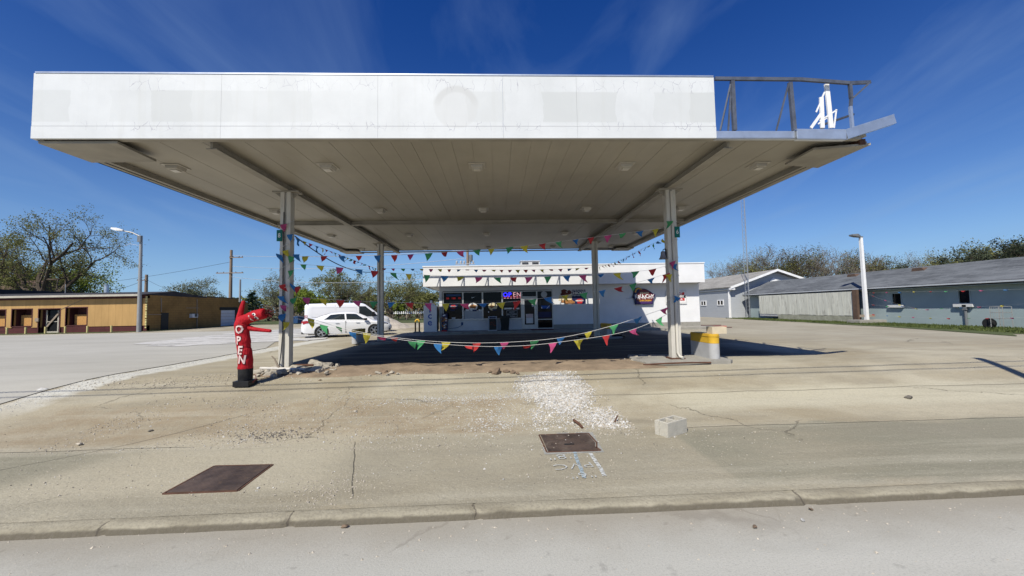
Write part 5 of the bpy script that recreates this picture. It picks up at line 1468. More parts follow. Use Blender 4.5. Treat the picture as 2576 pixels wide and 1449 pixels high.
def centre_at(y):
    best = min(range(len(sp)), key=lambda i: abs(sp[i].y - y) + (1000 if sp[i].x > 440 else 0)); return pts[best], rad[best]
for ch, x, y, rot in (('O', 380, 580, .02), ('P', 376, 730, .04), ('E', 398, 862, .05), ('N', 428, 985, .08)):
    for nm, mt, bold, off in (('letter_outline', M['letter_edge'], .022, .006), ('letter', M['letter_pale'], .008, .011)):
        c = D4(x, y)
        def warp(q, c=c, off=off, rot=rot):
            w = Vector((c.x + q.x * cos(rot) + q.z * sin(rot), 0, c.z + q.z * cos(rot) - q.x * sin(rot)))
            cc, r = centre_at(1342 - (w.z - dz0) / kk); dx = max(-.97 * r, min(.97 * r, w.x - cc.x))
            w.y = cc.y - sqrt(r * r - dx * dx) - off + q.y * .3; return w
        text_mb(ch, .25, None, .002, .78, bold, warp=warp).build(nm, mt, dn, fix=False)
fc = D4(0, 0)
def face(pts2, nm, mt, off):
    m_ = MB()
    vs = []
    for x, y in pts2:
        best = min(range(len(sp)), key=lambda i: (sp[i].x - x) ** 2 + (sp[i].y - y) ** 2 + (0 if sp[i].x > 440 else 1e6)); c = pts[best]; r = rad[best]
        p = D4(x, y); dd = min(.95 * r, sqrt((p.x - c.x) ** 2 + (p.z - c.z) ** 2))
        vs.append(Vector((p.x, c.y - sqrt(r * r - dd * dd) - off, p.z)))
    n = len(vs); m_.add(vs + [v + Vector((0, .02, 0)) for v in vs], [tuple(range(n)), tuple(reversed(range(n, 2 * n)))] + [(i, i + n, (i + 1) % n + n, (i + 1) % n) for i in range(n)])
    m_.build(nm, mt, dn)
def ell(cx_, cy_, a, b, rot, n=14): return [(cx_ + a * cos(t) * cos(rot) - b * sin(t) * sin(rot), cy_ + a * cos(t) * sin(rot) + b * sin(t) * cos(rot)) for t in [2 * pi * k / n for k in range(n)]]
for cx_, cy_ in ((580, 378), (608, 428)):
    face(ell(cx_, cy_, 27, 17, .35), 'eye', M['white_print'], .010)
    face(ell(cx_ - 6, cy_ + 1, 13, 11, .35), 'pupil', M['black'], .016)
face([(500, 392), (514, 390), (522, 418), (536, 445), (553, 462), (545, 468), (524, 455), (508, 428), (499, 405)], 'smile', M['letter_pale'], .010)
mb = MB().tube([D4(515, 1205, .05), D4(560, 1210, .0), D4(575, 1250, -.03), D4(545, 1295, -.06), D4(520, 1290, -.05)], .008, 5)
q1, q2 = gpt(660, 955), gpt(700, 945)
mb.tube([D4(545, 1270, 0), q1 + Vector((0, 0, .02)), q1.lerp(q2, .5) + Vector((0, .1, .03)), q2 + Vector((0, 0, .02)), Vector((CL - .1, CF - .3, .05))], .008, 5)
mb.build('power_cord', M['letter_edge'], dn, smooth=True)

# ------------------------------------------------------------------ cinder block, steel plates, marks
bf = gpt(1682, 1103)
o = thing('cinder_block', 'grey two-hole cinder block lying on the concrete near the kerb', 'block', (bf.x, bf.y, bf.z))
Mx = Matrix.Translation((bf.x, bf.y, bf.z + .004)) @ Matrix.Rotation(radians(30), 4, 'Z')
# local: long side along +x, short side along +y, near corner at the origin
L_, W_, H_ = .45, .23, .215
blk = MB()
Lx, Wy = .46, .23
h1 = (.035, .18); h2 = (.215, .365)
for (x0, x1, y0, y1) in ((0, Lx, 0, .03), (0, Lx, Wy - .03, Wy), (0, .036, .0305, Wy - .0305), (.213, .247, .0305, Wy - .0305), (.424, Lx, .0305, Wy - .0305), (.0365, .2125, .0305, Wy - .0305), (.2475, .4235, .0305, Wy - .0305)):
    blk.box(x0, x1, y0, y1, 0, .05 if x0 in (.0365, .2475) else H_, Mx)
blk.build('shell', M['block'], o, bevel=.006)
mb = MB().box(-.012, -.001, 0, .06, 0.0, H_ - .004, Mx).box(-.012, -.001, Wy - .075, Wy, 0.0, H_ - .004, Mx)
mb.build('end_ridge', M['block'], o, bevel=.004)
def ground_plate(lab, corners, mat):
    P = [gpt(*q) for q in corners]; z0 = min(p.z for p in P) - .03
    tp = [Vector((p.x, p.y, p.z + .013)) for p in P]; bt = [Vector((p.x, p.y, p.z - .04)) for p in P]
    mb = MB(); mb.add(tp + bt, [tuple(range(len(P))), tuple(reversed(range(len(P), 2 * len(P))))] + [(i, i + len(P), (i + 1) % len(P) + len(P), (i + 1) % len(P)) for i in range(len(P))])
    o = tag(mb.build('steel_cover_plate', mat, bevel=.003), lab, 'cover plate')
    fb = MB(); n = len(P)
    for i in range(n):
        a, b = P[i], P[(i + 1) % n]; d = (b - a).normalized(); r = Vector((d.y, -d.x, 0))
        if r.dot(a - sum(P, Vector()) / n) < 0: r = -r
        fb.beam(a + r * .022 - d * .02 + Vector((0, 0, .004)), b + r * .022 + d * .02 + Vector((0, 0, .004)), .022, .012)
    fb.build('rim', M['rust_rod'], o)
    return o, P
pl, PP = ground_plate('rusty steel cover plate with a broken corner and a hand slot, beside the white gravel', [(1360, 1096), (1477, 1092), (1497, 1114), (1497, 1127), (1506, 1133), (1379, 1137)], M['rust_plate'])
c = gpt(1432, 1120); MB().box(c.x - .07, c.x + .07, c.y - .022, c.y + .022, c.z + .0135, c.z + .0175).build('hand_slot', M['black'], pl)
fr = gpt(1430, 1114)
mb = MB()
Q = [gpt(*q) for q in ((1350, 1090), (1490, 1087), (1520, 1138), (1370, 1144))]
mb.add([Vector((p.x, p.y, p.z + .004)) for p in Q], [(0, 1, 2, 3)])
tag(mb.build('plate_surround', M['collar'], fix=False), 'grey concrete collar around the broken cornered cover plate', 'collar')
pl2, PP = ground_plate('larger rusty chequered steel plate lying flush in the concrete on the near left', [(540, 1175), (680, 1172), (597, 1234), (419, 1241)], M['rust_plate'])
# sprayed utility marks (written to be read from the shop side)
def spray(txt, px, py, size, mat, rot):
    p = gpt(px, py)
    Mg = Matrix.Translation((p.x, p.y, p.z + .014)) @ Matrix.Rotation(rot, 4, 'Z') @ Matrix.Rotation(radians(-90), 4, 'X')
    return text_mb(txt, size, Mg, .0006, 1.3, -.003)
root = thing('utility_marks', 'faint white sprayed lettering on the concrete below the small cover plate', 'ground marking', gpt(1430, 1180))
for txt, px, py, s_ in (('"8"', 1412, 1150, .24), ('PVC', 1442, 1174, .22), ('"6"', 1466, 1197, .20)):
    spray(txt, px, py, s_, M['chalk'], pi + .1).build('lettering', M['chalk'], root)
mb = MB()
def stroke(mb, L, w, dz=.012):
    P = [gpt(*q) for q in L]
    for i in range(len(P) - 1):
        d = (P[i + 1] - P[i]); r = Vector((-d.y, d.x, 0)).normalized() * w / 2
        mb.add([P[i] - r + Vector((0, 0, dz)), P[i] + r + Vector((0, 0, dz)), P[i + 1] + r + Vector((0, 0, dz)), P[i + 1] - r + Vector((0, 0, dz))], [(0, 1, 2, 3)])
stroke(mb, [(1446, 1139), (1452, 1160), (1462, 1182), (1470, 1205)], .045)
mb.build('blue_line', M['chalk_blue'], root)
mb = MB(); stroke(mb, [(1485, 1142), (1500, 1165), (1512, 1182), (1521, 1200)], .05)
mb.build('white_line', M['chalk'], root)
# ------------------------------------------------------------------ tan building on the left
TY = 37.0
kt = lambda x, y: ((x / 4.954) * .63889, (1100 + y / 4.954) * .63889)
TA = lambda x, y, Y=TY: A(*kt(x, y), Y)
xc = A(369.5, 800, TY).x
tb = thing('tan_building', 'long low tan plywood building with burgundy block base, boarded windows and a dark low roof', 'building', (-45, 45, 0))
zpt = TA(1000, 398).z; ztop = TA(1000, 352).z; xl = -62.0
zb_ = TA(1500, 925).z; zs = TA(1500, 905).z
op = [(TA(-330, 0).x, TA(155, 0).x, zs, TA(0, 600).z), (TA(283, 0).x, TA(668, 0).x, zs, TA(0, 592).z), (TA(800, 0).x, TA(1213, 0).x, -.02, TA(0, 597).z), (TA(1328, 0).x, TA(1733, 0).x, zs, TA(0, 580).z)]
ply = MB(); base = MB(); x0 = xl
for i, (a, b, z0, z1) in enumerate(op):
    ply.box(x0, a, TY - .05, TY + .25, zb_, zpt); ply.box(a, b, TY - .05, TY + .25, z1, zpt)
    base.box(x0, a, TY - .0, TY + .3, -.1, zb_ - .003)
    if z0 > 0: base.box(a, b, TY + .0, TY + .3, -.1, z0 - .003)
    x0 = b
ply.box(x0, xc - .12, TY - .05, TY + .25, zb_, zpt); base.box(x0, xc, TY, TY + .3, -.1, zb_ - .003)
ply.build('plywood_wall', M['ply'], tb); base.build('block_base', M['burgundy'], tb)
MB().box(xl, xc, TY - .02, TY + .25, zpt + .003, ztop + .05).build('frieze', M['burg_plain'], tb)
MB().box(xl, xc - .25, TY - .62, TY - .48, TA(0, 375).z, TA(0, 335).z).build('gutter', M['gutter'], tb, bevel=.02)
MB().box(xl, xc, TY - .47, TY + .1, ztop + .06, ztop + .1).build('eave_soffit', M['burg_plain'], tb)
for i, (a, b, z0, z1) in enumerate(op):
    fw_ = .07
    f = MB().box(a - fw_, a, TY - .07, TY + .1, z0, z1 + fw_).box(b, b + fw_, TY - .07, TY + .1, z0, z1 + fw_).box(a, b, TY - .07, TY + .1, z1, z1 + fw_)
    if z0 > 0: f.box(a, b, TY - .04, TY + .7, z0 - .002, z0 + .06)
    w = f.build('window' if z0 > 0 else 'door', M['burg_plain'], tb)
    r = MB().box(a, b, TY + .95, TY + 1.0, max(z0, 0), z1).box(a - .03, a, TY + .26, TY + .95, max(z0, 0), z1).box(b, b + .03, TY + .26, TY + .95, max(z0, 0), z1).box(a, b, TY + .26, TY + .95, z1, z1 + .03)
    r.build('recess', M['burg_plain'], w)
    if z0 > 0:
        o0, o1 = (TA(415, 700, TY + .55), TA(650, 870, TY + .55)) if i == 1 else ((TA(1460, 690, TY + .55), TA(1705, 868, TY + .55)) if i == 3 else (TA(-120, 715, TY + .55), TA(130, 890, TY + .55)))
        MB().box(max(o0.x, a), min(o1.x, b - .02), TY + .55, TY + .58, z0 + .07, o0.z).build('boarding', M['osb'], w)
    else:
        d0, d1 = TA(912, 650, TY + .4), TA(1145, 1080, TY + .4)
        MB().box(a, d0.x - .02, TY + .4, TY + .44, 0, z1).box(d1.x + .02, b, TY + .4, TY + .44, 0, z1).build('burgundy_infill', M['burg_plain'], w)
        g_ = MB(); t = .12; zz1 = z1 - .12
        g_.box(d0.x, d0.x + t, TY + .36, TY + .42, .02, zz1).box(d1.x - t, d1.x, TY + .36, TY + .42, .02, zz1).box(d0.x + t, d1.x - t, TY + .36, TY + .42, .02, .16)
        g_.box(d0.x + t, d1.x - t, TY + .36, TY + .42, 1.02, 1.09)
        g_.build('door_leaf', M['gutter'], w)
        MB().box(d0.x + t, d1.x - t, TY + .40, TY + .41, .165, zz1).build('pane', M['glass'], w)
        MB().beam(TA(895, 945, TY + .3), TA(1165, 640, TY + .3), .14, .05, up=(0, 1, 0)).build('brace_board', M['wood_grey'], w)
q0, q1 = TA(690, 755, TY - .1), TA(755, 822, TY - .1)
MB().box(q0.x, q1.x, TY - .14, TY - .052, q1.z, q0.z).build('mail_box', M['wood_grey'], tb)
MB().beam(TA(1185, 585, TY - .065), TA(1625, 392, TY - .065), .035, .02).build('slant_cable', M['wood_grey'], tb)
# side wall in shade
pk = AX(440, 733, xc); bk = AX(520, 747.5, xc); e2 = AX(600, 752.5, xc); e3 = AX(624, 762.5, xc)
zc0 = A(369.5, 751, TY).z
side = [(TY + .002, -.1), (e3.y, -.1), (e3.y, e3.z), (e2.y + .02, e3.z + .02), (e2.y, e2.z), (bk.y, bk.z), (TY + .002, bk.z)]
MB().prism(side, xc - .25, xc, axis='x').build('side_wall', M['tan_block'], tb)
MB().prism([(TY - .55, ztop + .12), (pk.y, pk.z), (bk.y, bk.z + .02), (bk.y, bk.z - .1), (TY - .55, ztop + .10)], xl, xc + .03, axis='x').build('roof', M['roof_dark'], tb)
MB().prism([(bk.y + .01, bk.z + .002), (e2.y, e2.z + .002), (e2.y, e2.z + .09), (bk.y + .01, bk.z + .09)], xl, xc + .04, axis='x').build('rear_roof', M['coping'], tb)
MB().prism([(e2.y + .04, e3.z + .024), (e3.y + .1, e3.z + .0), (e3.y + .1, e3.z + .09), (e2.y + .04, e3.z + .12)], xl, xc + .04, axis='x').build('shed_roof', M['coping'], tb)
MB().box(-64, A(60, 730, 45).x, 41, 50, 3.3, A(30, 724, 41).z).build('roof_step', M['roof_dark'], tb)
k6b = lambda x, y: ((500 + x / 5.152) * .63889, (1100 + y / 5.152) * .63889)
S = lambda x, y: AX(*k6b(x, y), xc)
a, b = S(690, 680), S(830, 1050)
d = MB().box(xc - .01, xc + .03, a.y, b.y, -.02, a.z).build('side_door', M['black'], tb)
a, b = S(1908, 625), S(2178, 985)
gd = MB()
for k in range(5): gd.box(xc - .01, xc + .022, a.y, b.y, k * a.z / 5, (k + 1) * a.z / 5 - .02)
gd.build('garage_door', M['garage'], tb)
mb = MB().box(xc + .001, xc + .05, a.y - .25, b.y + .5, a.z + .003, a.z + .35).box(xc + .001, xc + .05, b.y + .003, b.y + .5, 0, a.z)
mb.build('garage_door_frame', M['black'], tb)
a, b = S(1265, 700), S(1380, 775)
mb = MB().box(xc + .001, xc + .32, a.y, b.y, b.z, a.z)
ac = mb.build('window_air_unit', M['ac'], tb, bevel=.02)
gm = MB()
for k in range(5): gm.box(xc + .322, xc + .328, a.y + (b.y - a.y) * .4, b.y - .1, b.z + .08 + k * (a.z - b.z) * .16, b.z + .14 + k * (a.z - b.z) * .16)
gm.build('grille', M['grill'], ac)
mb = MB()
for (x0_, y0_, x1_, y1_) in ((690, 380, 690, 660), (1415, 400, 1415, 980), (1200, 580, 1450, 580), (430, 715, 690, 715)):
    p, q = S(x0_, y0_), S(x1_, y1_); p.x = q.x = xc + .03; mb.beam(p, q, .06, .05)
mb.build('pipe_run', M['wood_grey'], tb)
mb = MB()
for k in range(13): mb.box(xc - .12, xc + .012, TY - .07, TY - .001, .3 + k * .235, .3 + k * .235 + (.2 if k % 3 else .13))
mb.build('corner_quoin', M['post_yellow'], tb)
MB().tube([(xc - .45, TY - .12, .1), (xc - .45, TY - .12, ztop - .2), (xc - .3, TY - .45, ztop + .05)], .07, 8).build('downspout', M['burg_plain'], tb)
q = TA(2075, 270, TY + 4); MB().lathe([(.19, 3.4), (.19, TA(0, 150, TY + 4).z), (.23, TA(0, 148, TY + 4).z), (.23, TA(0, 135, TY + 4).z)], 16, (q.x, TY + 4, 0)).build('roof_flue', M['galv'], tb, smooth=True)
q = TA(1275, 200, TY + 5); MB().tube([(q.x, TY + 5, 3.4), (q.x, TY + 5, TA(0, 110, TY + 5).z)], .035, 6).build('vent_pipe', M['steel_pole'], tb)
first = None; names = ['leftmost', 'second from left', 'third from left, beside the braced door', 'third from right', 'second from right', 'rightmost']
for k, (px, py) in enumerate(((132, 1082), (497, 1090), (882, 1078), (1268, 1076), (1703, 1052), (2170, 1052))):
    p = TA(px, py, 36.0)
    lab = 'short faded yellow post before the tan building, ' + names[k]
    if first is None:
        mb = MB().tube([(0, 0, -.05), (0, 0, .62)], .075, 10)
        first = tag(mb.build('yellow_post', M['post_yellow'], smooth=True), lab, 'bollard', 'faded yellow posts before the tan building'); first.location = (p.x, 36.0, 0)
    else:
        c = first.copy(); COL.objects.link(c); c.location = (p.x, 36.0, 0); c['label'] = lab
# house beyond, far left
h0 = A(-60, 712, 62); h1 = A(62, 716, 62)
o = thing('far_house', 'dim grey-brown roofed house behind the tan building at the far left', 'house', (h0.x, 66, 0))
MB().box(h0.x - 8, h1.x, 60, 70, -.1, 4.6).build('wall', M['brown_post'], o)
MB().prism([(59.4, 4.5), (65, A(0, 707, 65).z), (70.6, 4.5)], h0.x - 8.5, h1.x + .5, axis='x').build('roof', M['brown_post'], o)

# ------------------------------------------------------------------ long blue-grey house on the right
RX = 27.0
k7 = lambda x, y: ((3300 + x / 3.519) * .63889, (1050 + y / 3.519) * .63889)
k8 = lambda x, y: ((2600 + x / 1.799) * .63889, (850 + y / 1.799) * .63889)
RA = lambda x, y, X=RX: AX(*k7(x, y), X)
RB = lambda x, y, X=RX: AX(*k8(x, y), X)
YEND = 40.0
la = thing('long_house', 'long blue-grey painted block building with a dark shingle roof and two small windows', 'house', (28, 27, 0))
EZ = 2.52
wins = []
for (x0, x1, y0, y1) in ((738, 885, 362, 530), (1655, 1842, 312, 515)):
    a, b = RA(x0, (y0 + y1) / 2), RA(x1, (y0 + y1) / 2)
    t0 = RA((x0 + x1) / 2, y0).z; t1 = RA((x0 + x1) / 2, y1).z
    wins.append((b.y, a.y, t1, t0))
wins.sort()
mb = MB(); y0 = 8.0
for (a, b, z0, z1) in wins:
    mb.box(RX, RX + .25, y0, a, -.1, EZ).box(RX, RX + .25, a, b, -.1, z0).box(RX, RX + .25, a, b, z1, EZ); y0 = b
mb.box(RX, RX + .25, y0, YEND, -.1, EZ)
mb.prism([(RX + .26, -.1), (RX + 5.5, -.1), (RX + 5.5, EZ), (29.4, 3.6), (RX + .26, EZ)], YEND - .25, YEND, axis='y')
mb.box(RX + 5.5, RX + 5.7, 8, YEND, -.1, EZ)
mb.build('wall', M['bluegrey'], la)
rid = AX(2576, 646, 29.5); RZ = rid.z
def roofslab(x0, z0, x1, z1, ya, yb, t=.09):
    n = Vector((-(z1 - z0), 0, x1 - x0)).normalized() * t
    P = [(x0, z0), (x1, z1), (x1 + n.x, z1 + n.z), (x0 + n.x, z0 + n.z)]
    return MB().prism(P, ya, yb, axis='y')
mb = roofslab(26.48, EZ - .08, 29.45, RZ - .08, 7.5, YEND + .35)
m2 = roofslab(32.8, EZ - .08, 29.46, RZ - .08, 7.5, YEND + .35); 
mb.add(m2.v, m2.f); mb.build('roof', M['shingle'], la)
MB().box(26.43, 26.477, 7.5, YEND + .35, EZ - .16, EZ + .03).build('fascia_board', M['roof_dark'], la)
MB().box(26.34, 26.428, 7.5, YEND + .3, EZ - .09, EZ + .0).build('gutter', M['siding'], la)
MB().box(26.48, RX, 7.5, YEND + .3, EZ - .20, EZ - .165).build('soffit', M['bluegrey'], la)
for (px, py) in ((225, 110), (1150, 25)):
    p = AX(*k7(px, py), 28.9)
    MB().prism([(p.y - .5, p.z - .35), (p.y + .5, p.z - .35), (p.y + .4, p.z + .05), (p.y - .2, p.z + .05)], 28.7, 29.2, axis='x').build('roof_vent', M['brown_post'], la)
for (a, b, z0, z1) in wins:
    f = MB().box(RX - .02, RX + .12, a, a + .06, z0, z1).box(RX - .02, RX + .12, b - .06, b, z0, z1).box(RX - .02, RX + .12, a + .06, b - .06, z1 - .06, z1).box(RX - .02, RX + .12, a + .06, b - .06, z0, z0 + .05)
    w = f.build('window', M['bluegrey'], la)
    MB().box(RX + .06, RX + .08, a + .061, b - .061, z0 + .051, z1 - .061).build('pane', M['glass'], w)
    MB().box(RX - .16, RX - .003, a - .14, b + .14, z0 - .17, z0 - .002).build('sill', M['ac'], w)
# weathered board screen in front of the far half
bs = thing('board_screen', 'weathered white vertical board screen with peeling paint under the eave of the long house', 'fence', (26.3, 32, 0))
ya, yb = RB(1372, 650, 26.3).y, RB(706, 650, 26.3).y
yk = RB(840, 700, 26.3).y
mb = MB(); y = ya; rr = random.Random(5)
while y < yb:
    w = .26; zt_b = EZ - .22
    mb.box(26.24 + rr.uniform(0, .012), 26.28, y, min(y + w - .012, yb), .50 + rr.uniform(-.02, .02), zt_b); y += w
mb.build('boards', M['board_white'], bs)
MB().box(26.22, 26.27, ya, yk, -.05, .47).build('skirt', M['skirt'], bs)
MB().box(26.27, 26.30, yk, yb, .30, .49).build('bottom_rail', M['grey_guard'], bs)
MB().box(26.14, 26.32, ya - .42, ya - .06, -.05, EZ - .1).build('post', M['brown_post'], bs)
# gabled building behind
BY = 40.6; BX = 25.3
gb = thing('gabled_house', 'pale grey lap-sided gabled house with white trim behind the long house', 'house', (29, 50, 0))
pkz = A(1950.6, 678, BY); el = A(1833.5, 722, BY); er = A(2027, 702, BY)
xr_ = 34.0; ezl = el.z
slope = (pkz.z - ezl) / (pkz.x - el.x)
ezr = pkz.z - slope * (xr_ - pkz.x)
def sid():
    t = NT('lap_siding'); X, Y, Z = t.xyz()
    saw = t.math('FRACT', t.math('MULTIPLY', Z, 1 / .20))
    c = t.mix(t.noise(1.2, 4), (0.43, 0.455, 0.48), (0.49, 0.515, 0.54))
    c = t.mix(t.math('MULTIPLY', t.math('SUBTRACT', 1, t.step(saw, .0, .12)), .45), c, (0.16, 0.17, 0.19))
    t.bump(saw, .8, .03)
    return t.done(c, .55)
M['lap'] = sid()
MB().prism([(BX, -.1), (xr_, -.1), (xr_, ezr), (pkz.x, pkz.z - .25), (BX, ezl - .1)], BY + .3, BY + .5, axis='y').box(BX, BX + .2, BY + .501, 62, -.1, ezl - .05).build('wall', M['lap'], gb)
def rs(x0, z0, x1, z1): return roofslab(x0, z0, x1, z1, BY - .3, 63, .12)
mb = rs(el.x, ezl - .1, pkz.x, pkz.z - .1); m2 = rs(xr_ + .6, ezr - .6 * slope - .1, pkz.x + .01, pkz.z - .1); mb.add(m2.v, m2.f)
mb.build('roof', M['shingle_lt'], gb)
mb = MB()
mb.prism([(el.x, ezl - .22), (pkz.x, pkz.z - .20), (pkz.x, pkz.z + .04), (el.x, ezl + .02)], BY - .36, BY - .303, axis='y')
mb.prism([(pkz.x + .002, pkz.z - .20), (xr_ + .6, ezr - .6 * slope - .22), (xr_ + .6, ezr - .6 * slope + .02), (pkz.x + .002, pkz.z + .04)], BY - .36, BY - .303, axis='y')
mb.box(el.x - .02, el.x + .5, BY - .3, BY - .0, ezl - .32, ezl - .1)
mb.box(BX - .03, BX + .12, BY + .24, BY + .298, -.1, ezl - .3).box(BX - .05, BX - .002, BY + .3, BY + .42, -.1, ezl - .3)
mb.build('white_trim', M['white_paint'], gb)
MB().box(el.x, BX - .01, BY - .29, 62, ezl - .3, ezl - .27).build('soffit', M['siding'], gb)
MB().prism([(pkz.x - .45, pkz.z - 1.55), (pkz.x + .35, pkz.z - 1.55), (pkz.x + .35, pkz.z - 1.15), (pkz.x - .05, pkz.z - .85), (pkz.x - .45, pkz.z - 1.15)], BY + .24, BY + .298).build('gable_vent', M['white_paint'], gb)
MB().tube([(el.x + .2, BY - .1, ezl - .25), (BX - .1, BY + .2, ezl - .6), (BX - .1, BY + .2, .05)], .05, 6).build('downspout', M['white_paint'], gb)
for (px, py) in ((307, 619), (427, 615)):
    p = AX(*k8(px, py), BX)
    w = MB()
    a = .62; h = .32
    w.box(BX - .06, BX - .002, p.y - a, p.y - a + .12, p.z - h, p.z + h).box(BX - .06, BX - .002, p.y + a - .12, p.y + a, p.z - h, p.z + h).box(BX - .06, BX - .002, p.y - .08, p.y + .08, p.z - h, p.z + h)
    w.box(BX - .06, BX - .002, p.y - a + .12, p.y - .08, p.z - h, p.z - h + .1).box(BX - .06, BX - .002, p.y + .08, p.y + a - .12, p.z - h, p.z - h + .1)
    w.box(BX - .06, BX - .002, p.y - a + .12, p.y - .08, p.z + h - .1, p.z + h).box(BX - .06, BX - .002, p.y + .08, p.y + a - .12, p.z + h - .1, p.z + h)
    wn_ = w.build('window', M['white_paint'], gb)
    MB().box(BX - .02, BX - .003, p.y - a + .121, p.y - .081, p.z - h + .101, p.z + h - .101).box(BX - .02, BX - .003, p.y + .081, p.y + a - .121, p.z - h + .101, p.z + h - .101).build('pane', M['glass'], wn_)
# lattice mast
mp = A(1884, 800, 39.2)
o = MB(); H_ = 17.0; r0 = .2
legs = [(r0 * cos(t), r0 * sin(t)) for t in (0.3, 0.3 + 2 * pi / 3, 0.3 + 4 * pi / 3)]
for lx, ly in legs: o.tube([(mp.x + lx, 39.2 + ly, 0), (mp.x + lx, 39.2 + ly, H_)], .022, 5)
z = .2; k = 0
while z < H_ - .4:
    for i in range(3):
        p, q = legs[i], legs[(i + 1) % 3]
        o.tube([(mp.x + p[0], 39.2 + p[1], z), (mp.x + q[0], 39.2 + q[1], z + .42)], .010, 4)
    z += .42
tag(o.build('lattice_mast', M['tan_steel']), 'thin steel lattice radio mast in front of the gabled house', 'mast')
# white lamp post
lp_ = G(2181, 813.5); lz = A(2169, 598, lp_.y).z
o = thing('lamp_post', 'white square lamp post with a grey head beside the long house', 'lamp post', (lp_.x, lp_.y, 0))
MB().box(lp_.x - 1.0, lp_.x + .95, lp_.y - .5, lp_.y + .5, -.03, .26).build('footing', M['plinth'], o, bevel=.03)
MB().loft([[(lp_.x + s * .10, lp_.y + t * .10, .262) for s, t in ((-1, -1), (1, -1), (1, 1), (-1, 1))], [(lp_.x + s * .08 - .05, lp_.y + t * .08, lz) for s, t in ((-1, -1), (1, -1), (1, 1), (-1, 1))]]).build('pole', M['white_paint'], o)
mb = MB().box(lp_.x - .5, lp_.x - .17, lp_.y - .03, lp_.y + .03, .45, .62).box(lp_.x + .17, lp_.x + .62, lp_.y - .03, lp_.y + .03, .45, .62)
mb.build('base_bracket', M['wood_grey'], o)
hx = lp_.x - .05
mb = MB().loft([[(hx - .1, lp_.y - .12, lz + .02), (hx - .1, lp_.y + .12, lz + .02), (hx - .1, lp_.y + .12, lz + .14), (hx - .1, lp_.y - .12, lz + .14)],
                [(hx - .35, lp_.y - .2, lz + .06), (hx - .35, lp_.y + .2, lz + .06), (hx - .35, lp_.y + .2, lz + .26), (hx - .35, lp_.y - .2, lz + .26)],
                [(hx - .72, lp_.y - .16, lz + .14), (hx - .72, lp_.y + .16, lz + .14), (hx - .72, lp_.y + .16, lz + .24), (hx - .72, lp_.y - .16, lz + .24)]])
mb.box(hx - .1, hx + .13, lp_.y - .06, lp_.y + .06, lz + .003, lz + .1)
mb.build('lamp_head', M['lamp_head'], o, bevel=.01)
# tall street light on the left
sp_ = A(349, 835, 35.6); sz = A(355, 593, 35.6).z
o = thing('street_light', 'tall weathered pole with a curved arm and cobra-head street light before the tan building', 'street light', (sp_.x, 35.6, 0))
xt = A(355, 600, 35.6).x
MB().tube([(sp_.x, 35.6, -.1), (xt, 35.6, sz)], [.17, .11], 12).build('pole', M['steel_pole'], o, smooth=True)
h_ = A(296, 578, 35.3)
MB().tube([(xt, 35.6, sz - .1), (lerp(xt, h_.x, .4), 35.5, lerp(sz, h_.z, .55)), (h_.x, 35.3, h_.z)], .055, 8).build('arm', M['steel_pole'], o, smooth=True)
MB().loft([[(h_.x + .5, 35.22, h_.z - .12), (h_.x + .5, 35.38, h_.z - .12), (h_.x + .5, 35.38, h_.z + .0), (h_.x + .5, 35.22, h_.z + .0)], [(h_.x, 35.1, h_.z - .12), (h_.x, 35.5, h_.z - .12), (h_.x, 35.45, h_.z + .16), (h_.x, 35.15, h_.z + .16)],
           [(h_.x - .5, 35.15, h_.z + .06), (h_.x - .5, 35.45, h_.z + .06), (h_.x - .5, 35.4, h_.z + .2), (h_.x - .5, 35.2, h_.z + .2)]]).build('lamp_head', M['ac'], o, bevel=.03)
MB().box(xt - .12, xt + .17, 35.35, 35.5, sz - .6, sz - .05).build('clamp', M['lamp_head'], o)
MB().tube([(xt - .1, 35.5, sz - .9), (xt - .8, 35.45, sz - .75), (xt - 1.3, 35.4, sz - .95)], .02, 5).build('loose_wire', M['wire'], o)

# ------------------------------------------------------------------ utility poles and wires
def upole(lab, px, ptop, D, arms=(), r=.16, mat='pole_wood'):
    p = A(px, 780, D); z = A(px, ptop, D).z
    o = thing('utility_pole', lab, 'utility pole', (p.x, D, 0))
    MB().tube([(p.x, D, -.1), (p.x, D, z)], [r * 1.25, r * .85], 10).build('pole', M[mat], o, smooth=True)
    for (dz, w, dx) in arms:
        mb = MB().box(p.x - w + dx, p.x + w + dx, D - r - .1, D - r + .02, z - dz - .07, z - dz + .07)
        c = mb.build('crossarm', M['pole_wood'], o)
        mb = MB()
        for s in (-.92, -.45, .45, .92): mb.lathe([(.05, z - dz + .072), (.07, z - dz + .12), (.04, z - dz + .22)], 8, (p.x + dx + s * w, D - r - .04, 0))
        mb.build('insulator', M['grill'], c)
    return Vector((p.x, D, z)), o
P1, o1 = upole('tall wooden utility pole with two crossarms behind the tan building', 579, 629, 66, ((3.9, 2.2, 0), (1.3, 1.1, 1.0)), .24)
P2, o2 = upole('short dark utility pole beside the street light, beyond the tan building', 366, 691, 84, ((1.2, 1.0, -.6),), .3)
P3, o3 = upole('bare thin grey post at the rear corner of the tan building', 603, 703, 55, (), .13, 'steel_pole')
P4, o4 = upole('wooden utility pole with a transformer rising behind the store', 1178, 600, 47, (), .17)
zt4 = A(1184, 648, 46.7).z
MB().lathe([(.22, zt4 - .45), (.22, zt4 + .3), (.1, zt4 + .36)], 12, (P4.x + .42, 46.7, 0)).build('transformer', M['lamp_head'], o4, smooth=True)
zt5 = A(1178, 664, 46.7).z
mb = MB().beam((P4.x - 1.5, 46.7, zt5), (P4.x + .9, 46.7, zt5), .1, .1)
for s in (-1.3, -.8, -.4, .3, .7): mb.lathe([(.09, zt5 + .05), (.12, zt5 + .3), (.05, zt5 + .42)], 8, (P4.x + s, 46.7, 0))
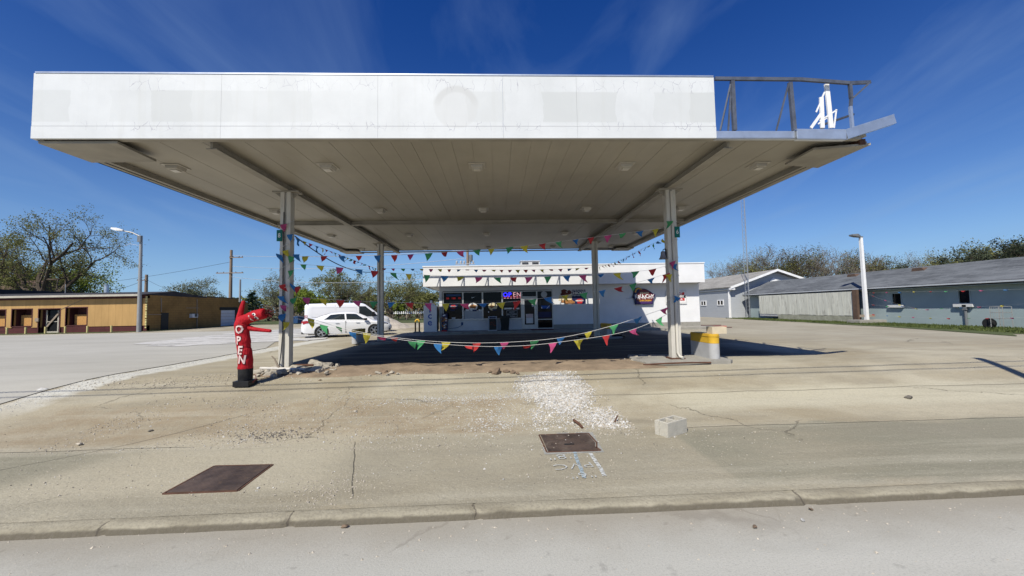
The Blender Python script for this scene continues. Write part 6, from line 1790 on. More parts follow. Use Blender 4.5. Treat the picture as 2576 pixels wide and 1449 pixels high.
mb.build('equipment_rack', M['grey_guard'], o4)
def cable(name, lab, a, b, sag, r, mat, n=16, cat='wire', group='overhead wires'):
    a = Vector(a); b = Vector(b); pts = []
    for i in range(n + 1):
        t = i / n; q = a.lerp(b, t); q.z -= sag * 4 * t * (1 - t); pts.append(q)
    return tag(MB().tube(pts, r, 5).build(name, mat, smooth=True), lab, cat, group)
R_ = lambda px, py, D: A(px, py, D)
for k, (ya_, yb_, D2) in enumerate(((640, 628, 60), (667, 648, 60), (668, 692, 56))):
    cable('overhead_wire', ('upper', 'middle', 'lower')[k] + ' pale overhead wire running right from the tall wooden pole behind the canopy', A(585, ya_ + 3, 66) if k < 2 else A(579, 696, 66), A(1185, yb_, 47), (.5, .8, 1.0)[k], .028, M['wire'])
cable('overhead_wire', 'overhead wire from the tall wooden pole to the far left, behind the street light', P1 + Vector((0, 0, -2)), A(-80, 735, 90), 1.2, .025, M['wire_dark'])
cable('overhead_wire', 'overhead wire from the short dark pole falling to the tan building roof', P2 + Vector((-.5, 0, -1.1)), A(190, 728, 60), 1.0, .03, M['wire_dark'])
cable('overhead_wire', 'overhead wire between the short dark pole and the tall wooden pole', P2 + Vector((.3, 0, -1.2)), P1 + Vector((0, 0, -8.5)), 1.0, .025, M['wire_dark'])
# roadside pole and wires standing out of shot on the right; they throw the thin shadows across the drive
p5x, p5y = 8.75, 3.2
o5 = thing('unseen_roadside_pole', 'wooden roadside pole at the kerb, standing just outside the picture on the right', 'utility pole', (p5x, p5y, -.5))
MB().tube([(p5x, p5y, -.6), (p5x, p5y, 8.4)], [.14, .11], 10).build('pole', M['pole_wood'], o5, smooth=True)
cable('unseen_roadside_wire', 'upper roadside wire above the kerb, seen only by its shadow', (-40, 2.2, 7.75), (60, 4.4, 7.75), .0, .022, M['wire_dark'], 30, group='unseen roadside wires')
cable('unseen_roadside_wire', 'lower roadside wire above the kerb, seen only by its shadow', (-40, 2.35, 7.2), (60, 4.2, 7.2), .0, .018, M['wire_dark'], 30, group='unseen roadside wires')

# ------------------------------------------------------------------ far odds and ends
gp = G(1043, 808); 
mb = MB(); n = 36; rings = 14; R0 = 2.9; Hh = 1.25; c0 = Vector((gp.x + .9, 33.5, 0))
mb.v.append(c0 + Vector((0, 0, Hh)))
for r in range(1, rings + 1):
    for k in range(n):
        t = 2 * pi * k / n; rad_ = R0 * r / rings * (1 + .18 * mnoise.noise(Vector((cos(t) * 1.2, sin(t) * 1.2, 1))))
        h = Hh * (1 - (r / rings) ** 1.15) + .10 * mnoise.noise(Vector((rad_ * cos(t) * 2, rad_ * sin(t) * 2, 4))) * (1 if r < rings else 0)
        mb.v.append(c0 + Vector((rad_ * cos(t), rad_ * .8 * sin(t), max(h, -.02))))
for k in range(n): mb.f.append((0, 1 + k, 1 + (k + 1) % n))
for r in range(rings - 1):
    for k in range(n):
        k2 = (k + 1) % n; mb.f.append((1+r*n+k, 1+(r+1)*n+k, 1+(r+1)*n+k2, 1+r*n+k2))
tag(mb.build('gravel_pile', M['pile'], smooth=True, fix=False), 'tan heap of gravel beyond the lot, left of the ice box', 'gravel pile')
# white rail fence far off
fa, fb = A(985, 797, 60), A(1098, 790, 60)
o = thing('rail_fence', 'far white picket rail fence beyond the gravel heap', 'fence', ((fa.x + fb.x) / 2, 60, 0))
mb = MB().box(fa.x, fb.x, 59.97, 60.03, 1.0, 1.1)
x = fa.x
while x < fb.x: mb.box(x, x + .12, 59.92, 59.968, .92, 1.35); x += .3
mb.build('rails', M['white_paint'], o)
x = fa.x
while x < fb.x: MB().box(x, x + .14, 60.031, 60.17, -.1, 1.5).build('post', M['wood_grey'], o); x += 2.2
o = thing('dumpster', 'far blue steel skip seen between the left front column and the van', 'skip', A(748, 800, 50))
p, q = A(726, 812, 50), A(757, 796, 50)
MB().loft([[(p.x + .2, 49.4, 0.1), (q.x - .1, 49.4, .1), (q.x - .1, 51, .1), (p.x + .2, 51, .1)], [(p.x, 49.2, q.z), (q.x, 49.2, q.z), (q.x, 51.2, q.z), (p.x, 51.2, q.z)]]).build('tub', M['blue_steel'], o)
MB().box(p.x - .03, q.x + .03, 49.15, 49.3, q.z - .1, q.z + .02).build('rim', M['blue_steel'], o)
# wire frame cart and gas meter by the long house
cp = AX(*k7(2330, 840), 26.0); cy = cp.y
o = thing('wire_cart', 'small dark wire cart with one wheel on the grass by the long house', 'cart', (26.0, cy, 0))
mb = MB()
y0_, y1_ = cy - .05, cy + .45
for (y_, z0_, z1_) in ((y0_, 0.1, 1.15), (y1_, .1, 1.15)):
    for x_ in (25.8, 26.3): mb.tube([(x_, y_, z0_), (x_, y_, z1_)], .018, 5)
for z_ in (.55, .85, 1.15):
    for x_ in (25.8, 26.3): mb.tube([(x_, y0_, z_), (x_, y1_, z_)], .014, 5)
    for y_ in (y0_, y1_): mb.tube([(25.8, y_, z_), (26.3, y_, z_)], .014, 5)
for k in range(1, 6): mb.tube([(25.8, lerp(y0_, y1_, k / 6), .55), (25.8, lerp(y0_, y1_, k / 6), 1.15)], .008, 4)
mb.build('wire_frame', M['steel_pole'], o)
MB().lathe([(.22, -.1), (.27, -.06), (.27, .06), (.22, .1)], 20, (26.05, cy + .7, .27), axis='x').build('wheel', M['rubber'], o, smooth=True)
cp = RA(1790, 700)
o = thing('gas_meter_riser', 'narrow dark pipe riser against the wall under the right-hand window of the long house', 'pipe', (RX - .1, cp.y, 0))
MB().tube([(RX - .08, cp.y, -.05), (RX - .08, cp.y, 1.0)], .06, 8).box(RX - .16, RX - .003, cp.y - .1, cp.y + .1, .95, 1.25).build('riser', M['lamp_head'], o)
# ------------------------------------------------------------------ trees
def make_tree(name, label, loc, h, spread, leaf, bark, seed, n_leaf=5000, leaf_size=.22, trunk_frac=.25, r0=None, limbs=5, group=None, up=.35, levels=4, spreadcluster=.55, lean=0.0, kids=5, droop=0.0, twig_r=.012):
    rr = random.Random(seed)
    root = thing(name, label, 'tree', loc, 0, group)
    tb = MB(); tips = []
    r0 = r0 or h * .022
    def rv(): return Vector((rr.gauss(0, 1), rr.gauss(0, 1), rr.gauss(0, 1)))
    def grow(p, d, L, r, lev):
        n = 5 if lev < 3 else 3
        pts = [p.copy()]; rad = [r]; q = p.copy(); dd = d.copy()
        for i in range(n):
            dd = (dd + rv() * (.16 if lev else .06) + Vector((0, 0, (up if lev < 3 else up * .4) * .16 - droop * .1 * lev))).normalized()
            q = q + dd * (L / n); pts.append(q.copy()); rad.append(max(twig_r * .6, r * (1 - .62 * (i + 1) / n)))
        tb.tube(pts, rad, (8, 6, 5, 4, 3)[min(lev, 4)], cap=False)
        if lev >= levels:
            tips.append((pts[-1], L)); tips.append((pts[-2], L)); return
        k = limbs if lev == 0 else max(2, int(kids * rr.uniform(.7, 1.3)))
        base_a = rr.uniform(0, 2 * pi)
        for j in range(k):
            if lev == 0: t = rr.uniform(.75, 1.0)
            else: t = rr.uniform(.30, 1.0)
            f = t * n; i0 = min(n - 1, int(f)); pp = pts[i0].lerp(pts[i0 + 1], f - i0)
            a = base_a + 2 * pi * j / k + rr.uniform(-.5, .5)
            e1 = dd.orthogonal().normalized(); e2 = dd.cross(e1)
            side = e1 * cos(a) + e2 * sin(a)
            op_ = rr.uniform(.45, .95) * spread if lev == 0 else rr.uniform(.5, 1.0) * min(1.2, spread + .2)
            nd = (dd * 1.0 + side * op_).normalized()
            LL = (h * (1 - trunk_frac)) * rr.uniform(.55, .8) if lev == 0 else L * rr.uniform(.42, .68)
            grow(pp, nd, LL, max(twig_r, (rad[i0] * (.72 if lev == 0 else .6))), lev + 1)
        if lev > 0: tips.append((pts[-1], L * .5))
    grow(Vector((0, 0, -.15)), Vector((lean, 0, 1)).normalized(), h * trunk_frac, r0, 0)
    top = max(t[0].z for t in tips); sc_ = h / max(top + .3, .1)
    lb = MB(); per = max(1, int(n_leaf / len(tips)))
    for p, L in tips:
        cs = min(L * spreadcluster + .15, h * .06)
        for _ in range(max(1, int(per * rr.uniform(.4, 1.6)))):
            q = p + rv() * cs * .5
            s_ = leaf_size * rr.uniform(.6, 1.35); u = rv().normalized(); v_ = u.orthogonal().normalized(); w = rr.uniform(.55, .9)
            lb.add([q - u * s_ * .5, q + v_ * s_ * .5 * w, q + u * s_ * .5, q - v_ * s_ * .5 * w], [(0, 1, 2, 3)])
    for m in (tb, lb):
        for v in m.v: v.x *= (sc_ * .5 + .5); v.y *= (sc_ * .5 + .5); v.z *= sc_
    tb.build('trunk', bark, root, smooth=True, local=True, fix=False)
    lb.build('crown', leaf, root, local=True, fix=False)
    return root
def tloc(px, D): p = A(px, 785, D); return (p.x, D, 0)
def th(px, py, D): return max(2.0, A(px, py, D).z)
# spreading bare-limbed tree over the tan building
BK, BP = M['bark'], M['bark_pale']
GB = 'trees behind the tan building'
make_tree('spreading_tree', 'big spreading tree with dark forked limbs and thin spring leaves behind the tan building', tloc(105, 58), th(130, 514, 58), 1.05, M['leaf_olive'], BK, 11, 20000, .16, .2, .9, 5, GB, .38, 4, .30, 0, 6)
make_tree('spreading_tree', 'tall thin-leaved tree at the far left edge, half out of the picture', tloc(-25, 66), th(0, 560, 66), .7, M['leaf_olive'], BK, 12, 9000, .22, .3, .45, 5, GB, .4, 4, .4, 0, 5)
make_tree('bushy_tree', 'dense low olive-green tree under the big spreading tree', tloc(60, 72), th(60, 640, 72), .9, M['leaf_olive'], BK, 13, 11000, .30, .15, .3, 6, GB, .3, 4, .6, 0, 5)
make_tree('bushy_tree', 'dense low green tree right of the big trunk, behind the flat roof', tloc(170, 76), th(170, 655, 76), .9, M['leaf_green'], BK, 14, 8000, .30, .15, .3, 6, GB, .3, 4, .6, 0, 5)
make_tree('round_tree', 'solitary round-crowned pale green tree rising over the shaded end of the tan building', tloc(505, 112), th(505, 694, 112), .85, M['leaf_grey'], BP, 15, 9000, .30, .16, .35, 7, GB, .25, 4, .4, 0, 5)
# conifer
def conifer(name, label, loc, h, seed):
    rr = random.Random(seed); root = thing(name, label, 'tree', loc)
    MB().tube([(0, 0, -.1), (0.1, 0, h * .5), (0, 0, h)], [.2, .12, .02], 7).build('trunk', BK, root, smooth=True, local=True)
    lb = MB()
    for k in range(26):
        z = h * (.12 + .86 * (k / 25)); R = h * .42 * (1 - (k / 25) ** 1.3) * rr.uniform(.65, 1.15) + .25
        for j in range(7):
            a = rr.uniform(0, 2 * pi)
            for m in range(26):
                t = rr.random() ** .6; q = Vector((R * t * cos(a), R * t * sin(a), z + .12 * R * t + rr.gauss(0, .08)))
                q += Vector((rr.gauss(0, .12), rr.gauss(0, .12), 0)); s_ = rr.uniform(.16, .4); u = Vector((cos(a) + rr.gauss(0, .4), sin(a) + rr.gauss(0, .4), rr.gauss(.2, .3))).normalized(); v_ = u.orthogonal().normalized()
                lb.add([q - u * s_ * .5, q + v_ * s_ * .14, q + u * s_ * .5, q - v_ * s_ * .14], [(0, 1, 2, 3)])
    lb.build('crown', M['needle'], root, local=True, fix=False); return root
conifer('pine_tree', 'dark green pine behind the right end of the tan building', tloc(634, 66), th(634, 736, 66), 5)
GV = 'trees across the field behind the vehicles'
for (nm, lab, px, py, D, sp__, lf, bk_, seed, nl, ls, extra) in (
    ('slender_tree', 'grey thin-leaved tree behind the left front column', 700, 676, 70, .75, 'leaf_grey', 'bark', 21, 5500, .24, {}),
    ('slender_tree', 'hazy grey tree just right of the left front column', 742, 690, 84, .8, 'leaf_grey', 'bark_pale', 22, 4500, .26, {}),
    ('bushy_tree', 'low yellow-green tree directly behind the roof of the van', 775, 722, 62, .95, 'leaf_green', 'bark', 23, 7000, .28, {}),
    ('bushy_tree', 'full olive tree with a rounded top above the van', 835, 676, 66, .85, 'leaf_olive', 'bark', 24, 9000, .26, {}),
    ('forked_tree', 'tree with bare twisting dark limbs above the cab of the van', 885, 684, 63, .9, 'leaf_grey', 'bark', 25, 3800, .22, {}),
    ('bushy_tree', 'broad olive tree behind the left rear column', 930, 716, 74, .9, 'leaf_olive', 'bark', 26, 8000, .28, {}),
    ('vase_shaped_tree', 'vase-shaped tree with fanned dark limbs right of the left rear column', 985, 674, 56, .95, 'leaf_olive', 'bark', 27, 7000, .21, dict(limbs=7)),
    ('slender_tree', 'sparse tree touching the left edge of the store fascia', 1030, 690, 72, .8, 'leaf_grey', 'bark', 28, 5000, .25, {}),
    ('bushy_tree', 'bright green bushy tree behind the white rail fence', 1003, 752, 64, .9, 'leaf_green', 'bark', 29, 6500, .28, {}),
    ('bushy_tree', 'dull olive tree beyond the ice box', 1068, 728, 70, .9, 'leaf_olive', 'bark', 30, 8000, .28, {}),
    ('bushy_tree', 'brownish tree hidden behind the left end of the store', 1120, 735, 78, .9, 'leaf_brown', 'bark', 31, 6000, .28, {})):
    make_tree(nm, lab, tloc(px, D), th(px, py, D), sp__, M[lf], M[bk_], seed, nl, ls * .85, .2, th(px, py, D) * .03, extra.get('limbs', 6), GV, .40, 4, .36, 0, 5)
# wood on the right: five grown trees, then copies of them
GR = 'bare and budding trees of the wood behind the right-hand roofs'
protos = []
specs = [('bare', 'leaf_brown', .55, 1100, .18), ('bare', 'leaf_grey', .5, 1000, .18), ('bare', 'leaf_brown', .6, 1900, .18), ('olive', 'leaf_olive', .75, 4500, .24), ('green', 'leaf_deep', .8, 8000, .30)]
row = [(1822, 652, 70, 0), (1846, 636, 76, 1), (1868, 640, 72, 2), (1886, 628, 80, 0), (1908, 640, 70, 3), (1926, 612, 78, 1), (1944, 606, 74, 2), (1962, 612, 82, 0), (1984, 622, 72, 3), (2002, 616, 80, 1), (2022, 610, 76, 2), (2044, 620, 84, 0),
       (2062, 614, 74, 1), (2084, 622, 80, 2), (2104, 616, 72, 0), (2126, 624, 82, 1), (2146, 630, 76, 3), (2164, 622, 84, 2), (2190, 628, 72, 0), (2214, 634, 78, 4), (2236, 640, 72, 3), (2262, 636, 82, 2), (2286, 646, 70, 4),
       (2312, 626, 84, 1), (2338, 630, 80, 0), (2362, 644, 72, 3), (2394, 632, 74, 4), (2424, 620, 78, 3), (2452, 614, 72, 4), (2482, 612, 80, 4), (2512, 598, 74, 3), (2540, 590, 70, 4), (2572, 586, 76, 3), (2606, 590, 72, 4)]
words = {0: 'bare grey-brown tree', 1: 'bare tall thin tree', 2: 'twiggy brown-budded tree', 3: 'olive leafing tree', 4: 'dark green full tree'}
cnt = {}
ordn = ['first', 'second', 'third', 'fourth', 'fifth', 'sixth', 'seventh', 'eighth', 'ninth', 'tenth', 'eleventh', 'twelfth']
pr = {}
rr = random.Random(99)
for (px, py, D, k) in row:
    cnt[k] = cnt.get(k, 0) + 1
    lab = words[k] + ' behind the right-hand roofs, %s of its kind from the left' % ordn[cnt[k] - 1]
    H_ = th(px, py, D)
    if k not in pr:
        w, lf, sp__, nl, ls = specs[k]
        pr[k] = (make_tree('wood_tree', lab, tloc(px, D), H_, sp__, M[lf], M['bark_pale'] if k < 2 else BK, 50 + k, nl, ls, .3, H_ * .013, 5, GR, .6, 4, .45, 0, 5, twig_r=.02), H_)
    else:
        root, h0_ = pr[k]; s_ = H_ / h0_
        c = dup(root, tloc(px, D), rr.uniform(0, 6.28), lab, (s_ * rr.uniform(.85, 1.1), s_ * rr.uniform(.85, 1.1), s_))
# far hedge line that closes the horizon
lb = MB(); rr = random.Random(4)
for _ in range(26000):
    x = rr.uniform(-260, 260); y = rr.uniform(150, 175) if abs(x) < 200 else rr.uniform(120, 160)
    hh = 7.5 + 3.5 * mnoise.noise(Vector((x * .06, 0, 0))) + 2 * mnoise.noise(Vector((x * .25, 2, 0)))
    q = Vector((x, y, rr.random() ** .8 * hh)); s_ = rr.uniform(.6, 1.3); u = Vector((rr.gauss(0, 1), rr.gauss(0, 1), rr.gauss(0, 1))).normalized(); v_ = u.orthogonal().normalized()
    lb.add([q - u * s_ * .5, q + v_ * s_ * .4, q + u * s_ * .5, q - v_ * s_ * .4], [(0, 1, 2, 3)])
tag(lb.build('distant_treeline', M['leaf_olive'], fix=False), kind='stuff')
# understory behind the roofs on the right and behind the lot
lb = MB()
for _ in range(7000):
    x = rr.uniform(34, 110); y = rr.uniform(66, 90); q = Vector((x, y, rr.random() * (4.6 + 2 * mnoise.noise(Vector((x * .1, 7, 0)))))); s_ = rr.uniform(.3, .7)
    u = Vector((rr.gauss(0, 1), rr.gauss(0, 1), rr.gauss(0, 1))).normalized(); v_ = u.orthogonal().normalized()
    lb.add([q - u * s_ * .5, q + v_ * s_ * .4, q + u * s_ * .5, q - v_ * s_ * .4], [(0, 1, 2, 3)])
for _ in range(5000):
    x = rr.uniform(-45, 8); y = rr.uniform(66, 84); q = Vector((x, y, rr.random() * (2.4 + 1.2 * mnoise.noise(Vector((x * .15, 7, 0)))))); s_ = rr.uniform(.25, .6)
    u = Vector((rr.gauss(0, 1), rr.gauss(0, 1), rr.gauss(0, 1))).normalized(); v_ = u.orthogonal().normalized()
    lb.add([q - u * s_ * .5, q + v_ * s_ * .4, q + u * s_ * .5, q - v_ * s_ * .4], [(0, 1, 2, 3)])
tag(lb.build('undergrowth', M['leaf_brown'], fix=False), kind='stuff')
# grass blades on the nearer strip
lb = MB()
for _ in range(9000):
    y = rr.uniform(16, 40); x = rr.uniform(24.2 if y > 24 else 24.2 - (24 - y) * .15, 26.95); s_ = rr.uniform(.04, .13); a = rr.uniform(0, pi)
    z0_ = .02; dx = cos(a) * .03; dy = sin(a) * .03; lx, ly = rr.gauss(0, .03), rr.gauss(0, .03)
    lb.add([(x - dx, y - dy, z0_), (x + dx, y + dy, z0_), (x + lx, y + ly, z0_ + s_)], [(0, 1, 2)])
tag(lb.build('grass', M['grass'], fix=False), kind='stuff')

# ------------------------------------------------------------------ pennants
def pennant_string(lab, ctrl, spacing, w, h, seed, start=0.2, r=.0035, cord=True, wind=.5, name='pennant_string', skip=(), plane=None):
    rr = random.Random(seed)
    C = [AX(px, py, plane) if plane else A(px, py, Y) for px, py, Y in ctrl]
    P = []
    for i in range(len(C) - 1):
        p = [C[max(0, min(len(C) - 1, i + d))] for d in (-1, 0, 1, 2)]
        for k in range(10):
            t = k / 10
            P.append(0.5 * ((2 * p[1]) + (p[2] - p[0]) * t + (2 * p[0] - 5 * p[1] + 4 * p[2] - p[3]) * t * t + (3 * p[1] - p[0] - 3 * p[2] + p[3]) * t ** 3))
    P.append(C[-1].copy())
    root = thing(name, lab, 'bunting', C[0], 0, 'strings of coloured pennants')
    if cord: MB().tube(P, r, 4).build('cord', M['cord'], root)
    acc = 0; nxt = start; last = -1
    for i in range(len(P) - 1):
        a, b = P[i], P[i + 1]; L = (b - a).length
        while acc + L > nxt:
            t = (nxt - acc) / L; q = a.lerp(b, t); d = (b - a).normalized()
            flag(root, q, d, w * rr.uniform(.85, 1.12), h * rr.uniform(.8, 1.1), rr, wind)
            nxt += spacing * rr.uniform(.88, 1.12)
        acc += L
    return root
FK = [0]
def flag(root, q, d, w, h, rr, wind=.5, col=None):
    if col is None:
        FK[0] = (FK[0] + rr.choice((1, 1, 2, 3))) % 5; col = FK[0]
    side = d.cross(Vector((0, 0, 1))).normalized()
    a = rr.gauss(0, wind * 1.15); curl = rr.gauss(0, wind * 1.8); tw = rr.gauss(0, .6); sh = rr.gauss(0.15, .38)
    mb = MB(); rows = 5; p = q.copy(); ang = a
    for j in range(rows + 1):
        t = j / rows; hw_ = w / 2 * (1 - .97 * t)
        for k in (-1, 0, 1):
            mb.v.append(p + d * (hw_ * k + sh * h * t * t) + side * (k * hw_ * tw * t + (.02 * sin(7 * t + k) if k else 0)))
        ang = a * (.4 + .6 * t) + curl * t * t
        p = p + (Vector((0, 0, -1)) * cos(ang) + side * sin(ang)) * (h / rows)
    for j in range(rows):
        for k in range(2): mb.f.append((j*3+k, j*3+k+1, (j+1)*3+k+1, (j+1)*3+k))
    return mb.build('flag', FLAG[col], root, smooth=True, fix=False)
pennant_string('upper of two bright low pennant strings between the front columns', [(742, 792, 10.25), (790, 804, 10.2), (840, 819, 10.15), (895, 833, 10.1), (985, 848, 10.1), (1110, 860, 10.1), (1250, 862, 10.1), (1405, 850, 10.1), (1538, 820, 10.15), (1681, 773, 10.25)], .72, .235, .25, 1, .45, .005, wind=.75)
pennant_string('lower of two bright pennant strings between the front columns, sagging closest to the ground', [(742, 800, 10.2), (840, 824, 10.1), (895, 837, 10.05), (1050, 860, 10.0), (1200, 871, 10.0), (1310, 870, 10.0), (1405, 861, 10.0), (1542, 841, 10.05), (1617, 820, 10.1), (1686, 786, 10.2)], .72, .235, .25, 2, .8, .005, wind=.75)
pennant_string('nearly level pennant string across the front columns, highest one just under the canopy', [(744, 645, 10.25), (984, 642, 10.25), (1110, 635, 10.25), (1219, 627, 10.25), (1323, 618, 10.25), (1399, 609, 10.25), (1675, 573, 10.25)], .44, .20, .20, 3, .25)
pennant_string('sagging pennant string across the front columns, crossing the store fascia', [(744, 664, 10.25), (814, 669, 10.25), (927, 680, 10.25), (1038, 690, 10.25), (1250, 698, 10.25), (1467, 692, 10.25), (1618, 681, 10.25), (1679, 668, 10.25)], .46, .20, .20, 4, .2)
pennant_string('pennant string across the front columns at shop window height', [(742, 747, 10.25), (921, 758, 10.25), (1163, 764, 10.25), (1284, 759, 10.25), (1427, 742, 10.25), (1529, 728, 10.25), (1602, 711, 10.25), (1680, 688, 10.25)], .47, .22, .21, 5, .3)
pennant_string('small looking pennant string along the left side of the canopy back to the rear column', [(742, 594, 10.3), (757, 604, 10.8), (855, 641, 14.0), (905, 660, 16.2), (950, 677, 18.5)], .42, .20, .18, 6, .3, wind=.9)
pennant_string('far pennant string between the two rear columns', [(956, 675, 18.5), (1094, 677, 18.5), (1275, 679, 18.5), (1400, 677, 18.5), (1490, 673, 18.5)], .42, .22, .17, 7, .2, wind=.8)
pennant_string('pennant string climbing along the right side of the canopy, rear column to front', [(1504, 672, 18.5), (1540, 662, 16.6), (1570, 650, 15.0), (1620, 624, 12.4), (1674, 598, 10.3)], .40, .20, .18, 8, .25, wind=.9)
for k, (lab, c) in enumerate((('top pennant string running right from the white lamp post along the long house', [(430, 360), (1000, 345), (1550, 338), (2230, 320), (2576, 312)]),
                              ('slanting pennant string from the white lamp post falling across the nearest house window', [(430, 385), (640, 460), (840, 522), (1150, 590), (1345, 582), (1560, 571), (2080, 548), (2576, 515)]),
                              ('third pennant string from the white lamp post at window sill height', [(430, 520), (590, 540), (700, 547), (900, 548), (1150, 592)]),
                              ('lowest pennant string running right from the white lamp post near the grass', [(430, 655), (800, 685), (1000, 695), (1310, 710), (1680, 713), (2180, 711), (2576, 702)]))):
    pennant_string(lab, [(*k7(x, y), 0) for x, y in c], .85, .20, .09, 20 + k, .3, .0015, plane=25.0, wind=.8)
# pennants wound round the two front columns
def wound(lab, cxm, zr, flags, seed):
    rr = random.Random(seed); n = 60
    root = thing('pennant_string', lab, 'bunting', (cxm, CF, zr[0]), 0, 'strings of coloured pennants')
    pts = []
    for k in range(n + 1):
        t = k / n * 2 * pi * 5; s = .165 / max(abs(cos(t)), abs(sin(t))); s = min(s, .21)
        pts.append(Vector((cxm + s * cos(t) * .97, CF + s * .8 * sin(t), lerp(zr[0], zr[1], k / n))))
    MB().tube(pts, .006, 4).build('cord', M['cord'], root)
    for (px, py, col) in flags:
        p = A(px, py, CF - .14); d = Vector((1, 0, rr.gauss(0, .3))).normalized()
        flag(root, p + Vector((0, -rr.uniform(.01, .06), .1)), d, .19, .22, rr, .4, col)
wound('pennants wound round the left front column', CL, (1.2, 4.0), [(715, 574, 3), (732, 600, 0), (720, 640, 1), (735, 655, 4), (748, 650, 0), (705, 650, 0), (733, 690, 4), (711, 726, 2), (738, 726, 0), (750, 731, 2), (709, 755, 0), (741, 760, 4), (716, 778, 3), (712, 800, 0), (723, 820, 1)], 3)
wound('few pennants wound round the right front column', CR, (1.4, 3.9), [(1684, 566, 4), (1690, 668, 3), (1694, 674, 0), (1703, 756, 0), (1681, 700, 1)], 4)
cable('sagging_cable', 'dark cable sagging from the canopy edge to the left rear column', A(742, 594, 10.6), A(945, 683, 18.5), .35, .016, M['wire_dark'], cat='cable', group='cables under the canopy')
mb = MB().tube([(CL - .03, CF - .117, 4.2), (CL - .035, CF - .12, 2.4), (CL - .025, CF - .118, 1.0), (CL - .05, CF - .13, .5), (CL - .08, CF - .17, .08)], .012, 5)
tag(mb.build('column_cable', M['wire_dark'], smooth=True), 'thin dark cable running down the face of the left front column', 'cable')

# ------------------------------------------------------------------ rubble, stones, gravel
def chunk(name, c, size, seed, mat, flat=.55, rot=None):
    rr = random.Random(seed); bm = bmesh.new()
    for _ in range(18):
        v = Vector((rr.gauss(0, 1), rr.gauss(0, 1), rr.gauss(0, 1))).normalized() * rr.uniform(.75, 1.0)
        bm.verts.new((v.x * size * rr.uniform(.8, 1.2), v.y * size * .8, v.z * size * flat))
    bmesh.ops.convex_hull(bm, input=bm.verts)
    for v in [v for v in bm.verts if not v.link_faces]: bm.verts.remove(v)
    bmesh.ops.subdivide_edges(bm, edges=bm.edges[:], cuts=1)
    for v in bm.verts: v.co += Vector((mnoise.noise(v.co * 9 + Vector((seed, 0, 0))), mnoise.noise(v.co * 9 + Vector((0, seed, 0))), mnoise.noise(v.co * 9))) * size * .10
    me = bpy.data.meshes.new(name); bm.to_mesh(me); bm.free(); me.materials.append(mat)
    o = bpy.data.objects.new(name, me); COL.objects.link(o)
    o.location = c; o.rotation_euler = (rr.uniform(-.3, .3), rr.uniform(-.3, .3), rr.uniform(0, 6.28)); return o
rr = random.Random(12)
RL = [(655, 944, .12), (672, 948, .10), (690, 937, .16), (705, 945, .13), (728, 936, .14), (752, 935, .13), (770, 930, .12), (785, 928, .20), (795, 936, .17), (806, 927, .18), (812, 936, .13), (822, 929, .16), (833, 938, .09), (800, 941, .10), (745, 945, .09), (683, 951, .08), (640, 951, .07), (663, 937, .09), (840, 932, .08)]
for k, (px, py, s_) in enumerate(RL):
    p = gpt(px, py); s_ *= 1.55; o = chunk('concrete_chunk', (p.x, p.y + .1, p.z + s_ * .3), s_, 100 + k, M['rubble'])
    tag(o, 'jagged chunk of broken concrete in the heap at the foot of the left front column', 'rubble chunk', 'broken concrete round the left front column')
for k, (px, py, s_) in enumerate(((952, 941, .10), (968, 938, .12), (984, 940, .10), (975, 945, .07), (1000, 942, .06), (930, 946, .05))):
    p = gpt(px, py); o = chunk('concrete_chunk', (p.x, p.y, p.z + s_ * .3), s_, 140 + k, M['rubble_br'] if k == 1 else M['rubble'])
    tag(o, 'lump of broken concrete in the dirt ridge left of the white gravel', 'rubble chunk', 'broken concrete in the dirt ridge')
for k, (px, py, s_) in enumerate(((1250, 940, .19), (1272, 936, .12), (1290, 938, .11), (1236, 937, .09), (1302, 941, .08))):
    p = gpt(px, py); o = chunk('dirt_clod', (p.x, p.y, p.z + s_ * .2), s_, 150 + k, M['rubble_br'], .45)
    tag(o, 'dark brown clod at the top end of the white gravel patch', 'clod', 'brown clods by the white gravel')
for k, (px, py, s_) in enumerate(((1600, 904, .14), (1618, 902, .16), (1637, 903, .14), (1655, 905, .10), (1590, 910, .08), (1570, 907, .08), (1722, 912, .07), (1735, 911, .06))):
    p = gpt(px, py); o = chunk('concrete_chunk', (p.x, p.y, p.z + s_ * .35), s_, 160 + k, M['rubble'], .6)
    tag(o, 'piece of crumbled concrete at the broken end of the right island', 'rubble chunk', 'crumbled concrete by the right island')
for k, (lab, px, py, s_, m_) in enumerate((('small dark stone on the sandy concrete, left of centre', 379, 1085, .05, 'stone_dark'), ('pale stone beside the crack near the left edge', 200, 1119, .055, 'stone_tan'), ('tan stone below the dirt ridge, right of the tube dancer', 893, 1036, .06, 'stone_tan'),
                                           ('white slab of stone at the edge of the side street', 107, 982, .10, 'stone_white'), ('dark flat scrap on the right-hand concrete', 2286, 1003, .10, 'stone_dark'), ('dark red brick chip on the near road', 1899, 1327, .035, 'rubble_br'),
                                           ('white pebble on the near road', 2020, 1310, .03, 'stone_white'), ('brown leaf litter lump in the gutter', 867, 1326, .04, 'rubble_br'), ('brown lump in the gutter on the right', 2040, 1282, .03, 'rubble_br'), ('dark stone below the tube dancer', 805, 957, .05, 'rubble_br'))):
    p = gpt(px, py)
    if p.y < kerb_y(p.x): p = G(px, py, -.50)
    o = chunk('loose_stone', (p.x, p.y, p.z + s_ * .25), s_, 180 + k, M[m_], .45); tag(o, lab, 'stone')
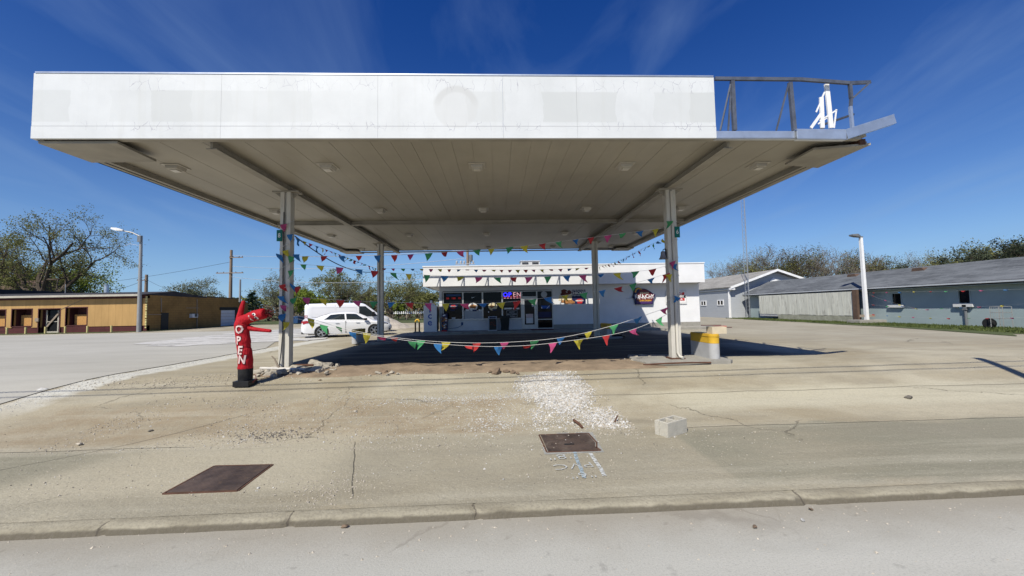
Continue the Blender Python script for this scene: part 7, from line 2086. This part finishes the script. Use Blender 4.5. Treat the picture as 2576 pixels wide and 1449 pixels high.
# low heap of crumbled concrete round the left column
hc = gpt(745, 934); mb = MB(); nx, ny = 44, 18
for j in range(ny + 1):
    for i in range(nx + 1):
        u = -1 + 2 * i / nx; v = -1 + 2 * j / ny; x = hc.x + u * 1.25; y = hc.y + .05 + v * .5
        e_ = max(0, 1 - u * u * .9 - v * v)
        hgt = e_ ** .8 * (.10 + .12 * mnoise.noise(Vector((x * 2.3, y * 2.3, 1))) + .09 * mnoise.noise(Vector((x * 6, y * 6, 2))))
        mb.v.append(Vector((x, y, gz(y) + rel(x, y) + (max(.004, hgt) if e_ > 0 else -.04))))
for j in range(ny):
    for i in range(nx): mb.f.append((j*(nx+1)+i, j*(nx+1)+i+1, (j+1)*(nx+1)+i+1, (j+1)*(nx+1)+i))
tag(mb.build('rubble', M['rubble'], fix=False), kind='stuff')
rr = random.Random(77)
for k in range(22):
    p = gpt(rr.uniform(650, 850), rr.uniform(926, 948)); s_ = rr.uniform(.04, .11)
    o = chunk('concrete_chunk', (p.x, p.y + .08, p.z + s_ * .5 + .04), s_, 300 + k, M['rubble'], .6)
    tag(o, 'jagged chunk of broken concrete in the heap at the foot of the left front column', 'rubble chunk', 'broken concrete round the left front column')
# pipes and rods by the left column
a, b = gpt(655, 938), gpt(768, 938)
tag(MB().tube([a + Vector((0, 0, .12)), b + Vector((0, 0, .09))], .035, 8).build('fallen_pipe', M['pipe_pale'], smooth=True), 'pale pipe lying across the rubble at the left front column', 'pipe')
a, b = gpt(735, 932), gpt(788, 931)
tag(MB().tube([a + Vector((0, 0, .14)), b + Vector((0, 0, .13))], .03, 8).build('fallen_pipe', M['rust_rod'], smooth=True), 'shorter rusty pipe on the rubble right of the left front column', 'pipe')
a = gpt(700, 938)
tag(MB().tube([a + Vector((.06, 0, .02)), a + Vector((.02, 0, .12)), a + Vector((-.03, 0, .22)), a + Vector((-.10, 0, .36)), a + Vector((-.17, 0, .43))], [.03, .026, .022, .018, .012], 6).build('bent_rod', M['wood_grey'], smooth=True), 'bent rod sticking up from the rubble left of the left front column', 'rod')
p = gpt(700, 941)
tag(MB().box(-.35, .35, -.2, .2, 0, .05, Matrix.Translation((p.x, p.y + .15, p.z + .0)) @ Matrix.Rotation(.5, 4, 'Z') @ Matrix.Rotation(.12, 4, 'Y')).build('flat_slab', M['plinth'], bevel=.008), 'flat grey slab lying in the rubble under the pale pipe', 'slab')
a, b = gpt(1443, 1064), gpt(1465, 1079)
tag(MB().tube([a + Vector((0, 0, .05)), a.lerp(b, .5) + Vector((.02, 0, .035)), b + Vector((0, 0, .02))], .022, 6).build('rusty_scrap', M['rust_rod'], smooth=True), 'rusty iron scrap in the gravel above the small cover plate', 'scrap')
a = gpt(1546, 1063)
tag(MB().beam(a + Vector((0, 0, 0)), a + Vector((.06, .02, .11)), .025, .01).build('upright_stake', M['rust_rod']), 'small rusty stake standing at the right edge of the white gravel', 'stake')
# dirt ridge along the front of the forecourt
mb = MB(); xs_ = frange(-6.3, 4.3, .12); n = 13
for x in xs_:
    for j in range(n):
        t = j / (n - 1); y = 9.45 + 1.9 * t + .18 * mnoise.noise(Vector((x * .6, 3, 0)))
        e = min(1, (x + 6.3) / .8, (4.3 - x) / .8); prof_ = sin(pi * t) ** 1.3
        hgt = prof_ * e * (.06 + .07 * mnoise.noise(Vector((x * .9, y * .9, 5))) + .05 * mnoise.noise(Vector((x * 3.5, y * 3.5, 6))))
        mb.v.append(Vector((x, y, gz(y) + rel(x, y) + max(hgt, 0) + (.004 if 0 < j < n - 1 else -.03))))
for i in range(len(xs_) - 1):
    for j in range(n - 1): mb.f.append((i*n+j, (i+1)*n+j, (i+1)*n+j+1, i*n+j+1))
tag(mb.build('dirt', M['dirt'], smooth=True, fix=False), kind='stuff')
def stones(name, n, pick, smin, smax, mat, seed, lift=0.0):
    rr = random.Random(seed); mb = MB()
    for _ in range(n):
        x, y, z = pick(rr); s_ = rr.uniform(smin, smax) * (1 if rr.random() < .85 else 1.6)
        M_ = Matrix.Rotation(rr.uniform(0, 6.28), 3, 'Z') @ Matrix.Rotation(rr.uniform(-.6, .6), 3, 'X')
        vs = [Vector(q) for q in ((1, 0, 0), (0.2, .8, .1), (-1, .1, 0), (-.1, -.9, 0), (.1, .1, .75), (-.1, 0, -.6))]
        vs = [Vector((x, y, z + s_ * .25)) + M_ @ (v * s_ * rr.uniform(.7, 1.2)) for v in vs]
        mb.add(vs, [(0, 1, 4), (1, 2, 4), (2, 3, 4), (3, 0, 4), (1, 0, 5), (2, 1, 5), (3, 2, 5), (0, 3, 5)])
    return tag(mb.build(name, mat, fix=False), kind='stuff')
def gfun(x, y): return (x, y, gz(y) + rel(x, y)) if y > kerb_y(x) + .2 else (x, y, -.50 - .012 * max(0, y - 2.5))
poly = [tuple(gpt(*q)[:2]) for q in ((1300, 932), (1370, 932), (1450, 948), (1495, 975), (1500, 1010), (1488, 1040), (1540, 1050), (1555, 1062), (1510, 1082), (1420, 1084), (1315, 1082), (1318, 1050), (1300, 1020), (1290, 985), (1310, 955))]
def inside(x, y, P):
    c = False
    for i in range(len(P)):
        (x1, y1), (x2, y2) = P[i], P[i - 1]
        if (y1 > y) != (y2 > y) and x < (x2 - x1) * (y - y1) / (y2 - y1) + x1: c = not c
    return c
bx = (min(p[0] for p in poly), max(p[0] for p in poly), min(p[1] for p in poly), max(p[1] for p in poly))
gc = gpt(1402, 985)
def pick_poly(rr):
    while True:
        x = rr.uniform(gc.x - 1.3, gc.x + 1.5); y = rr.uniform(6.15, gc.y + 1.9)
        n_ = mnoise.noise(Vector((x * 1.3, y * 1.0, 2))) * .5 + mnoise.noise(Vector((x * 4, y * 3, 7))) * .35
        d_ = sqrt(((x - gc.x) / .72) ** 2 + ((y - gc.y - .15) / 1.15) ** 2) + .55 * n_
        p_ = 1 - max(0, min(1, (d_ - .65) / .55))
        if y < 7.25:
            e_ = min(1, max(0, (x - gc.x + .75) / .35), max(0, (gc.x + 1.0 - x) / .35), max(0, (y - 6.2) / .2))
            p_ = max(p_, e_ * max(0, .42 + .9 * n_))
        if rr.random() < p_: return gfun(x, y)
M['lime_floor'] = pm('gravel_bed', (0.46, 0.44, 0.40), .95, .35, 9, 1.0, 40, dirt=.48, dcol=(0.28, 0.245, 0.19))
patch('gravel_bed', [(gc.x + .62 * cos(2 * pi * k / 12), gc.y + .1 + 1.0 * sin(2 * pi * k / 12)) for k in range(12)], M['lime_floor'], .006, 11, .3, nsub=6)
stones('gravel', 8000, pick_poly, .006, .020, M['stone_white'], 1)
stones('gravel', 4500, pick_poly, .006, .020, M['stone_tan'], 2)
def pick_drift(rr):
    x = gc.x - abs(rr.gauss(0, 1.5)) - .4; return gfun(x, 7.95 + .12 * (x - gc.x) * .3 + rr.gauss(0, .12) + (.5 if rr.random() < .25 else 0) * rr.gauss(0, 1))
stones('pebbles', 900, pick_drift, .005, .014, M['stone_white'], 6)
def pick_mid(rr):
    while True:
        x = rr.uniform(-7, gc.x + 1); y = rr.uniform(5.9, 8.4)
        if rr.random() < .35 + mnoise.noise(Vector((x * .8, y * 1.2, 19))) + .12 * (x + 2) / 3: return gfun(x, y)
stones('pebbles', 4200, pick_mid, .004, .012, M['stone_tan'], 7)
stones('pebbles', 1300, pick_mid, .004, .012, M['stone_white'], 8)
stones('pebbles', 1200, pick_mid, .004, .011, M['stone_dark'], 9)
def pick_apron(rr):
    while True:
        x = rr.gauss(-1.2, 3.0); y = rr.uniform(4.4, 9.8)
        d_ = mnoise.noise(Vector((x * .5, y * .8, 9)))
        if rr.random() < .25 + d_ * .9 + (.35 if 6.1 < y < 8.2 and -6 < x < 1 else 0): return gfun(x, y)
stones('pebbles', 2600, pick_apron, .004, .011, M['stone_tan'], 3)
stones('pebbles', 700, pick_apron, .004, .011, M['stone_white'], 4)
stones('pebbles', 500, pick_apron, .004, .010, M['stone_dark'], 5)
def pick_clump(cx_, cy_, sx_, sy_): return lambda rr: gfun(rr.gauss(cx_, sx_), rr.gauss(cy_, sy_))
for k, (px, py, sx_, sy_, n, m_, s0, s1) in enumerate(((830, 1235, .22, .25, 420, 'stone_tan', .006, .016), (690, 1093, .35, .12, 260, 'stone_dark', .01, .024), (740, 1085, .5, .2, 300, 'stone_tan', .008, .02), (1255, 1060, .35, .3, 500, 'stone_white', .008, .02),
                                                       (1120, 1010, .9, .12, 300, 'stone_white', .008, .018), (1000, 1125, .9, .06, 300, 'stone_tan', .008, .018), (450, 962, 1.2, .25, 350, 'stone_tan', .012, .03), (1000, 935, 2.4, .2, 700, 'stone_tan', .012, .03), (1550, 915, .8, .15, 260, 'stone_tan', .012, .03), (690, 945, .7, .2, 300, 'stone_tan', .012, .03))):
    p = gpt(px, py); stones('pebbles', n, pick_clump(p.x, p.y, sx_, sy_), s0 * .7, s1 * .7, M[m_], 30 + k)
def pick_road(rr):
    x = rr.uniform(-5, 6); y = 3.85 - abs(rr.gauss(0, .35)) if rr.random() < .6 else rr.uniform(2, 4)
    return (x, y, -.497 - .012 * max(0, y - 2.5))
stones('pebbles', 420, pick_road, .005, .013, M['stone_tan'], 60)
def pick_lime(rr):
    y = rr.uniform(7.8, 17); return gfun(-9.6 + rr.gauss(0, .22), y)
stones('pebbles', 1800, pick_lime, .004, .011, M['stone_white'], 61)
